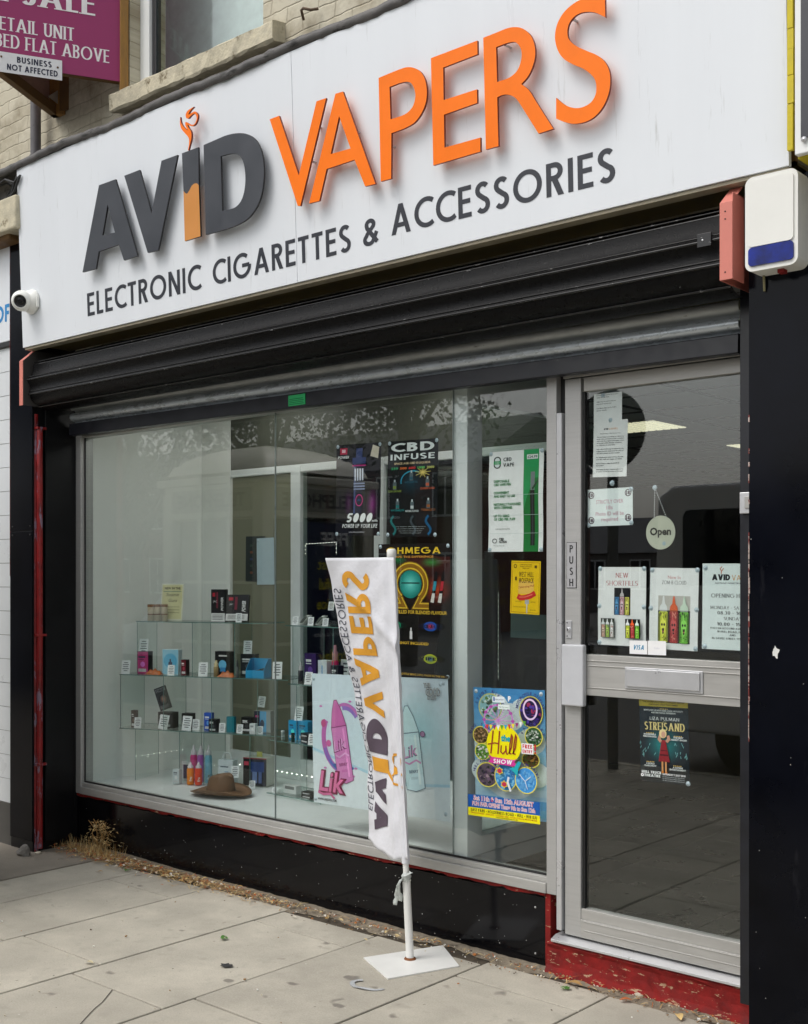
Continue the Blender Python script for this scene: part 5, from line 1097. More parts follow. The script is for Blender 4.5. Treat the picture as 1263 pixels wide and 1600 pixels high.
poster('notice', 'small white typed notice at the very top of the door glass', 'notice', (928, 616, 662), (972, 612, 657), d_txt(L1), (214, 222, 224), y=DG, pins=[(.33, .94), (.6, .05)])
poster('notice', 'longer typed notice with the shop heading, directly under the first notice on the door', 'notice', (926, 658, 746), (979, 655, 744), d_txt(L2, logo=True), (216, 224, 226), y=DG - .0016, bd=bend(7, .0025), cuts=(4, 6), pins=False)
def d_18(a, w, h):
    for x, y in ((.09, .84), (.90, .86), (.09, .16), (.90, .20)): a.ring(w * x, h * y, h * .085, h * .085, .0035, (70, 40, 60)); a.text('18', w * x, h * (y - .045), h * .09, (70, 40, 60), 'c', off=.05)
    for t, y in (('STRICTLY OVER', .60), ('18s', .44), ('Photo ID will be', .28), ('required', .13)): a.text(t, w * .5, h * y, h * .10, (206, 166, 180), 'c', fit=w * min(.62, .046 * len(t)), off=.01)
poster('notice', 'white notice with a ringed 18 in each corner and faded pink words', 'notice', (918, 766, 822), (989, 760, 821), d_18, (208, 216, 222), y=DG, pins=[(.03, .03), (.97, .06), (.97, .95)])
def bottles(a, x0, x1, y0, y1, spec):
    n = len(spec); bw = (x1 - x0) / n; r = random.Random(int(x0 * 9000))
    for i, (bc, cc, dc) in enumerate(spec):
        cx = x0 + bw * (i + .5); H = y1 - y0; hw = bw * .42; lt = tuple(min(255, v + 40) for v in bc)
        a.shape([(cx - hw, y0 + H * .02), (cx - hw * .6, y0), (cx + hw * .6, y0), (cx + hw, y0 + H * .02), (cx + hw, y0 + H * .64), (cx + hw * .8, y0 + H * .67), (cx - hw * .8, y0 + H * .67), (cx - hw, y0 + H * .64)], bc)
        a.rect(cx - hw * .95, y0 + H * .03, cx - hw * .7, y0 + H * .63, tuple(int(v * .5) for v in bc)); a.rect(cx + hw * .72, y0 + H * .03, cx + hw * .95, y0 + H * .63, tuple(int(v * .6) for v in bc)); a.rect(cx - hw * .3, y0 + H * .03, cx - hw * .05, y0 + H * .63, lt)
        a.rect(cx - hw * .85, y0 + H * .67, cx + hw * .85, y0 + H * .70, tuple(int(v * .75) for v in cc))
        a.shape([(cx - hw * .9, y0 + H * .70), (cx + hw * .9, y0 + H * .70), (cx + hw * .8, y0 + H * .78), (cx + hw * .35, y0 + H * .84), (cx + hw * .15, y0 + H), (cx - hw * .15, y0 + H), (cx - hw * .35, y0 + H * .84), (cx - hw * .8, y0 + H * .78)], cc)
        a.shape([(cx - hw * .62, y0 + H * .40), (cx - hw * .5, y0 + H * .47), (cx, y0 + H * .50), (cx + hw * .5, y0 + H * .47), (cx + hw * .62, y0 + H * .40), (cx + hw * .4, y0 + H * .24), (cx + hw * .2, y0 + H * .16), (cx - hw * .25, y0 + H * .16), (cx - hw * .45, y0 + H * .26)], lt)
        for q in (-1, 1): a.ell(cx + q * hw * .27, y0 + H * .385, hw * .2, H * .032, (20, 18, 18), 9)
        a.shape([(cx - hw * .28, y0 + H * .30), (cx + hw * .26, y0 + H * .31), (cx + hw * .16, y0 + H * .19), (cx - hw * .14, y0 + H * .18)], (26, 16, 16)); a.rect(cx - hw * .2, y0 + H * .225, cx + hw * .18, y0 + H * .25, (190, 90, 90))
        for k in range(7):
            yy = y0 + H * (.52 + r.uniform(0, .10)); xx = cx + hw * r.uniform(-.7, .6); a.line([(xx, yy), (xx + hw * r.uniform(-.1, .15), yy + H * .05)], hw * .13, dc)
        for k in range(6): xx = cx + hw * r.uniform(-.7, .6); yy = y0 + H * r.uniform(.04, .13); a.line([(xx, yy), (xx + hw * .25, yy + H * r.uniform(-.02, .03))], hw * .1, dc)
RD = (178, 60, 66)
def d_short(a, w, h):
    a.text('NEW', w * .50, h * .865, h * .06, RD, 'c', fit=w * .26, font='s', w=.11, con=.5, serif=1); a.text('SHORTFILLS', w * .50, h * .765, h * .06, RD, 'c', fit=w * .66, font='s', w=.11, con=.5, serif=1)
    a.rect(w * .34, h * .39, w * .68, h * .735, (30, 30, 34)); bottles(a, w * .34, w * .68, h * .395, h * .73, [((70, 130, 180), (24, 24, 28), (40, 80, 120)), ((222, 170, 180), (196, 190, 190), (90, 50, 60)), ((216, 210, 90), (24, 24, 28), (110, 90, 30))])
    a.rect(w * .08, h * .10, w * .37, h * .345, (60, 66, 58)); bottles(a, w * .08, w * .37, h * .105, h * .34, [((206, 170, 150), (226, 230, 230), (180, 60, 40)), ((150, 180, 80), (220, 226, 226), (50, 60, 120)), ((200, 200, 196), (220, 224, 224), (190, 60, 50))])
    a.rect(w * .61, h * .10, w * .92, h * .345, (26, 26, 26)); bottles(a, w * .61, w * .92, h * .105, h * .34, [((190, 206, 60), (220, 226, 226), (60, 90, 20)), ((170, 50, 50), (226, 96, 50), (230, 170, 150)), ((120, 190, 60), (214, 230, 220), (30, 60, 20))])
poster('poster', 'white poster headed new shortfills with three small bottle pictures, left in the door', 'poster', (934, 885, 1008), (1009, 887, 1010), d_short, (216, 224, 230), y=DG, bd=bend(8, .0035), cuts=(5, 6), pins=[(.04, .98), (.96, .98), (.03, .5), (.96, .5), (.03, .03)])
def d_zom(a, w, h):
    a.text('New In', w * .5, h * .865, h * .042, (196, 120, 120), 'c', fit=w * .26, off=.0); a.text('ZOM-B CLOUD', w * .5, h * .80, h * .045, (60, 60, 66), 'c', fit=w * .50, font='s', w=.12, con=.6, serif=1)
    a.rect(w * .18, h * .08, w * .84, h * .66, (190, 186, 180)); a.rect(w * .18, h * .08, w * .84, h * .48, (30, 26, 24)); bottles(a, w * .18, w * .84, h * .085, h * .655, [((196, 206, 50), (226, 228, 228), (60, 50, 20)), ((170, 50, 50), (226, 96, 44), (230, 160, 140)), ((110, 186, 60), (206, 224, 206), (30, 50, 20))])
poster('poster', 'white poster with three large bottles with skulls, middle of the door glass', 'poster', (1014, 887, 1013), (1090, 888, 1018), d_zom, (214, 222, 228), y=DG, bd=bend(9, .0035), cuts=(5, 6), pins=[(.04, .97), (.97, .98), (.03, .5), (.97, .5), (.96, .03)])
def d_open(a, w, h):
    K = (40, 42, 48); a.text('AVID', w * .16, h * .805, h * .07, K, fit=w * .31, font='s', w=.26, gap=.03); a.text('VAPERS', w * .50, h * .805, h * .062, (206, 146, 70), fit=w * .40, font='s', w=.11); a.text('ELECTRONIC CIGARETTES & ACCESSORIES', w * .54, h * .765, h * .015, (60, 66, 80), 'c', fit=w * .64, off=.02)
    a.line([(w * .32, h * .88), (w * .325, h * .91), (w * .30, h * .94), (w * .335, h * .965)], .003, (196, 110, 70)); a.line([(w * .325, h * .91), (w * .36, h * .945)], .003, (196, 110, 70))
    a.text('OPENING HOURS', w * .15, h * .605, h * .045, K, fit=w * .72, font='s', w=.14, con=.5, serif=1)
    for t, y, f, b_ in (('MONDAY - SATURDAY', .47, .76, .11), ('08.30 - 16.45', .41, .52, .15), ('SUNDAY', .345, .30, .11), ('10.00 - 15.00', .28, .52, .15)): a.text(t, w * .52, h * y, h * .036, K, 'c', fit=w * f, font='s', w=b_, con=.5, serif=1)
    for t, y, f in (('YOU CAN ALSO FIND AVID VAPERS AT', .238, .76), ('18 HULL ROAD, HESSLE', .20, .52), ('AND', .162, .10), ('46 SAVILE STREET, CITY CENTRE', .122, .70)): a.text(t, w * .52, h * y, h * .021, K, 'c', fit=w * f, font='s', w=.16, con=.6, serif=1)
poster('notice', 'opening hours notice in black capitals, cut off by the right pillar', 'notice', (1097, 881, 1013), (1190, 880, 1019), d_open, (206, 222, 228), y=DG, bd=bend(10, .0025), cuts=(4, 5), pins=[(.05, .95), (.05, .03)])
def d_visa(a, w, h): a.text('VISA', w * .5, h * .32, h * .36, (30, 130, 170), 'c', fit=w * .62, font='s', w=.2, slant=.25)
poster('card_sticker', 'white payment card sticker with blue letters at the foot of the upper door glass', 'sticker', (984, 1001, 1021), (1011.5, 1001, 1023), d_visa, (226, 232, 236), y=.0205, pins=False, front=True)
def d_mc(a, w, h): a.text('Debit', w * .5, h * .42, h * .14, (206, 206, 214), 'c')
poster('card_sticker', 'blank looking white sticker just right of the blue lettered card sticker', 'sticker', (1012.5, 1001, 1023), (1041, 1002, 1024), d_mc, (228, 232, 236), y=.0205, pins=False, front=True)
def d_stage(a, w, h):
    a.grad(0, 0, w, h * .92, (12, 22, 30), (14, 34, 44), 5); blob(a, w * .5, h * .46, w * .44, h * .26, (14, 32, 42), (20, 140, 140), 12)
    a.rect(0, h * .92, w, h, (206, 186, 60)); a.text('THE STUNNING NEW CONCERT SHOW', w * .5, h * .967, h * .018, (80, 70, 20), 'c', fit=w * .86, off=.02); a.text('ONE NIGHT ONLY THIS SUMMER', w * .5, h * .935, h * .018, (80, 70, 20), 'c', fit=w * .6, off=.02)
    S_ = lambda x, y: [a.ell(w * (x + k * .035), h * y, w * .012, h * .007, (226, 196, 110), 5) for k in range(5)]
    S_(.44, .895)
    for t, y, f, hh in (("BEWITCHED US WITH SHEER VOCAL VIRTUOSITY", .865, .80, .018), ('AND EMOTIONAL EXPRESSION', .838, .5, .018)): a.text(t, w * .5, h * y, h * hh, (220, 226, 226), 'c', fit=w * f, off=.02)
    a.text('LIZA PULMAN', w * .52, h * .755, h * .04, (226, 230, 230), 'c', fit=w * .60, font='s', w=.11); a.text('SINGS', w * .52, h * .735, h * .012, (200, 200, 160), 'c'); a.text('STREISAND', w * .52, h * .635, h * .095, (226, 206, 140), 'c', fit=w * .82, font='s', w=.2, con=.4, serif=1)
    S_(.15, .595); S_(.72, .575); S_(.15, .245); S_(.70, .22)
    for x, y, ts in ((.22, .57, ('INCREDIBLE', 'PERFORMANCE')), (.80, .55, ('THE BEST', 'CABARET SINGER')), (.22, .215, ('A WORLD', 'CLASS SHOW')), (.78, .19, ('A SUPERB', 'ENTERTAINMENT'))):
        for i, t in enumerate(ts): a.text(t, w * x, h * (y - i * .026), h * .018, (220, 226, 226), 'c', fit=w * .025 * len(t), off=.03)
    rr = random.Random(5)
    for _ in range(26): x = rr.choice((rr.uniform(.02, .32), rr.uniform(.68, .97))); y = rr.uniform(.3, .47); a.line([(w * x, h * y), (w * (x + rr.uniform(-.03, .03)), h * (y + .03))], .0014, (140, 210, 210))
    a.shape([(w * .44, h * .26), (w * .43, h * .33), (w * .40, h * .25), (w * .62, h * .24), (w * .60, h * .33), (w * .58, h * .26)], (40, 10, 20))
    a.shape([(w * .40, h * .26), (w * .44, h * .42), (w * .47, h * .52), (w * .55, h * .52), (w * .58, h * .42), (w * .63, h * .26)], (140, 30, 40)); a.rect(w * .43, h * .33, w * .60, h * .35, (80, 14, 26)); a.rect(w * .45, h * .39, w * .58, h * .40, (80, 14, 26))
    a.rect(w * .46, h * .14, w * .495, h * .26, (206, 150, 96)); a.rect(w * .53, h * .13, w * .565, h * .26, (206, 150, 96)); a.rect(w * .455, h * .12, w * .50, h * .15, (200, 120, 40)); a.rect(w * .53, h * .11, w * .575, h * .14, (200, 120, 40))
    a.line([(w * .46, h * .50), (w * .42, h * .53), (w * .45, h * .58)], .012, (196, 150, 126)); a.line([(w * .57, h * .50), (w * .62, h * .54), (w * .60, h * .58)], .012, (196, 150, 126))
    a.ell(w * .50, h * .60, w * .075, h * .055, (226, 206, 150)); a.ell(w * .51, h * .59, w * .042, h * .038, (206, 160, 136))
    a.text('HULL TRUCK', w * .05, h * .105, h * .032, (232, 236, 236), fit=w * .40, font='s', w=.22); a.text('THEATRE', w * .10, h * .065, h * .032, (232, 236, 236), fit=w * .33, font='s', w=.22); a.ring(w * .06, h * .08, w * .022, h * .014, .004, (232, 236, 236))
    a.text('SATURDAY 7 JULY 2018', w * .48, h * .10, h * .020, (232, 236, 236), fit=w * .46, off=.03)
    for k in range(3): a.text('Box office and online booking at hulltruck.co.uk', w * .48, h * (.075 - .022 * k), h * .012, (190, 200, 200), fit=w * .44)
poster('poster', 'dark teal theatre poster of a woman in a red dress, in the lower door pane', 'poster', (1001.5, 1091, 1221), (1078, 1098, 1226), d_stage, (12, 24, 32), y=.0305, pins=[(.97, .02)])
poster('paper_sheet', 'plain grey blue sheet of paper seen under the small yellow poster', 'paper', (798, 958, 996), (856, 961, 999), lambda a, w, h: a.text('please do not lean bicycles here', w * .5, h * .2, h * .08, (120, 150, 165), 'c', fit=w * .5), (128, 150, 152), y=DY - .1, pins=False)
b_ = poster('paper_sheet', 'blank pale blue sheet pinned at the back of the window display', 'paper', (402, 841, 914), (429, 840, 913), lambda a, w, h: None, (176, 198, 208), y=DY + .012, pins=[(.1, .95)])
poster('poster', 'narrow dark poster half hidden behind the blank blue sheet', 'poster', (384, 838, 909), (414, 838, 909), lambda a, w, h: [a.ell(w * .3, h * (.2 + k * .15), w * .08, h * .03, ((120, 70, 50), (60, 80, 70), (50, 60, 100))[k % 3]) for k in range(5)], (34, 44, 46), y=DY + .016, pins=False)
# open sign
oc = PY(1023, 832, .014); ow = (XY(1046, .014) - XY(1000.5, .014)) / 2; oh = (ZY(1023, 806, .014) - ZY(1023, 859, .014)) / 2
os_ = thing('open_sign', 'round cream sign reading Open hanging on a chain in the door', 'sign', tuple(oc))
cream = M('cream_disc', lin(190, 192, 174), .35, var=.05, vs=10)
DYs = .036
def toD(x, y, d): return Vector((oc.x + .013 + x, DYs - d, oc.z + y))
a = Art(ow * 2, oh * 2, cream); a.outline = [(ow + ow * math.cos(2 * math.pi * i / 40), oh + oh * math.sin(2 * math.pi * i / 40)) for i in range(40)]
a.text('Open', ow, oh * .86, oh * .42, (40, 38, 34), 'c', fit=ow * 1.45, off=.035)
a.ell(ow * 1.25, oh * .35, ow * .12, oh * .12, (160, 180, 190))
a.mesh(lambda x, y, d: toD(x - ow, y - oh, d), name='disc', parent=os_, thick=.003, lay=.0004)
hx = XY(1024, DYs); hz = ZY(1024, 762, DYs)
b = MB()
for q in (-1, 1):
    p0, p1 = Vector((hx, DYs - .002, hz)), toD(q * ow * .42, oh * .86, .001)
    for k in range(14): 
        c_ = p0.lerp(p1, (k + .5) / 14); b.lathe(c_ - Vector((0, 0, .003)), [(0, 0), (.0022, .001), (.0024, .003), (.0022, .005), (0, .006)], silver, 6)
b.build('chain', os_)
b = MB(); b.lathe((hx, DYs - .004, hz), [(.0, 0), (.010, 0), (.010, .003), (.0, .004)], M('clear_sucker', lin(190, 205, 215), .2), 16, (1, 0, 0), (0, 0, 1), (0, 1, 0)); b.build('suction_cup', os_)
b = MB(); q = PY(957, 755, DYs); b.lathe(q, [(.0, 0), (.012, 0), (.010, .004), (.004, .006), (.0, .010)], M('clear_sucker'), 16, (1, 0, 0), (0, 0, 1), (0, -1, 0)); b.build('suction_cup', origin=tuple(q), label='bare clear sucker on the door glass between the two papers at left', cat='sucker')
# ================================================================== window display
UO = Vector((-5.95, .20, 0)); UD = Vector((.934, .357, 0)).normalized(); UN = Vector((-UD.y, UD.x, 0))      # angled left unit
VO = Vector((-4.72, .45, 0)); VD = Vector((1, -.02, 0)).normalized(); VN = Vector((-VD.y, VD.x, 0))
class Unit:
    def __init__(s, o, d, n): s.o, s.d, s.n = o, d, n
    def at(s, px, off):                            # point of the line `off` behind the front edge under this column
        r = ray(px); q = s.o + s.n * off - CAM; k = r.x * s.d.y - r.y * s.d.x
        t = (q.x * s.d.y - q.y * s.d.x) / k; return CAM + r * t, t
    def p(s, px, off, z): q, t = s.at(px, off); return Vector((q.x, q.y, z))
    def z(s, px, py, off): q, t = s.at(px, off); return 1.6 + (HPY - py) * t / FPX
U1, U2 = Unit(UO, UD, UN), Unit(VO, VD, VN)
ZS = [1.330, 1.010, .687, .377]
shelf_g = glass_mat('shelf_glass', (.95, .98, .97), .05)
edge_g = M('green_glass_edge', lin(96, 128, 122), .2, var=.1, vs=20)
def gplate(b, o, e1, e2, e3):                      # pane with darker edges
    b.obox(o, e1, e2, e3, shelf_g)
def unit(name, label, U, rows):
    t = thing(name, label, 'display unit', tuple(U.o + Vector((0, 0, ZS[3]))))
    for (pa, pb, zt, dep, uprights, zlow) in rows:
        A, B = U.p(pa, 0, zt), U.p(pb, 0, zt); L = (B - A).length
        b = MB(); b.obox(A - Vector((0, 0, .005)), U.d * L, U.n * dep, Vector((0, 0, .005)), shelf_g)
        b.obox(A - Vector((0, 0, .0052)) - U.n * .0012, U.d * L, U.n * .001, Vector((0, 0, .0054)), edge_g)
        b.obox(A - Vector((0, 0, .0052)) + U.n * (dep + .0002), U.d * L, U.n * .001, Vector((0, 0, .0054)), edge_g)
        b.build('shelf', t)
        for px in uprights:
            C_ = U.p(px, 0, zlow); h = zt - .006 - zlow
            b = MB(); b.obox(C_ + U.n * .003, U.d * .004, U.n * (dep - .006), Vector((0, 0, h)), shelf_g)
            b.obox(C_ + U.n * .0015, U.d * .0035, U.n * .0015, Vector((0, 0, h)), edge_g); b.obox(C_ + U.n * (dep - .002), U.d * .0025, U.n * .0015, Vector((0, 0, h)), edge_g)
            b.build('side_panel', t)
    return t
unit('glass_display_unit', 'stepped glass shelf unit on the left of the window, full of small boxes', U1,
     [(213, 418, ZS[0], .22, (214, 300, 366), ZS[1]), (187, 450, ZS[1], .26, (188, 255, 330, 402), ZS[2]), (187, 447, ZS[2], .26, (211, 280, 318, 390), ZS[3])])
unit('glass_display_unit', 'second glass shelf unit in the middle of the window, behind the wide pale blue poster', U2,
     [(446, 560, ZS[0], .24, (457, 520), ZS[1]), (450, 600, ZS[1], .24, (463, 530), ZS[2]), (417, 560, ZS[2], .24, (430, 500), ZS[3]), (417, 500, ZS[3] + .012, .26, (), .377)])
def pbox(label, U, pa, pb, ytop, base, off, dep, face, side=None, draw=None, lean=0, name='product_box', turn=0, cat='box', z0=None):
    """carton whose front spans two columns; standing on the glass at height base"""
    A, ta = U.at(pa, off); B, tb = U.at(pb, off); z0 = base if z0 is None else z0
    A = Vector((A.x, A.y, z0 + .0004)); B = Vector((B.x, B.y, z0 + .0004)); w = max(.012, (B - A).length); ex = U.d.copy(); k = (ta + tb) / 2
    h = max(.02, 1.6 + (HPY - ytop) * k / FPX - z0)
    if turn: ex = Matrix.Rotation(R(turn), 3, 'Z') @ ex
    ey = Vector((-ex.y, ex.x, 0)); ez = Vector((0, 0, 1))
    if lean: M_ = Matrix.Rotation(R(lean), 3, ex); ey2 = M_ @ ey; ez = M_ @ ez; ey = ey2; A = A + Vector((0, 0, dep * abs(math.sin(R(lean)))))
    t = thing(name, label, cat, tuple(A + ex * w / 2)); fm = ink(face) if isinstance(face, tuple) else face; sm = ink(side) if side else fm
    b = MB(); b.obox(A, ex * w, ey * dep, ez * h, sm); b.build('carton', t, bevel=.0012)
    a = Art(w - .003, h - .003, fm)
    if draw: draw(a, w - .003, h - .003)
    else:
        r = random.Random(hash(label) % 9999 if False else len(label) * 7 + int(pa))
        c = (232, 232, 232) if sum(face) < 380 else (60, 70, 90)
        a.rect(w * .12, h * .70, w * .12 + w * r.uniform(.4, .66), h * .78, c); a.rect(w * .12, h * .62, w * .6, h * .65, c); a.rect(w * .12, h * .08, w * .8, h * .22, (206, 206, 206)); a.ell(w * .5, h * .42, w * .2, h * .12, tuple(min(255, int(v * 1.5 + 30)) for v in face))
    o = A + ex * .0015 + ez * .0015 - ey * .0008
    a.mesh(lambda x, y, d: o + ex * x + ez * y - ey * d, name='printed_face', parent=t, thick=.0006, lay=.00012)
    return t, A, ex, ey, ez, w, h
# price cards: one card built, then copied
def card_art(a, w, h):
    r = random.Random(3)
    for i, f in enumerate((.5, .7, .6, .72, .45)): a.rect(w * .5 - w * f / 2, h * (.80 - i * .15), w * .5 + w * f / 2, h * (.86 - i * .15), (88, 92, 98))
CWD, CHT = .044, .068
ca_ = Art(CWD, CHT, (230, 233, 234)); card_art(ca_, CWD, CHT); proto = ca_.mesh(lambda x, y, d: Vector((x - CWD / 2, -d, y)), name='price_card', thick=.0006, lay=.0001, origin=(0, 0, 0), cat='price card')
def card(label, U, px, ytop, base, off, first=[True], z=None, tilt=-14, roll=0):
    if first[0]: c = proto; first[0] = False
    else: c = copy_tree(proto)
    q, t = U.at(px, off); z0 = (base if z is None else z); h = max(.03, 1.6 + (HPY - ytop) * t / FPX - z0)
    c.location = (q.x, q.y, z0 + .001); s = h / CHT; c.scale = (min(1.25, max(.8, s)), 1, s); c.rotation_euler = (R(tilt), R(roll), math.atan2(U.d.y, U.d.x) + R(18))
    tag(c, label, 'price card', 'white price cards in the window display'); return c
BKx = (24, 24, 28)
def jar(label, U, px, off, base, ht, rad, body, lid, name='jar', cat='jar'):
    q, t = U.at(px, off); t_ = thing(name, label, cat, (q.x, q.y, base)); c = Vector((q.x, q.y, base + .0005))
    b = MB(); b.lathe(c, [(0, 0), (rad, 0), (rad, ht * .82), (rad * .92, ht * .86)], ink(body), 18); b.build('body', t_)
    b = MB(); b.lathe(c, [(rad * 1.03, ht * .84), (rad * 1.03, ht), (0, ht)], ink(lid), 18); b.lathe(c, [(rad * 1.01, ht * .35), (rad * 1.01, ht * .42)], ink(lid), 18); b.build('lid', t_)
Z1, Z2, Z3, Z4 = ZS
for i, (px, o_, l) in enumerate(((236, .10, 'leftmost of the three small cream tins on the top glass shelf'), (246, .12, 'middle one of the three small cream tins on the top glass shelf'), (257, .14, 'right tin of the three, in front of the cream card'))):
    jar(l, U1, px, o_, Z1, .098, .020, (196, 184, 160), (120, 84, 56), 'tin', 'tin')
def d_steam(a, w, h):
    a.rect(w * .05, h * .03, w * .95, h * .97, (214, 210, 164)); a.text('NEW IN THE', w * .5, h * .85, h * .06, (60, 56, 50), 'c', fit=w * .72, off=.03); a.text('Steamin', w * .5, h * .66, h * .09, (40, 44, 60), 'c', fit=w * .58, slant=.3); a.text('Guns', w * .52, h * .50, h * .09, (40, 44, 60), 'c', fit=w * .38, slant=.3)
    a.rect(w * .1, h * .78, w * .9, h * .80, (120, 150, 130))
    for k in range(3): a.rect(w * .18, h * (.36 - k * .08), w * .85, h * (.37 - k * .08), (110, 110, 90))
pbox('cream card with handwritten style lettering standing behind the tins', U1, 250, 285, 912, Z1, .17, .003, (222, 222, 206), draw=d_steam, name='show_card', lean=-6, cat='card')
def d_pw(tt):
    def f(a, w, h): a.rect(0, 0, w, h * .26, (222, 222, 222)); a.rect(w * .1, h * .78, w * .3, h * .9, (186, 40, 60)); a.rect(w * .38, h * .42, w * .5, h * .92, (120, 40, 60)); a.text('POWER', w * .88, h * .34, w * .16, (232, 232, 232), rot=90, off=.03, slant=.2, fit=h * .42); [a.rect(w * .1, h * (.06 + k * .045), w * .85, h * (.075 + k * .045), (60, 60, 64)) for k in range(4)]; a.text('JAC', w * .14, h * .6, h * .06, (230, 230, 230))
    return f
pbox('upright black carton with white lettering near the right end of the top glass shelf', U1, 330, 352, 921, Z1, .08, .035, BKx, draw=d_pw(0))
pbox('tilted black carton leaning beside the upright one on the top glass shelf', U1, 352, 384, 930, Z1, .05, .03, (34, 34, 38), draw=d_pw(1), lean=-14, turn=14)
card('price card in front of the tilted black carton', U1, 373, 958, Z1, .02)
# second tier
pbox('pink and black carton at the left end of the second glass shelf', U1, 214, 232, 1018, Z2, .06, .05, (196, 70, 130), BKx)
card('price card standing on top of the pink carton', U1, 224, 998, Z2, .08, z=Z2 + .115)
card('leftmost price card on the second glass shelf', U1, 196, 1032, Z2, .02)
pbox('pale blue carton on the second glass shelf, right of the pink one', U1, 254, 279, 1015, Z2, .08, .045, (150, 206, 230), (206, 222, 228), draw=lambda a, w, h: [a.ell(w * .5, h * .55, w * .42, h * .3, (90, 180, 220)), a.rect(w * .38, h * .1, w * .62, h * .5, (20, 40, 80)), a.rect(w * .45, h * .5, w * .55, h * .62, (20, 40, 80))])
card('price card in front of the pale blue carton', U1, 267, 1039, Z2, .01)
pbox('small dark red carton beside the pale blue one', U1, 283, 291, 1031, Z2, .06, .04, (110, 30, 44), (40, 12, 20))
card('price card alone in the middle of the second glass shelf', U1, 317, 1035, Z2, .02)
pbox('black carton with a light blue device picture on the second glass shelf', U1, 336, 360, 1018, Z2, .10, .05, BKx, draw=lambda a, w, h: [a.ell(w * .5, h * .45, w * .26, h * .2, (110, 190, 230)), a.rect(w * .35, h * .16, w * .7, h * .34, (60, 140, 200)), a.rect(w * .25, h * .8, w * .8, h * .86, (220, 220, 220))])
pbox('black carton behind the blue tray on the second glass shelf', U1, 376, 399, 1022, Z2, .14, .05, (34, 38, 42))
card('price card standing on top of the black carton over the blue tray', U1, 387, 1001, Z2, .15, z=Z2 + .13)
card('price card at the far right end of the second glass shelf', U1, 433, 1034, Z2, .02)
def tube_mod(label, U, px, off, base, ytop, rad, c1, c2, name='vape_device'):
    q, t = U.at(px, off); h = 1.6 + (HPY - ytop) * t / FPX - base; c = Vector((q.x, q.y, base + .0005)); t_ = thing(name, label, 'device', tuple(c))
    b = MB(); b.lathe(c, [(0, 0), (rad, 0), (rad, h * .6), (rad * .8, h * .62)], ink(c1, .25), 16); b.build('battery', t_)
    b = MB(); b.lathe(c, [(rad * .8, h * .62), (rad * .85, h * .82), (rad * .5, h * .85), (rad * .4, h), (0, h)], ink(c2, .2), 16); b.build('tank', t_)
tube_mod('gold and black device standing left of the black carton with the blue picture', U1, 338, .04, Z2, 1032, .015, (150, 130, 90), (196, 180, 140))
tube_mod('slim grey device on the second glass shelf just left of the blue tray', U1, 371, .05, Z2, 1032, .009, (110, 112, 112), (60, 60, 60))
def bag(label, U, pa, pb, off, base, h, col):
    A = U.p(pa, off, base); B = U.p(pb, off, base); L = (B - A).length; r = random.Random(int(pa)); b = MB(); vs = []; nn, mm = 14, 7
    for i in range(nn + 1):
        for j in range(mm + 1):
            u, v = i / nn, j / mm; k = math.sin(math.pi * u) ** .6 * math.sin(math.pi * v) ** .7
            vs.append(A + U.d * (u * L) + U.n * ((v - .3) * .05) + Vector((0, 0, .001 + h * k * (1 + .25 * math.sin(u * 19 + v * 7)) + r.uniform(0, .002))))
    b.add(vs, [(i * (mm + 1) + j, (i + 1) * (mm + 1) + j, (i + 1) * (mm + 1) + j + 1, i * (mm + 1) + j + 1) for i in range(nn) for j in range(mm)], M('orange_wrap', lin(176, 90, 26), .35, var=.3, vs=60, bump=.5, bs=200), True)
    A0 = [v.copy() for v in vs]; o = b.build('wrapped_pack', label=label, cat='pack', group='orange packs in the window')
bag('crumpled orange pack under the pink and pale blue cartons', U1, 228, 252, .03, Z2, .030, 0)
bag('crumpled orange pack at the foot of the black carton with the blue picture', U1, 341, 366, .015, Z2, .032, 0)
tr = thing('display_tray', 'bright blue card tray with a sloping open top, right end of the second shelf', 'tray', tuple(U1.p(398, .02, Z2)))
A = U1.p(384, .02, Z2 + .0005); B = U1.p(412, .02, Z2); L = (B - A).length; cy_ = ink((40, 150, 200)); b = MB()
for e in (0, L - .002):
    o = A + U1.d * e; q = [o, o + U1.n * .10, o + U1.n * .10 + Vector((0, 0, .11)), o + U1.n * .06 + Vector((0, 0, .11)), o + Vector((0, 0, .045))]
    b.add(q + [v + U1.d * .002 for v in q], [(4, 3, 2, 1, 0), (5, 6, 7, 8, 9)] + [(i, (i + 1) % 5, (i + 1) % 5 + 5, i + 5) for i in range(5)], cy_)
b.obox(A + U1.d * .002, U1.d * (L - .004), U1.n * .002, Vector((0, 0, .045)), cy_); b.obox(A + U1.d * .002 + U1.n * .098, U1.d * (L - .004), U1.n * .002, Vector((0, 0, .109)), cy_); b.obox(A + U1.d * .002, U1.d * (L - .004), U1.n * .098, Vector((0, 0, .003)), cy_); b.build('tray', tr)
b = MB()
for k in range(4): b.obox(A + U1.d * (.012 + k * (L - .02) / 4) + U1.n * .012, U1.d * .016, U1.n * .07, Vector((0, 0, .03 + .008 * k)), ink(((190, 60, 50), (30, 30, 34), (90, 60, 50), (30, 40, 44))[k]))
b.build('packets', tr)
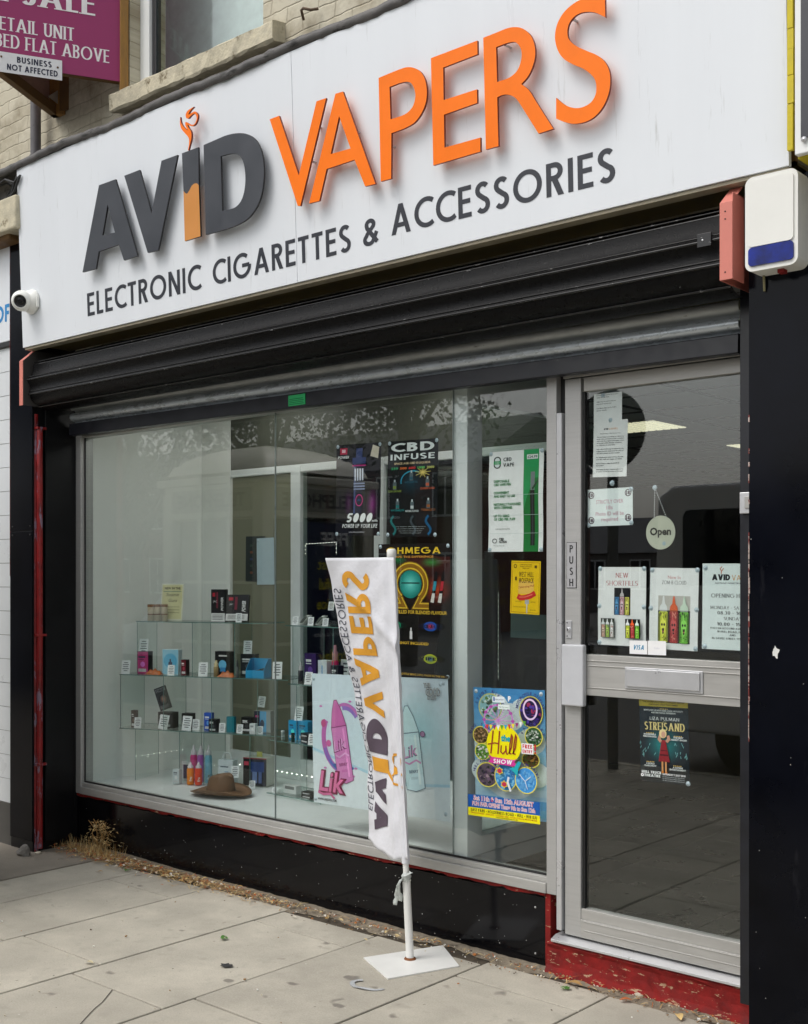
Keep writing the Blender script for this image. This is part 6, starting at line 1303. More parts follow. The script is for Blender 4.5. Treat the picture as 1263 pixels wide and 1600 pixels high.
# third tier
pbox('slim brown device carton at the left end of the third glass shelf', U1, 205, 212, 1110, Z3, .04, .03, (60, 48, 42))
card('leftmost price card on the third glass shelf', U1, 215, 1121, Z3, .02)
bx_, A, ex, ey, ez, w_, h_ = pbox('black carton under the slanting grey blister pack on the third glass shelf', U1, 247, 271, 1113, Z3, .08, .06, (38, 38, 40))
pk = thing('blister_pack', 'grey and black hanging pack slanting on top of a black carton', 'pack', tuple(A + ez * h_))
a = Art(.085, .14, (58, 60, 64)); a.rect(.008, .112, .077, .132, (150, 152, 156)); a.text('DRIP', .014, .114, .014, (40, 40, 44), fit=.056, off=.03); blob(a, .045, .065, .028, .034, (58, 60, 64), (196, 140, 120), 6); a.rect(.01, .01, .07, .03, (100, 100, 104)); a.ring(.045, .06, .03, .03, .004, (20, 20, 22))
e1 = (ex * math.cos(R(20)) + ez * math.sin(R(20))).normalized(); e2 = (ez * math.cos(R(20)) - ex * math.sin(R(20))).normalized(); o = A + ez * (h_ + .002) + ex * .012 + ey * .01
a.mesh(lambda x, y, d: o + e1 * x + e2 * y - ey * d, name='card', parent=pk, thick=.004, lay=.0002)
card('price card leaning on the black carton under the slanting grey pack', U1, 254, 1117, Z3, .03, roll=8)
pbox('black carton in the middle of the third glass shelf', U1, 284, 299, 1115, Z3, .07, .05, (44, 44, 44))
card('larger price card before the middle black carton of the third shelf', U1, 291, 1119, Z3, .02, roll=4)
card('small price card between the middle black carton and the blue device', U1, 306, 1124, Z3, .05)
pbox('bright blue device standing on the third glass shelf', U1, 319, 331, 1114, Z3, .07, .03, (50, 90, 190), name='vape_device', cat='device')
pbox('small black and grey carton in front of the bright blue device', U1, 326, 339, 1124, Z3, .03, .04, (38, 38, 44))
card('price card between the small black carton and the teal device', U1, 347, 1130, Z3, .02)
pbox('teal device standing on the third glass shelf', U1, 354, 366, 1120, Z3, .04, .025, (24, 120, 136), name='vape_device', cat='device', draw=lambda a, w, h: a.rect(w * .1, h * .05, w * .9, h * .06, (16, 90, 104)))
pbox('black carton right of the teal device on the third glass shelf', U1, 377, 394, 1121, Z3, .07, .05, (24, 24, 26))
card('price card right of the teal device', U1, 374, 1132, Z3, .02, roll=4)
pbox('white tub with a small black logo right of the teal device', U1, 390, 399, 1131, Z3, .03, .03, (214, 220, 222))
pbox('blue, black and grey carton near the right end of the third glass shelf', U1, 397, 423, 1111, Z3, .10, .05, (150, 160, 160), (150, 152, 148), draw=lambda a, w, h: [a.rect(0, 0, w * .35, h, (20, 24, 50)), a.rect(w * .35, 0, w * .75, h, (90, 170, 220)), a.ell(w * .5, h * .4, w * .13, h * .2, (20, 30, 70)), a.rect(w * .08, h * .7, w * .3, h * .8, (180, 60, 120))])
card('price card standing on top of the blue, black and grey carton', U1, 408, 1088, Z3, .12, z=Z3 + .145, roll=6)
card('price card at the foot of the blue, black and grey carton', U1, 406, 1135, Z3, .02)
# floor tier
pbox('small white carton on the display floor at the left foot of the glass unit', U1, 270, 280, 1202, Z4, -.02, .035, (206, 216, 218))
pbox('white carton with a dark blue panel behind the orange bottle', U1, 284, 298, 1190, Z4, .10, .03, (214, 216, 216), draw=lambda a, w, h: a.rect(w * .2, h * .1, w * .9, h * .85, (40, 50, 84)))
def squeeze(label, U, px, off, ytop, col, z=Z4, txt='fru'):
    q, t = U.at(px, off); h = 1.6 + (HPY - ytop) * t / FPX - z; c = Vector((q.x, q.y, z + .0005)); rad = .0215; t_ = thing('dropper_bottle', label, 'bottle', tuple(c), 'coloured bottles in the window')
    b = MB(); b.lathe(c, [(0, 0), (rad * .92, 0), (rad, .006), (rad, h * .66), (rad * .8, h * .72)], ink(col, .3), 22); b.build('bottle', t_)
    b = MB(); b.lathe(c, [(rad * .78, h * .72), (rad * .82, h * .80), (rad * .4, h * .86), (rad * .16, h * .98), (0, h)], M('clear_nozzle', lin(214, 206, 212), .2), 18); b.build('nozzle', t_)
    V, W = built_text(txt, .016, .03); Vv, F = V[0]; b = MB()
    d = (CAM - c); d.z = 0; d.normalize(); side = Vector((-d.y, d.x, 0))      # lettering wraps the cylinder
    a0 = math.atan2(d.y, d.x)
    b.add([c + Vector((math.cos(a0 - (y - .008) / rad) * (rad + .0004), math.sin(a0 - (y - .008) / rad) * (rad + .0004), .02 + x)) for x, y in Vv], [tuple(f)[::-1] for f in F], ink((236, 232, 226)))
    b.build('lettering', t_)
squeeze('pink bottle with a pointed clear nozzle at the back of the bottle group', U1, 303, .10, 1163, (214, 76, 140))
squeeze('purple bottle between the pink and the light blue one', U1, 314, .10, 1163, (166, 86, 170))
squeeze('light blue bottle at the right of the bottle group', U1, 326, .09, 1163, (120, 186, 214))
squeeze('amber orange bottle at the front left of the bottle group', U1, 298, .0, 1190, (232, 132, 30))
squeeze('red orange bottle at the front of the bottle group', U1, 310.5, .0, 1190, (222, 66, 36))
bx_, A, ex, ey, ez, w_, h_ = pbox('white carton with a carrying handle behind the brown hat', U1, 341, 364, 1188, Z4, .08, .06, (206, 216, 220), draw=lambda a, w, h: [a.rect(w * .15, h * .7, w * .7, h * .75, (60, 80, 100)), a.rect(w * .35, h * .2, w * .75, h * .45, (60, 130, 180)), a.rect(w * .45, h * .5, w * .7, h * .53, (60, 130, 180))])
b = MB(); c_ = A + ex * w_ / 2 + ez * h_ + ey * .02; b.tube([c_ - ex * .03, c_ - ex * .026 + ez * .026, c_ - ex * .012 + ez * .04, c_ + ex * .012 + ez * .04, c_ + ex * .026 + ez * .026, c_ + ex * .03], .0045, ink((214, 220, 222)), 8); b.build('handle', bx_)
card('price card on the front of the white carton with the handle', U1, 367, 1197, Z4, .05, z=Z4 + .045)
bx_, A, ex, ey, ez, w_, h_ = pbox('large black and navy carton with a yellow tab right of the brown hat', U1, 380, 417, 1184, Z4, .08, .10, (26, 30, 46), (196, 200, 190), draw=lambda a, w, h: [a.rect(0, 0, w * .28, h, (20, 18, 22)), a.rect(w * .04, h * .72, w * .24, h * .86, (190, 70, 90)), a.rect(w * .34, h * .5, w * .9, h * .86, (44, 70, 130)), a.rect(w * .4, h * .1, w * .6, h * .5, (120, 140, 190)), a.rect(w * .66, h * .1, w * .8, h * .5, (90, 110, 160)), a.rect(0, h * .96, w, h, (150, 60, 70))])
b = MB(); b.obox(A + ex * w_ * .45 + ez * h_ + ey * .04, ex * .035, ey * .003, ez * .03, ink((200, 196, 110))); b.build('hanging_tab', bx_)
card('price card in front of the large black and navy carton', U1, 394, 1220, Z4, .0)
# hat
hat = thing('cowboy_hat', 'brown leather cowboy hat with dark cross stitching lying on the display floor', 'hat', (0, 0, 0))
hc = PP(341, 1243, (0, 0, Z4), (0, 0, 1)); hc = Vector((hc.x, hc.y + .02, Z4)); hat.location = hc
leather = M('brown_leather', lin(116, 84, 58), .6, var=.18, vs=14, bump=.35, bs=120); hb = MB(); nn = 56
rim = math.radians(18)
def hatp(a, r, z): 
    x, y = math.cos(a) * r * 1.14, math.sin(a) * r * .86
    return hc + Vector((x * math.cos(rim) - y * math.sin(rim), x * math.sin(rim) + y * math.cos(rim), z))
vs = []; rings = [(.072, .022), (.092, .012), (.118, .008), (.142, .010), (.160, .016), (.1605, .0185), (.142, .014), (.118, .012), (.092, .017), (.073, .030)]
for r_, z_ in rings:
    for k in range(nn):
        a_ = 2 * math.pi * k / nn; up = (abs(math.sin(a_)) ** 2) * .030 * max(0, (r_ - .09) / .07) ** 1.3
        dn = (abs(math.cos(a_)) ** 4) * .004
        vs.append(hatp(a_, r_, z_ + up - dn * (r_ > .12)))
hb.add(vs, [(i * nn + k, i * nn + (k + 1) % nn, (i + 1) * nn + (k + 1) % nn, (i + 1) * nn + k) for i in range(len(rings) - 1) for k in range(nn)], leather, True); hb.build('brim', hat)
hb = MB(); vs = []; crn = [(.0745, .010), (.0735, .045), (.070, .075), (.066, .098), (.060, .112), (.050, .118), (.032, .112), (.015, .104), (.002, .100)]
for r_, z_ in crn:
    for k in range(nn):
        a_ = 2 * math.pi * k / nn; t = z_ / .118
        dent = -.018 * math.exp(-((math.sin(a_)) ** 2) * 7) * (t > .75) * 0
        pinch = 1 - .16 * max(0, t - .35) * (1 if math.cos(a_) < 0 else .3) * abs(math.sin(a_)) * 2
        crease = -.020 * math.exp(-(math.sin(a_) * r_ / .018) ** 2) * max(0, t - .6) / .4
        vs.append(hatp(a_, r_ * pinch, z_ + crease + .008 * math.cos(a_) * t))
hb.add(vs, [(i * nn + k, i * nn + (k + 1) % nn, (i + 1) * nn + (k + 1) % nn, (i + 1) * nn + k) for i in range(len(crn) - 1) for k in range(nn)], leather, True); hb.build('crown', hat)
hb = MB(); st_m = M('dark_stitching', lin(52, 34, 22), .7)
for k in range(20):
    a_ = 2 * math.pi * k / 20; 
    for s_ in (-1, 1): hb.tube([hatp(a_ - .07, .0755, .030 + s_ * .008), hatp(a_, .0762, .030), hatp(a_ + .07, .0755, .030 - s_ * .008)], .0012, st_m, 5)
for k in range(30):
    a_ = 2 * math.pi * k / 30; hb.tube([hatp(a_, .062, .1105), hatp(a_, .067, .101)], .0012, st_m, 5)
hb.build('stitching', hat)
# middle unit goods
card('price card at the left end of the top shelf of the middle unit', U2, 461, 963, Z1, .03)
card('price card between two white gadgets on the top shelf of the middle unit', U2, 485, 964, Z1, .03); card('price card by the banner edge on the top shelf of the middle unit', U2, 508, 966, Z1, .03)
card('price card high behind the banner edge above the middle unit', U2, 517, 940, Z1, .16, z=Z1 + .08)
def gadget(label, px, off, base, w, lean):
    q = U2.p(px, off, base); t = thing('white_gadget', label, 'gadget', tuple(q)); b = MB(); ez = Vector((.5, .1, .55)).normalized()
    b.obox(q, (w, 0, 0), (0, .03, 0), (.05, .02, .004), ink((180, 184, 178))); b.obox(q + Vector((0, 0, .0042)), (w * .8, 0, 0), (0, .025, 0), ez * .07, ink((200, 204, 198))); b.build('body', t, bevel=.003)
    b = MB(); b.obox(q + Vector((.004, -.003, .012)), (w * .7, 0, 0), (0, .002, 0), ez * .05, ink((90, 96, 90))); b.build('screen', t)
gadget('white sloping gadget left on the top shelf of the middle unit', 468, .05, Z1, .03, 0); gadget('white sloping gadget right on the top shelf of the middle unit', 492, .05, Z1, .03, 0)
tube_mod('tall black device at the left of the second shelf of the middle unit', U2, 470, .04, Z2, 1035, .014, (50, 50, 54), (170, 170, 170))
pbox('purple carton on the second shelf of the middle unit', U2, 476, 494, 1021, Z2, .12, .05, (60, 36, 96), (40, 24, 70))
card('price card before the purple carton', U2, 481, 1050, Z2, .02)
pbox('white carton with a faint blue device drawing beside the purple carton', U2, 497, 511, 1032, Z2, .08, .05, (196, 206, 212), draw=lambda a, w, h: [a.rect(w * .4, h * .2, w * .55, h * .8, (120, 160, 200))])
tube_mod('red device with a clear tank next to the banner edge', U2, 524, .10, Z2, 1008, .019, (190, 40, 90), (190, 130, 140))
pbox('dark small carton under the red device', U2, 517, 529, 1040, Z2, .04, .04, (44, 44, 50)); card('striped price card behind the banner edge on the second shelf', U2, 536, 1030, Z2, .12)
pbox('left one of two cyan cartons on the third shelf of the middle unit', U2, 451, 464, 1126, Z3, .08, .05, (40, 150, 200)); pbox('right one of two cyan cartons on the third shelf of the middle unit', U2, 466, 481, 1127, Z3, .09, .05, (44, 156, 206))
card('price card on top of the two cyan cartons', U2, 466, 1104, Z3, .10, z=Z3 + .105)
jar('clear little bottle at the left edge of the third shelf of the middle unit', U2, 442, .05, Z3, .05, .010, (140, 150, 146), (190, 196, 196), 'vial', 'vial'); jar('dark green little bottle before the cyan cartons', U2, 458, .02, Z3, .05, .010, (20, 60, 50), (30, 30, 30), 'vial', 'vial')
pbox('low black carton right of the cyan cartons', U2, 470, 487, 1146, Z3, .04, .05, (24, 24, 28), turn=-14); card('price card at the right of the low black carton', U2, 486, 1147, Z3, .0)
card('price card on the display floor at the left foot of the middle unit', U2, 429, 1232, Z4 + .012, .02)
pbox('white carton with a grey window on the base plate of the middle unit', U2, 443, 463, 1227, Z4 + .012, .06, .04, (206, 210, 208), draw=lambda a, w, h: [a.rect(w * .12, h * .5, w * .85, h * .9, (110, 112, 110))]); pbox('small black carton beside the white one with the grey window', U2, 471, 487, 1238, Z4 + .012, .03, .05, (26, 26, 28))
# LED strings
led_m = emit_mat('led_bulb', (1, .97, .86), 10.0)
led_d = emit_mat('dim_led_bulb', (1, .97, .86), 2.0)
def leds(label, pts, step=.042, r=.003, em=None):
    t = thing('led_string', label, 'light string', tuple(pts[0])); b = MB(); b.tube(pts, .0015, white_post, 5); b.build('wire', t); b = MB()
    for p0, p1 in zip(pts, pts[1:]):
        n = max(1, int((Vector(p1) - Vector(p0)).length / step))
        for k in range(n):
            c = Vector(p0).lerp(Vector(p1), (k + .5) / n) - Vector((0, .003, 0)); b.lathe(c, [(0, -r), (r, 0), (0, r)], em or led_m, 5)
    tag(b.build('bulbs', t), kind='stuff')
leds('string of tiny white lights along the foot of the back wall of the display', [PY(345, 1189, DY - .03), PY(500, 1216, DY - .03)])
leds('short string of tiny white lights low on the left cheek wall', [(WX0 + .02, .35, .49), (WX0 + .02, .75, .49)], em=led_d)
leds('string of tiny white lights framing the dark pane behind the banner top', [PY(478, 868, DY - .02), PY(478, 850, DY - .02), PY(526, 847, DY - .02), PY(526, 866, DY - .02)], step=.022, r=.0024, em=led_d)
leds('string of tiny white lights down the left side of the white post', [(PX - .008, .05, .45), (PX - .008, .05, 1.9)], step=.024, r=.0022, em=led_d)
leds('faint vertical string of tiny lights behind the yellow poster', [PY(779, 925, DY), PY(779, 1062, DY)], step=.03, r=.0018, em=led_d)
# ================================================================== banner
fl = thing('feather_banner', 'crooked white banner with mirrored orange and grey lettering on a pole with a square foot', 'banner', (-3.21, -.28, 0))
base = PP(641, 1499, (0, 0, .006), (0, 0, 1)); wp = M('white_powder_coat', lin(226, 226, 222), .35, var=.05, vs=6, stain=(lin(150, 90, 50), 30, .72, .02, (1, 1, 1)))
fc = [PP(px, py, (0, 0, .004), (0, 0, 1)) for px, py in ((568, 1497), (606, 1530), (718, 1510), (692, 1478))]
b = MB(); n4 = [Vector((v.x, v.y, .0015)) for v in fc]; b.add(n4 + [v + Vector((0, 0, .006)) for v in n4], [(3, 2, 1, 0), (4, 5, 6, 7)] + [(i, (i + 1) % 4, (i + 1) % 4 + 4, i + 4) for i in range(4)], wp); b.build('foot_plate', fl, bevel=.001)
pdir = Vector((0, 0, 1)); top = PY(612, 862, base.y - .02)                    # the pole leans
P0 = Vector((base.x, base.y, .007)); P1 = top
def pole(z): t = (z - P0.z) / (P1.z - P0.z); return P0.lerp(P1, t)
b = MB(); b.tube([P0, pole(.33)], .0165, wp, 18); b.tube([pole(.33), pole(.335)], .019, wp, 18); b.tube([pole(.32), pole(P1.z - .01)], .0125, wp, 16); b.lathe(P0, [(.026, 0), (.024, .004), (.018, .009)], M('rusty_weld', lin(120, 74, 40), .8, var=.4, vs=60), 20); b.build('pole', fl)
b = MB(); tp = P1; xh = Vector((1, 0, 0)); b.lathe(tp - Vector((0, 0, .07)), [(.017, 0), (.017, .045), (.020, .05), (.020, .075), (.014, .082), (0, .082)], wp, 18)
b.build('pole_cap', fl)
barL = PY(511, 873, base.y - .06); bar0 = tp - Vector((.0, 0, .03)); b = MB(); b.tube([bar0, barL + Vector((0, 0, -.008))], .0075, wp, 10); b.build('crossbar', fl)
rows = [(871, 510, 616), (892, 513, 617), (943, 522, 620), (993, 532, 622), (1044, 542, 624), (1103, 557, 627), (1160, 567, 629.5), (1212, 573, 632), (1265, 574, 635), (1317, 573, 638), (1340, 570, 639)]
def interp(y, k):
    for i in range(len(rows) - 1):
        if y <= rows[i + 1][0] or i == len(rows) - 2:
            a, b_ = rows[i], rows[i + 1]; t = (y - a[0]) / (b_[0] - a[0]); return a[k] + (b_[k] - a[k]) * t
FW = .345
def flagp(u, v, d=0.0):
    """u 0 pole .. 1 free edge, v 0 top .. 1 bottom"""
    y = 871 + v * (1340 - 871 + 10 * (1 - u)) - u * (2 if v < .5 else -2); y = 871 + v * 469 + (12 * (1 - abs(2 * u - .7)) * v ** 12)
    xr, xl = interp(y, 2), interp(y, 1); zc = ZY(625, y, base.y); c = pole(max(.34, zc))
    R_ = PY(xr + 1.5, y, c.y - .014)
    # turn the cloth so that its true width spans to the measured free edge
    best = None
    r = ray(xl); rel = Vector((R_.x - CAM.x, R_.y - CAM.y)); dd = Vector((r.x, r.y)); bq = rel.dot(dd); cq = rel.length_squared - FW ** 2; disc = bq * bq - dd.length_squared * cq
    t = (bq + math.sqrt(max(0, disc))) / dd.length_squared
    Lp = Vector((CAM.x + r.x * t, CAM.y + r.y * t, R_.z)) if disc > 0 else Vector((R_.x - FW, R_.y, R_.z))
    yv = 1.6 + (HPY - y) * t / FPX; Lp.z = yv if False else R_.z
    p = R_.lerp(Lp, u); nrm = (Lp - R_).cross(Vector((0, 0, 1))).normalized(); 
    if nrm.dot(CAM - p) < 0: nrm = -nrm
    crs = -.0035 * abs(math.sin(v * 17 + u * 6 + math.sin(v * 5) * 2)) ** .5 * (.25 + u * .8) - .0025 * abs(math.sin(v * 31 - u * 13)) ** .4 * (1 - u)
    rip = (crs + .007 * math.sin(u * 7 + v * 5) * u + .006 * math.sin(v * 21 + u * 9) * (.3 + u) + .004 * math.sin(v * 47 - u * 11) + .012 * math.sin(u * 3.1 + 1) * math.sin(v * 8)) * min(1, u * 4) * .62
    fold = .012 * math.exp(-((u - .16 - .1 * v) / .05) ** 2) * (.4 + v) + .014 * math.exp(-((v - .05 - .25 * (1 - u)) / .02) ** 2) * (1 - u) * (v < .35)
    roll = -.018 * math.exp(-(u / .07) ** 2)                                   # sleeve round the pole
    z_lift = .035 * u * 0
    return p + nrm * (rip + fold + d - roll * .6) + Vector((0, 0, z_lift + .004 * math.sin(u * 14) * v ** 8))
cloth = M('white_banner_cloth', lin(216, 217, 222), .85, var=.04, vs=10, bump=.4, bs=60)
NU, NV = 30, 90; b = MB(); vs = [flagp(i / NU, j / NV) for j in range(NV + 1) for i in range(NU + 1)]
b.add(vs, [(j * (NU + 1) + i, j * (NU + 1) + i + 1, (j + 1) * (NU + 1) + i + 1, (j + 1) * (NU + 1) + i) for j in range(NV) for i in range(NU)], cloth, True)
o = b.build('cloth', fl); md = o.modifiers.new('thick', 'SOLIDIFY'); md.thickness = .0012; md.offset = -1 if False else 0
zb_ = ZY(638, 1349, base.y); b = MB(); n = 40; pts_ = [pole(zb_ + (P1.z - .045 - zb_) * k / n) + Vector((.0012 * math.sin(k * 1.7), .0015 * math.sin(k * 2.3), 0)) for k in range(n + 1)]
b.tube(pts_, [.0165 + .0012 * math.sin(k * 1.1) for k in range(n + 1)], cloth, 16); b.build('sleeve', fl)
ya = M('amber_print', lin(214, 152, 44), .75, var=.06, vs=12); gp = M('plum_grey_print', lin(84, 72, 84), .75, var=.06, vs=12); gp2 = M('slate_print', lin(66, 70, 82), .75)
def flag_print(letters, W, v0, v1, u0, u1, mat, mb, cap):
    """text x runs up the cloth from v0 to v1, text y from u0 towards u1 (mirrored)"""
    bm = bmesh.new()
    for V, F in letters:
        vv = [bm.verts.new((x / W, y / cap, 0)) for x, y in V]
        for f in F:
            if len(set(f)) >= 3: bm.faces.new([vv[i] for i in f])
    for i in range(1, 90): bmesh.ops.bisect_plane(bm, geom=bm.verts[:] + bm.edges[:] + bm.faces[:], plane_co=(i / 90, 0, 0), plane_no=(1, 0, 0))
    for i in range(1, 8): bmesh.ops.bisect_plane(bm, geom=bm.verts[:] + bm.edges[:] + bm.faces[:], plane_co=(0, i / 8, 0), plane_no=(0, 1, 0))
    bm.verts.index_update(); mb.add([flagp(u0 + (u1 - u0) * v.co.y, v0 + (v1 - v0) * v.co.x, .0036) for v in bm.verts], [[v.index for v in f.verts] for f in bm.faces], mat, False); bm.free()
b = MB()
L_, W = stroke_text('AV', 1, .27, .02, wx=1.0); flag_print(L_, W, .945, .752, .80, .47, gp, b, 1)
L_, W = stroke_text('I', 1, .30); flag_print(L_, W, .738, .690, .80, .42, ya, b, 1)
L_, W = stroke_text('D', 1, .30); flag_print(L_, W, .675, .555, .84, .42, gp, b, 1)
L_, W = stroke_text('VAPERS', 1, .19, .08); flag_print(L_, W, .548, .045, .80, .40, ya, b, 1)
L_, W = stroke_text('ELECTRONIC CIGARETTES & ACCESSORIES', 1, .12, .17); flag_print(L_, W, .885, .105, .975, .855, gp2, b, 1)
def px_uv(x, y): return ((interp(y, 2) - x) / (interp(y, 2) - interp(y, 1)), (y - 871) / 469)
for pts, wd in (([(600, 1199), (604, 1209), (610, 1220), (617, 1227), (624, 1230), (631, 1231)], 3.6), ([(613, 1219), (617, 1213), (620, 1211), (619, 1204), (614, 1197), (613, 1189), (617, 1183), (622, 1183), (626, 1188), (626, 1196), (623, 1204), (625, 1210), (631, 1211)], 4.2)):
    for q in strok(curve(pts), wd): b.add([flagp(*px_uv(v.x, v.y), .0036) for v in q], [(0, 1, 2, 3)], ya)
b.build('print', fl)
rag = thing('torn_plastic', 'scrap of torn clear plastic knotted round the banner pole', 'rag', tuple(pole(.33))); clr = M('milky_plastic', lin(190, 196, 192), .3, var=.2, vs=40)
b = MB(); r_ = random.Random(8); c = pole(.345); b.lathe(c, [(.013, -.02), (.020, -.014), (.018, -.004), (.022, .006), (.015, .016), (.013, .02)], clr, 12)
for (dx, dz, L, w2) in ((-.055, -.12, 10, .022), (-.03, -.10, 8, .018), (.035, .03, 6, .016)):
    vs = []
    for k in range(L + 1):
        t = k / L; p = c + Vector((dx * t, -.02 - .012 * math.sin(t * 5), dz * t ** 1.2)); q = w2 * (.35 + t) + r_.uniform(-.003, .003)
        vs += [p + Vector((-q * .5, r_.uniform(-.006, .006), r_.uniform(-.003, .003))), p + Vector((0, -.008 + r_.uniform(-.005, .005), 0)), p + Vector((q * .5, r_.uniform(-.006, .006), r_.uniform(-.003, .003)))]
    b.add(vs, [(k * 3 + i, k * 3 + i + 1, k * 3 + i + 4, k * 3 + i + 3) for k in range(L) for i in range(2)], clr, True)
o = b.build('knot', rag); o.modifiers.new('t', 'SOLIDIFY').thickness = .0006
# ================================================================== dirt, weeds, litter
dirt = M('gritty_dirt', lin(126, 116, 100), .95, var=.35, vs=40, bump=.8, bs=160); b = MB(); r_ = random.Random(31); vs = []; n = 140; xa, xb = -6.9, -1.6
for j in range(n + 1):
    x = xa + (xb - xa) * j / n; wv = .035 + .025 * math.sin(j * .37) + .02 * math.sin(j * .11) + r_.uniform(-.015, .015) + (.10 * max(0, 1 - abs(x + 5.55) / .4))
    h = .010 + .012 * max(0, 1 - abs(x + 5.6) / .5)
    for y, z in ((.02, h), (-.03, h * .9), (-.03 - wv * .5, h * .5), (-.05 - wv, -.004)): vs.append((x, y + r_.uniform(-.006, .006), z + r_.uniform(-.003, .003)))
b.add(vs, [(j * 4 + i, j * 4 + i + 1, (j + 1) * 4 + i + 1, (j + 1) * 4 + i) for j in range(n) for i in range(3)], dirt, True)
b.build('dirt', label='gritty brown dirt gathered along the foot of the black panel', kind='stuff', cat='dirt')
straw = [M('dry_straw_a', lin(206, 176, 118), .9, var=.2), M('dry_straw_b', lin(176, 138, 84), .9, var=.2), M('dry_straw_c', lin(206, 184, 134), .9, var=.2), M('rust_leaf', lin(176, 96, 48), .9, var=.2)]
def blade(b, p, L, w, az, el, m, curl=.5):
    d = Vector((math.cos(az) * math.cos(el), math.sin(az) * math.cos(el), math.sin(el))); s = Vector((-math.sin(az), math.cos(az), 0)) * w / 2; vs = []
    for k in range(4):
        t = k / 3; q = p + d * L * t - Vector((0, 0, curl * L * t * t * .5)); q.z = max(q.z, .003); ss = s * (1 - t * .8); vs += [q - ss, q + ss]
    b.add(vs, [(k * 2, k * 2 + 1, k * 2 + 3, k * 2 + 2) for k in range(3)], m)
def leafm(b, c, s, az, m, fold=.3):
    e = Vector((math.cos(az), math.sin(az), 0)); f = Vector((-e.y, e.x, 0)); vs = []
    for k in range(6):
        t = k / 5; wd = s * .5 * math.sin(math.pi * (t * .9 + .05)); z = .004 + s * .25 * math.sin(t * 3)
        vs += [c + e * s * (t - .5) * 2 - f * wd + Vector((0, 0, z + wd * fold)), c + e * s * (t - .5) * 2 + Vector((0, 0, z)), c + e * s * (t - .5) * 2 + f * wd + Vector((0, 0, z + wd * fold))]
    b.add(vs, [(k * 3 + i, k * 3 + i + 1, k * 3 + i + 4, k * 3 + i + 3) for k in range(5) for i in range(2)], m, True)
b = MB(); r_ = random.Random(77)
for _ in range(2900):
    t = r_.random()
    if t < .55: x = r_.gauss(-5.72, .24); y = -.03 - abs(r_.gauss(0, .07))
    elif t < .88: x = r_.gauss(-4.9, .35); y = -.05 - abs(r_.gauss(0, .05))
    else: x = r_.uniform(-6.9, -1.72); y = -.05 - abs(r_.gauss(0, .035))
    if y < -.34: continue
    blade(b, Vector((x, y, r_.uniform(.004, .02))), r_.uniform(.012, .06), r_.uniform(.002, .006), r_.uniform(0, 6.28), r_.uniform(-.1, .5), r_.choice(straw))
for _ in range(300):                                  # standing dead stems by the guide rail
    x = r_.gauss(-5.80, .14); y = -.05 - abs(r_.gauss(0, .05)); blade(b, Vector((x, y, .01)), r_.uniform(.03, .11), r_.uniform(.002, .004), r_.uniform(0, 6.28), r_.uniform(.8, 1.5), r_.choice(straw[:3]), .3)
for _ in range(260):
    x = r_.gauss(-5.76, .05); z = r_.uniform(.04, .18); blade(b, Vector((x, -.05 + r_.gauss(0, .02), z)), r_.uniform(.01, .03), r_.uniform(.006, .012), r_.uniform(0, 6.28), r_.uniform(-.5, .8), r_.choice(straw[:3]), .5)
for k in range(9): b.tube([(-5.76 + r_.uniform(-.06, .06), -.05, 0), (-5.76 + r_.uniform(-.07, .07), -.05 + r_.uniform(-.03, .02), .12), (-5.76 + r_.uniform(-.1, .1), -.05 + r_.uniform(-.05, .02), .19)], .0016, straw[1], 5)
for _ in range(230):
    x = r_.choice((r_.gauss(-5.6, .25), r_.gauss(-5.2, .3), r_.uniform(-6.9, -3.2))); y = -.05 - abs(r_.gauss(0, .085))
    if y > -.32: leafm(b, Vector((x, y, r_.uniform(.004, .02))), r_.uniform(.006, .018), r_.uniform(0, 6.28), r_.choice((straw[0], straw[2], straw[3], straw[1], ink((214, 206, 190)))))
tag(b.build('dry_weeds'), 'dry straw coloured weeds and grass litter along the foot of the shop', 'weeds', kind='stuff')
b = MB(); chipm = [ink((206, 196, 176)), ink((150, 120, 84)), ink((92, 78, 60)), ink((226, 224, 216)), ink((186, 120, 70)), ink((120, 112, 100))]
for _ in range(900):
    t = r_.random(); x = r_.uniform(-6.7, -1.72); y = -.06 - abs(r_.gauss(0, .045))
    if t > .93: x = r_.uniform(-6.5, -1.0); y = r_.uniform(-2.0, -.2)
    s = r_.uniform(.002, .007) * (1.7 if r_.random() < .12 else 1); a_ = r_.uniform(0, 6.28); c = Vector((x, y, .004 + s * .3 + (.012 if y > -.1 else 0)))
    ex = Vector((math.cos(a_), math.sin(a_), r_.uniform(-.3, .3))) * s; ey = Vector((-math.sin(a_), math.cos(a_), r_.uniform(-.3, .3))) * s * r_.uniform(.5, 1)
    b.obox(c, ex, ey, Vector((0, 0, s * .5)), r_.choice(chipm))
tag(b.build('grit'), 'small chips, leaf bits and grit scattered on the paving', 'grit', kind='stuff')
lf = [(-5.42, -.15, 'rust coloured dead leaf left of the green sprig', 3), (-5.05, -.14, 'pale curled dead leaf below the left end of the black panel', 2), (-2.52, -.10, 'curled brown leaf at the right corner of the black panel', 1), (-2.28, -.12, 'rust coloured leaf beneath the red step', 3), (-2.05, -.14, 'straw coloured leaf under the door step near the pillar', 0), (-1.85, -.16, 'brown leaf by the foot of the right pillar', 1)]
for x, y, l, k in lf:
    b = MB(); leafm(b, Vector((x, y, .004)), r_.uniform(.022, .034), r_.uniform(0, 6), straw[k]); b.build('dead_leaf', label=l, cat='leaf', group='dead leaves at the foot of the shop')
gm = M('green_leaf', lin(70, 120, 40), .6, var=.2)
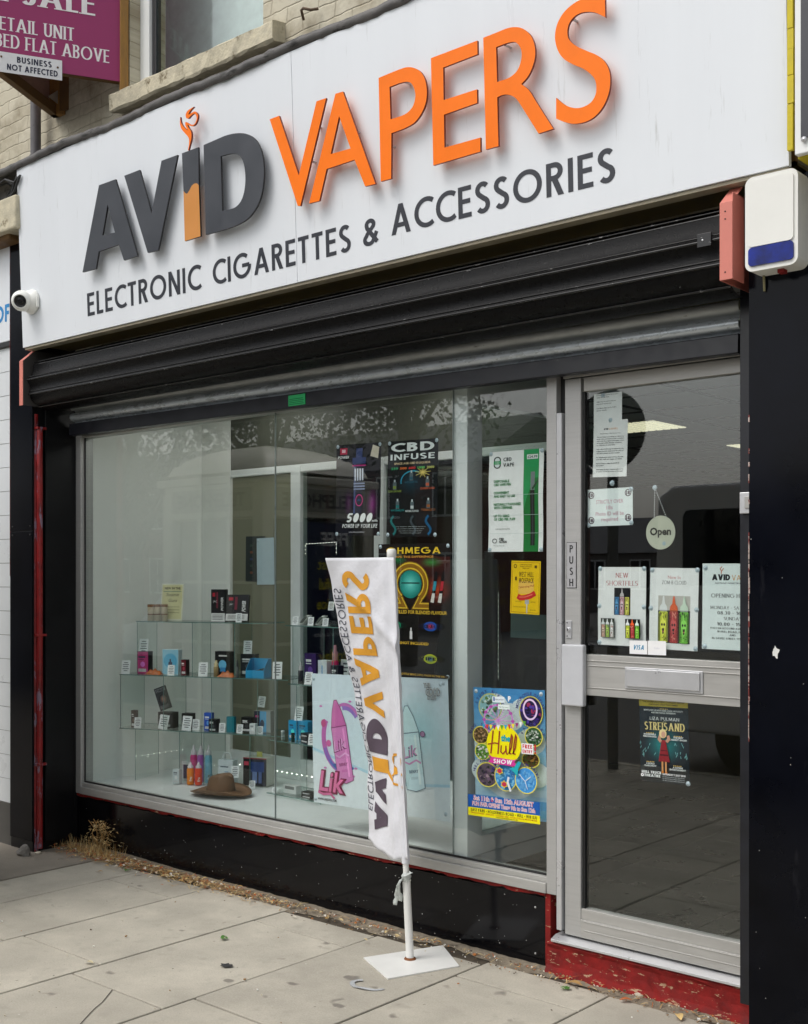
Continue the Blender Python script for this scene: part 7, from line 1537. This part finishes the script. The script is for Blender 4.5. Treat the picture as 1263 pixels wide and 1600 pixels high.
for x, y, l in ((-5.33, -.19, 'tiny green sprig in the dry weeds at left'), (-4.0, -.62, 'small green leaf lying on the paving left of the banner'), (-2.53, -.16, 'tiny green sprig near the right end of the black panel')):
    b = MB()
    for k in range(7): leafm(b, Vector((x + r_.uniform(-.02, .02), y + r_.uniform(-.015, .015), .004)), r_.uniform(.008, .016), r_.uniform(0, 6), gm)
    b.build('green_sprig', label=l, cat='sprig')
def butt(label, px, py, az):
    c = PP(px, py, (0, 0, .005), (0, 0, 1)); d = Vector((math.cos(az), math.sin(az), 0)); t = thing('cigarette_butt', label, 'cigarette butt', tuple(c)); b = MB(); b.tube([c, c + d * .022], .004, ink((222, 218, 208)), 10); b.build('paper', t); b = MB(); b.tube([c + d * .0222, c + d * .040], .0041, ink((206, 150, 90)), 10); b.build('filter', t)
butt('cigarette butt on the dirt edge left of the banner pole', 577, 1447, .5); butt('white cigarette butt just right of the banner foot', 672, 1472, 2.6)
b = MB(); c = PP(576, 1540, (0, 0, .003), (0, 0, 1)); q = arc(0, 0, .075, .045, 150, 372, 20); st = strok(q, .017); vs = []
for p in st: b.add([c + Vector((v.x * .9 + v.y * .3, v.y, .0035 + .002 * math.sin(v.x * 60))) for v in p], [(0, 1, 2, 3)], M('clear_plastic_scrap', lin(176, 178, 180), .2, var=.2))
o = b.build('plastic_scrap', label='curved grey plastic scrap lying on the paving in front of the banner foot', cat='litter'); o.modifiers.new('t', 'SOLIDIFY').thickness = .001
b = MB(); c = PP(354, 1509, (0, 0, .003), (0, 0, 1)); b.add([c + Vector((.028 * (1 + .35 * math.sin(k * 2.3)) * math.cos(k * .52), .022 * (1 + .3 * math.cos(k * 3.1)) * math.sin(k * .52), .0028)) for k in range(12)], [tuple(range(12))], M('black_gum', (.03, .03, .03), .7))
b.build('gum_spot', label='flattened black chewing gum spot on the left paving', cat='gum')
b = MB(); c = PP(140, 1506, (0, 0, .003), (0, 0, 1)); leafm(b, c, .02, .3, ink((196, 184, 150))); b.build('paper_scrap', label='small beige scrap lying where two paving joints meet at left', cat='litter')
rc = M('grey_flint', lin(120, 116, 110), .7, var=.3, vs=40, bump=.5); b = MB(); c = PP(37, 1336, (0, 0, 0), (0, 0, 1))
rq = random.Random(6); vs = []
for zz, rr_ in ((0, .055), (.018, .058), (.040, .040), (.060, .020)):
    for k in range(8): q = k * .785; vs.append(c + Vector((rr_ * (1 + rq.uniform(-.25, .25)) * math.cos(q) + zz * .3, rr_ * .6 * (1 + rq.uniform(-.25, .25)) * math.sin(q), zz + rq.uniform(-.006, .006) * (zz > 0))))
b.add(vs, [(i * 8 + k, i * 8 + (k + 1) % 8, (i + 1) * 8 + (k + 1) % 8, (i + 1) * 8 + k) for i in range(3) for k in range(8)] + [tuple(range(24, 32))], rc)
b.build('broken_stone', label='grey jagged chunk of stone at the foot of the left pillar', cat='stone', bevel=.004)
rc2 = M('pale_stone', lin(186, 178, 160), .8, var=.25, vs=30, bump=.5)
for px, py, s, l in ((1003, 1556, .032, 'flat pale stone under the red door step'), (60, 1334, .02, 'small pale stone right of the left pillar foot'), (205, 1352, .022, 'cream stone in the weeds below the black panel')):
    c = PP(px, py, (0, 0, 0), (0, 0, 1)); b = MB(); b.lathe(c, [(0, 0), (s, .002), (s * 1.1, s * .35), (s * .6, s * .6), (0, s * .62)], rc2, 7); b.build('stone', label=l, cat='stone')
# crack in a slab
b = MB(); cr = [(176, 1546), (168, 1556), (160, 1566), (150, 1574), (141, 1583), (132, 1593), (124, 1602), (116, 1612)]; cp_ = [PP(x, y, (0, 0, .0028), (0, 0, 1)) for x, y in cr]
q = strok([(v.x, v.y) for v in cp_], .0035)
for p in q: b.add([Vector((v.x, v.y, .0030)) for v in p], [(0, 1, 2, 3)], M('crack_line', lin(60, 54, 46), .9))
b.build('crack', kind='structure')
# white mark on the right pillar
b = MB(); c = PY(1212, 1019, -.2915); pts = []
for k in range(18): a_ = k / 18 * 6.283; rr = .011 * (1 + .9 * abs(math.sin(a_ * 2.5 + 1)) * (.5 + .5 * math.sin(k * 7.7))); pts.append((rr * math.cos(a_) * .75, rr * math.sin(a_) * 1.25))
T = tessellate_polygon([[Vector((x, y, 0)) for x, y in pts]]); b.add([c + Vector((x, 0, y)) for x, y in pts], [tuple(f)[::-1] for f in T] , ink((214, 214, 210)))
b.build('paint_splash', bld, label='white splash of bird mess on the right black pillar')
# ================================================================== the street behind the camera (seen mirrored in the glass)
leafd = M('tree_leaf', (.045, .075, .03), .6, var=.4, vs=3); bark = M('tree_bark', (.10, .08, .06), .9, var=.3, vs=9, bump=.5, bs=20)
def mtree(label, x, y, zc, r, h, seed, dens=400):
    t = thing('street_tree', label, 'tree', (x, y, -.1), 'trees across the road, seen mirrored in the glass'); rr = random.Random(seed)
    b = MB(); b.tube([(x, y, -.1), (x + .1, y, 1.5), (x - .1, y + .1, zc)], [.22, .18, .10], bark, 10)
    for k in range(7): a = k * .9; b.tube([(x, y, zc - h * .45), (x + r * .5 * math.cos(a), y + r * .5 * math.sin(a), zc + rr.uniform(-.2, .4) * h)], [.08, .02], bark, 6)
    b.build('trunk', t); b = MB(); cl = [(rr.gauss(0, .42), rr.gauss(0, .42), rr.gauss(0, .40)) for _ in range(40)]
    for cx, cy_, cz in cl:
        for _ in range(dens):
            p = Vector((x + r * (cx + rr.gauss(0, .13)), y + r * (cy_ + rr.gauss(0, .13)), zc + h * .6 * (cz + rr.gauss(0, .12)))); s = rr.uniform(.05, .08)
            u = Vector((rr.gauss(0, 1), rr.gauss(0, 1), rr.gauss(0, 1))).normalized(); v = u.orthogonal().normalized() * s; u = u * s * .6
            b.add([p - u, p + v, p + u, p - v], [(0, 1, 2, 3)], leafd)
    tag(b.build('crown', t))
mtree('broad green tree across the road, mirrored at the left of the window', -19.5, -9.5, 6.6, 4.2, 7.5, 1)
mtree('green tree across the road, mirrored above the middle of the window', -18.0, -12.2, 6.8, 3.2, 7.6, 2)
mtree('tall green tree across the road, mirrored beside the white post', -14.9, -13.0, 7.2, 2.3, 7.0, 3)
mtree('far green tree across the road, mirrored low in the window', -25, -14, 5.5, 4.5, 8, 4)
def facade(label, x0, x1, y, h, m, seed):
    t = thing('terraced_building', label, 'building', ((x0 + x1) / 2, y, 0), 'buildings across the road'); b = MB(); b.box(x0, x1, y - 6, y, -.2, h, m); b.build('wall', t)
    b = MB(); b.prism([(y + .2, h), (y - 3, h + 1.8), (y - 6.2, h)], x0 - .1, x1 + .1, M('roof_slate', lin(70, 72, 78), .7)); b.build('roof', t)
    x = x0 + 1
    while x < x1 - 1.2:
        for z in (.9, 3.4):
            if z + 1.4 < h: f = MB(); f.box(x, x + 1.1, y + .01, y + .05, z, z + 1.4, white_upvc); f.box(x + .07, x + .51, y + .05, y + .055, z + .07, z + 1.33, dark_frame); f.box(x + .59, x + 1.03, y + .05, y + .055, z + .07, z + 1.33, dark_frame); f.build('window', t)
        x += 2.4
rb = M('far_red_brick', lin(120, 86, 74), .85, var=.2, vs=5); gb = M('far_grey_render', lin(130, 128, 122), .85, var=.1)
facade('red brick terrace across the road at far left', -46, -21.5, -24, 5.0, rb, 1); facade('low grey building far across the road', -34, -18, -44, 2.6, gb, 2)
b = MB()
for k in range(60): b.box(-9 + k * .14, -8.975 + k * .14, -14.02, -14, -.1, 1.1, dark_frame)
b.box(-9, -.6, -14.03, -13.99, 1.0, 1.04, dark_frame); b.box(-9, -.6, -14.03, -13.99, .1, .14, dark_frame)
tag(b.build('railing'), 'black iron railing across the road', 'railing')
# white telephone kiosk just outside the picture on the left
ko = Vector((-6.0, -1.0, 0)); ks = thing('telephone_kiosk', 'cream domed telephone kiosk standing outside the left edge, mirrored in the window', 'kiosk', tuple(ko))
km = M('cream_kiosk_paint', lin(206, 204, 190), .4, var=.05); kx, ky = .46, .46; kc = Vector((-6.05, -1.45, 0))
b = MB(); 
for sx in (-1, 1):
    for sy in (-1, 1): b.box(kc.x + sx * kx - .05, kc.x + sx * kx + .05, kc.y + sy * ky - .05, kc.y + sy * ky + .05, 0, 2.15, km)
for z0, z1 in ((0, .35), (1.98, 2.2)): b.box(kc.x - kx - .04, kc.x + kx + .04, kc.y - ky - .04, kc.y + ky + .04, z0, z1, km)
b.box(kc.x - kx - .08, kc.x + kx + .08, kc.y - ky - .08, kc.y + ky + .08, 2.2, 2.25, km); b.build('frame', ks, bevel=.01)
b = MB(); vs = []; n = 18                                   # segmental dome
for i in range(n + 1):
    for j in range(n + 1):
        u, v = -1 + 2 * i / n, -1 + 2 * j / n; vs.append(kc + Vector((u * (kx + .05), v * (ky + .05), 2.25 + .30 * min(math.sqrt(max(0, 1 - u * u * .92)), math.sqrt(max(0, 1 - v * v * .92))) - .06)))
b.add(vs, [(i * (n + 1) + j, (i + 1) * (n + 1) + j, (i + 1) * (n + 1) + j + 1, i * (n + 1) + j + 1) for i in range(n) for j in range(n)], km, True); b.build('dome', ks)
b = MB(); o_ = built_text('TELEPHONE', .085, .03); (V, F), = o_[0]; W = o_[1]
b.box(kc.x - .40, kc.x + .40, kc.y + ky + .042, kc.y + ky + .05, 2.02, 2.17, M('kiosk_sign', lin(150, 150, 140), .5)); b.add([(kc.x + W / 2 - x, kc.y + ky + .0515, 2.052 + y) for x, y in V], F, dark_frame)
b.box(kc.x + kx + .042, kc.x + kx + .05, kc.y - .40, kc.y + .40, 2.02, 2.17, M('kiosk_sign')); b.add([(kc.x + kx + .0515, kc.y - W / 2 + x, 2.052 + y) for x, y in V], F, dark_frame)
b.build('sign_band', ks)
b = MB()
for x_ in (-.15, .15): b.box(kc.x + x_ - .012, kc.x + x_ + .012, kc.y + ky + .0, kc.y + ky + .03, .35, 1.98, km); b.box(kc.x + kx, kc.x + kx + .03, kc.y + x_ - .012, kc.y + x_ + .012, .35, 1.98, km)
for z in (.75, 1.15, 1.55): b.box(kc.x - kx + .05, kc.x + kx - .05, kc.y + ky, kc.y + ky + .028, z, z + .02, km); b.box(kc.x + kx, kc.x + kx + .028, kc.y - ky + .05, kc.y + ky - .05, z, z + .02, km)
b.build('glazing_bars', ks)
b = MB(); b.box(kc.x - kx + .04, kc.x + kx - .04, kc.y - ky + .02, kc.y + ky - .03, .35, 1.97, M('kiosk_interior', lin(84, 86, 80), .5)); b.build('interior', ks)
adm = ink((24, 34, 74)); xa = kc.x + kx + .052; b = MB(); b.box(xa, xa + .006, -1.74, -1.20, .92, 1.95, adm)
for t, z, hh, c_ in (('FREE', 1.80, .085, (214, 216, 220)), ('honest', 1.64, .07, (206, 196, 40)), ('helpful', 1.51, .07, (206, 196, 40)), ('service', 1.38, .07, (206, 196, 40)), ('on all phone repairs', 1.27, .03, (200, 204, 210)), ('call in for a quote', 1.20, .03, (200, 204, 210)), ('today', 1.03, .08, (206, 196, 40))):
    (V, F), = built_text(t, hh, .02)[0]; b.add([(xa + .0068, -1.70 + x, z + y) for x, y in V], F, ink(c_))
b.build('advert_panel', ks)
# vehicles and the round sign
def car(label, name, x0, y0, L, Wd, H, body, van=False):
    """length along x, near side at y0, standing on the road"""
    t = thing(name, label, 'van' if van else 'car', (x0 + L / 2, y0 - Wd / 2, -.11)); zr = -.11; b = MB()
    pr = [(0, .35), (.02, .85), (.06, 1.0), (.20, 1.08), (.30, H * .97), (.36, H), (.96, H), (.99, H * .96), (1.0, .9), (1.0, .35)] if van else [(0, .35), (.0, .62), (.04, .80), (.24, .93), (.37, H * .97), (.45, H), (.72, H), (.82, H * .95), (.95, .98), (1, .85), (1, .35)]
    if van: pr = [(1 - u, z) for u, z in pr][::-1]
    n = len(pr); ins = [0.0 if z < 1.02 or van else .10 + .06 * (z - 1) for _, z in pr]
    vs = [(x0 + L * u, y0 - i_, zr + z) for (u, z), i_ in zip(pr, ins)] + [(x0 + L * u, y0 - Wd + i_, zr + z) for (u, z), i_ in zip(pr, ins)]
    b.add(vs, [tuple(range(n)), tuple(range(n, 2 * n))[::-1]] + [((i + 1) % n, i, n + i, n + (i + 1) % n) for i in range(n)], body); b.build('body', t, bevel=.04, seg=3)
    gl_ = M('dark_vehicle_glass', (.012, .013, .015), .08); wins = [(.06, .30), (.34, .54), (.58, .70)] if van else [(.36, .55), (.57, .77)]
    for u0, u1 in wins:
        b = MB(); z0, z1 = 1.62 if van else .98, H - .22 if van else H - .12
        f = rrect(x0 + L * u0, x0 + L * u1, zr + z0, zr + z1, .07); k = len(f); yy = lambda z: y0 + .006 if van else y0 + .012 - (.10 + .06 * (z - zr - 1)) * min(1, max(0, (z - zr - .9) / .2))
        b.add([(x, yy(z), z) for x, z in f] + [(x, yy(z) - .02, z) for x, z in f], [tuple(range(k)), tuple(range(k, 2 * k))[::-1]] + [((i + 1) % k, i, k + i, k + (i + 1) % k) for i in range(k)], gl_); b.build('side_window', t)
    for u in (.18, .82):
        for yy_ in (y0 - .12, y0 - Wd + .12): w = MB(); w.lathe((x0 + L * u, yy_ - .1, zr + .33), [(0, 0), (.2, 0), (.33, .0), (.335, .02), (.335, .18), (.33, .2), (.22, .2), (.2, .19), (0, .17)], rubber, 22, (1, 0, 0), (0, 0, 1), (0, 1, 0)); w.build('wheel', t)
silv = M('silver_vehicle_paint', lin(222, 224, 226), .3, .0, var=.03); whp = M('white_vehicle_paint', lin(226, 228, 230), .25, var=.02)
car('silver van parked at the kerb, mirrored dark in the door glass', 'parked_van', -5.28, -5.35, 5.2, 1.9, 2.50, silv, True)
car('small white car parked across the road, mirrored in the left of the window', 'parked_car', -17.8, -8.2, 4.1, 1.7, 1.5, whp)
rs_ = thing('round_road_sign', 'round road sign on a grey post at the kerb, its back mirrored in the door', 'road sign', (-5.15, -4.45, 0))
b = MB(); b.tube([(-5.15, -4.47, -.1), (-5.15, -4.47, 3.4)], .045, M('grey_post', lin(110, 112, 112), .5), 14); b.build('post', rs_)
b = MB(); b.lathe((-5.15, -4.41, 2.80), [(0, 0), (.34, 0), (.34, .012), (0, .012)], M('sign_back', lin(74, 76, 78), .6), 40, (1, 0, 0), (0, 0, 1), (0, -1, 0)); b.build('disc', rs_)
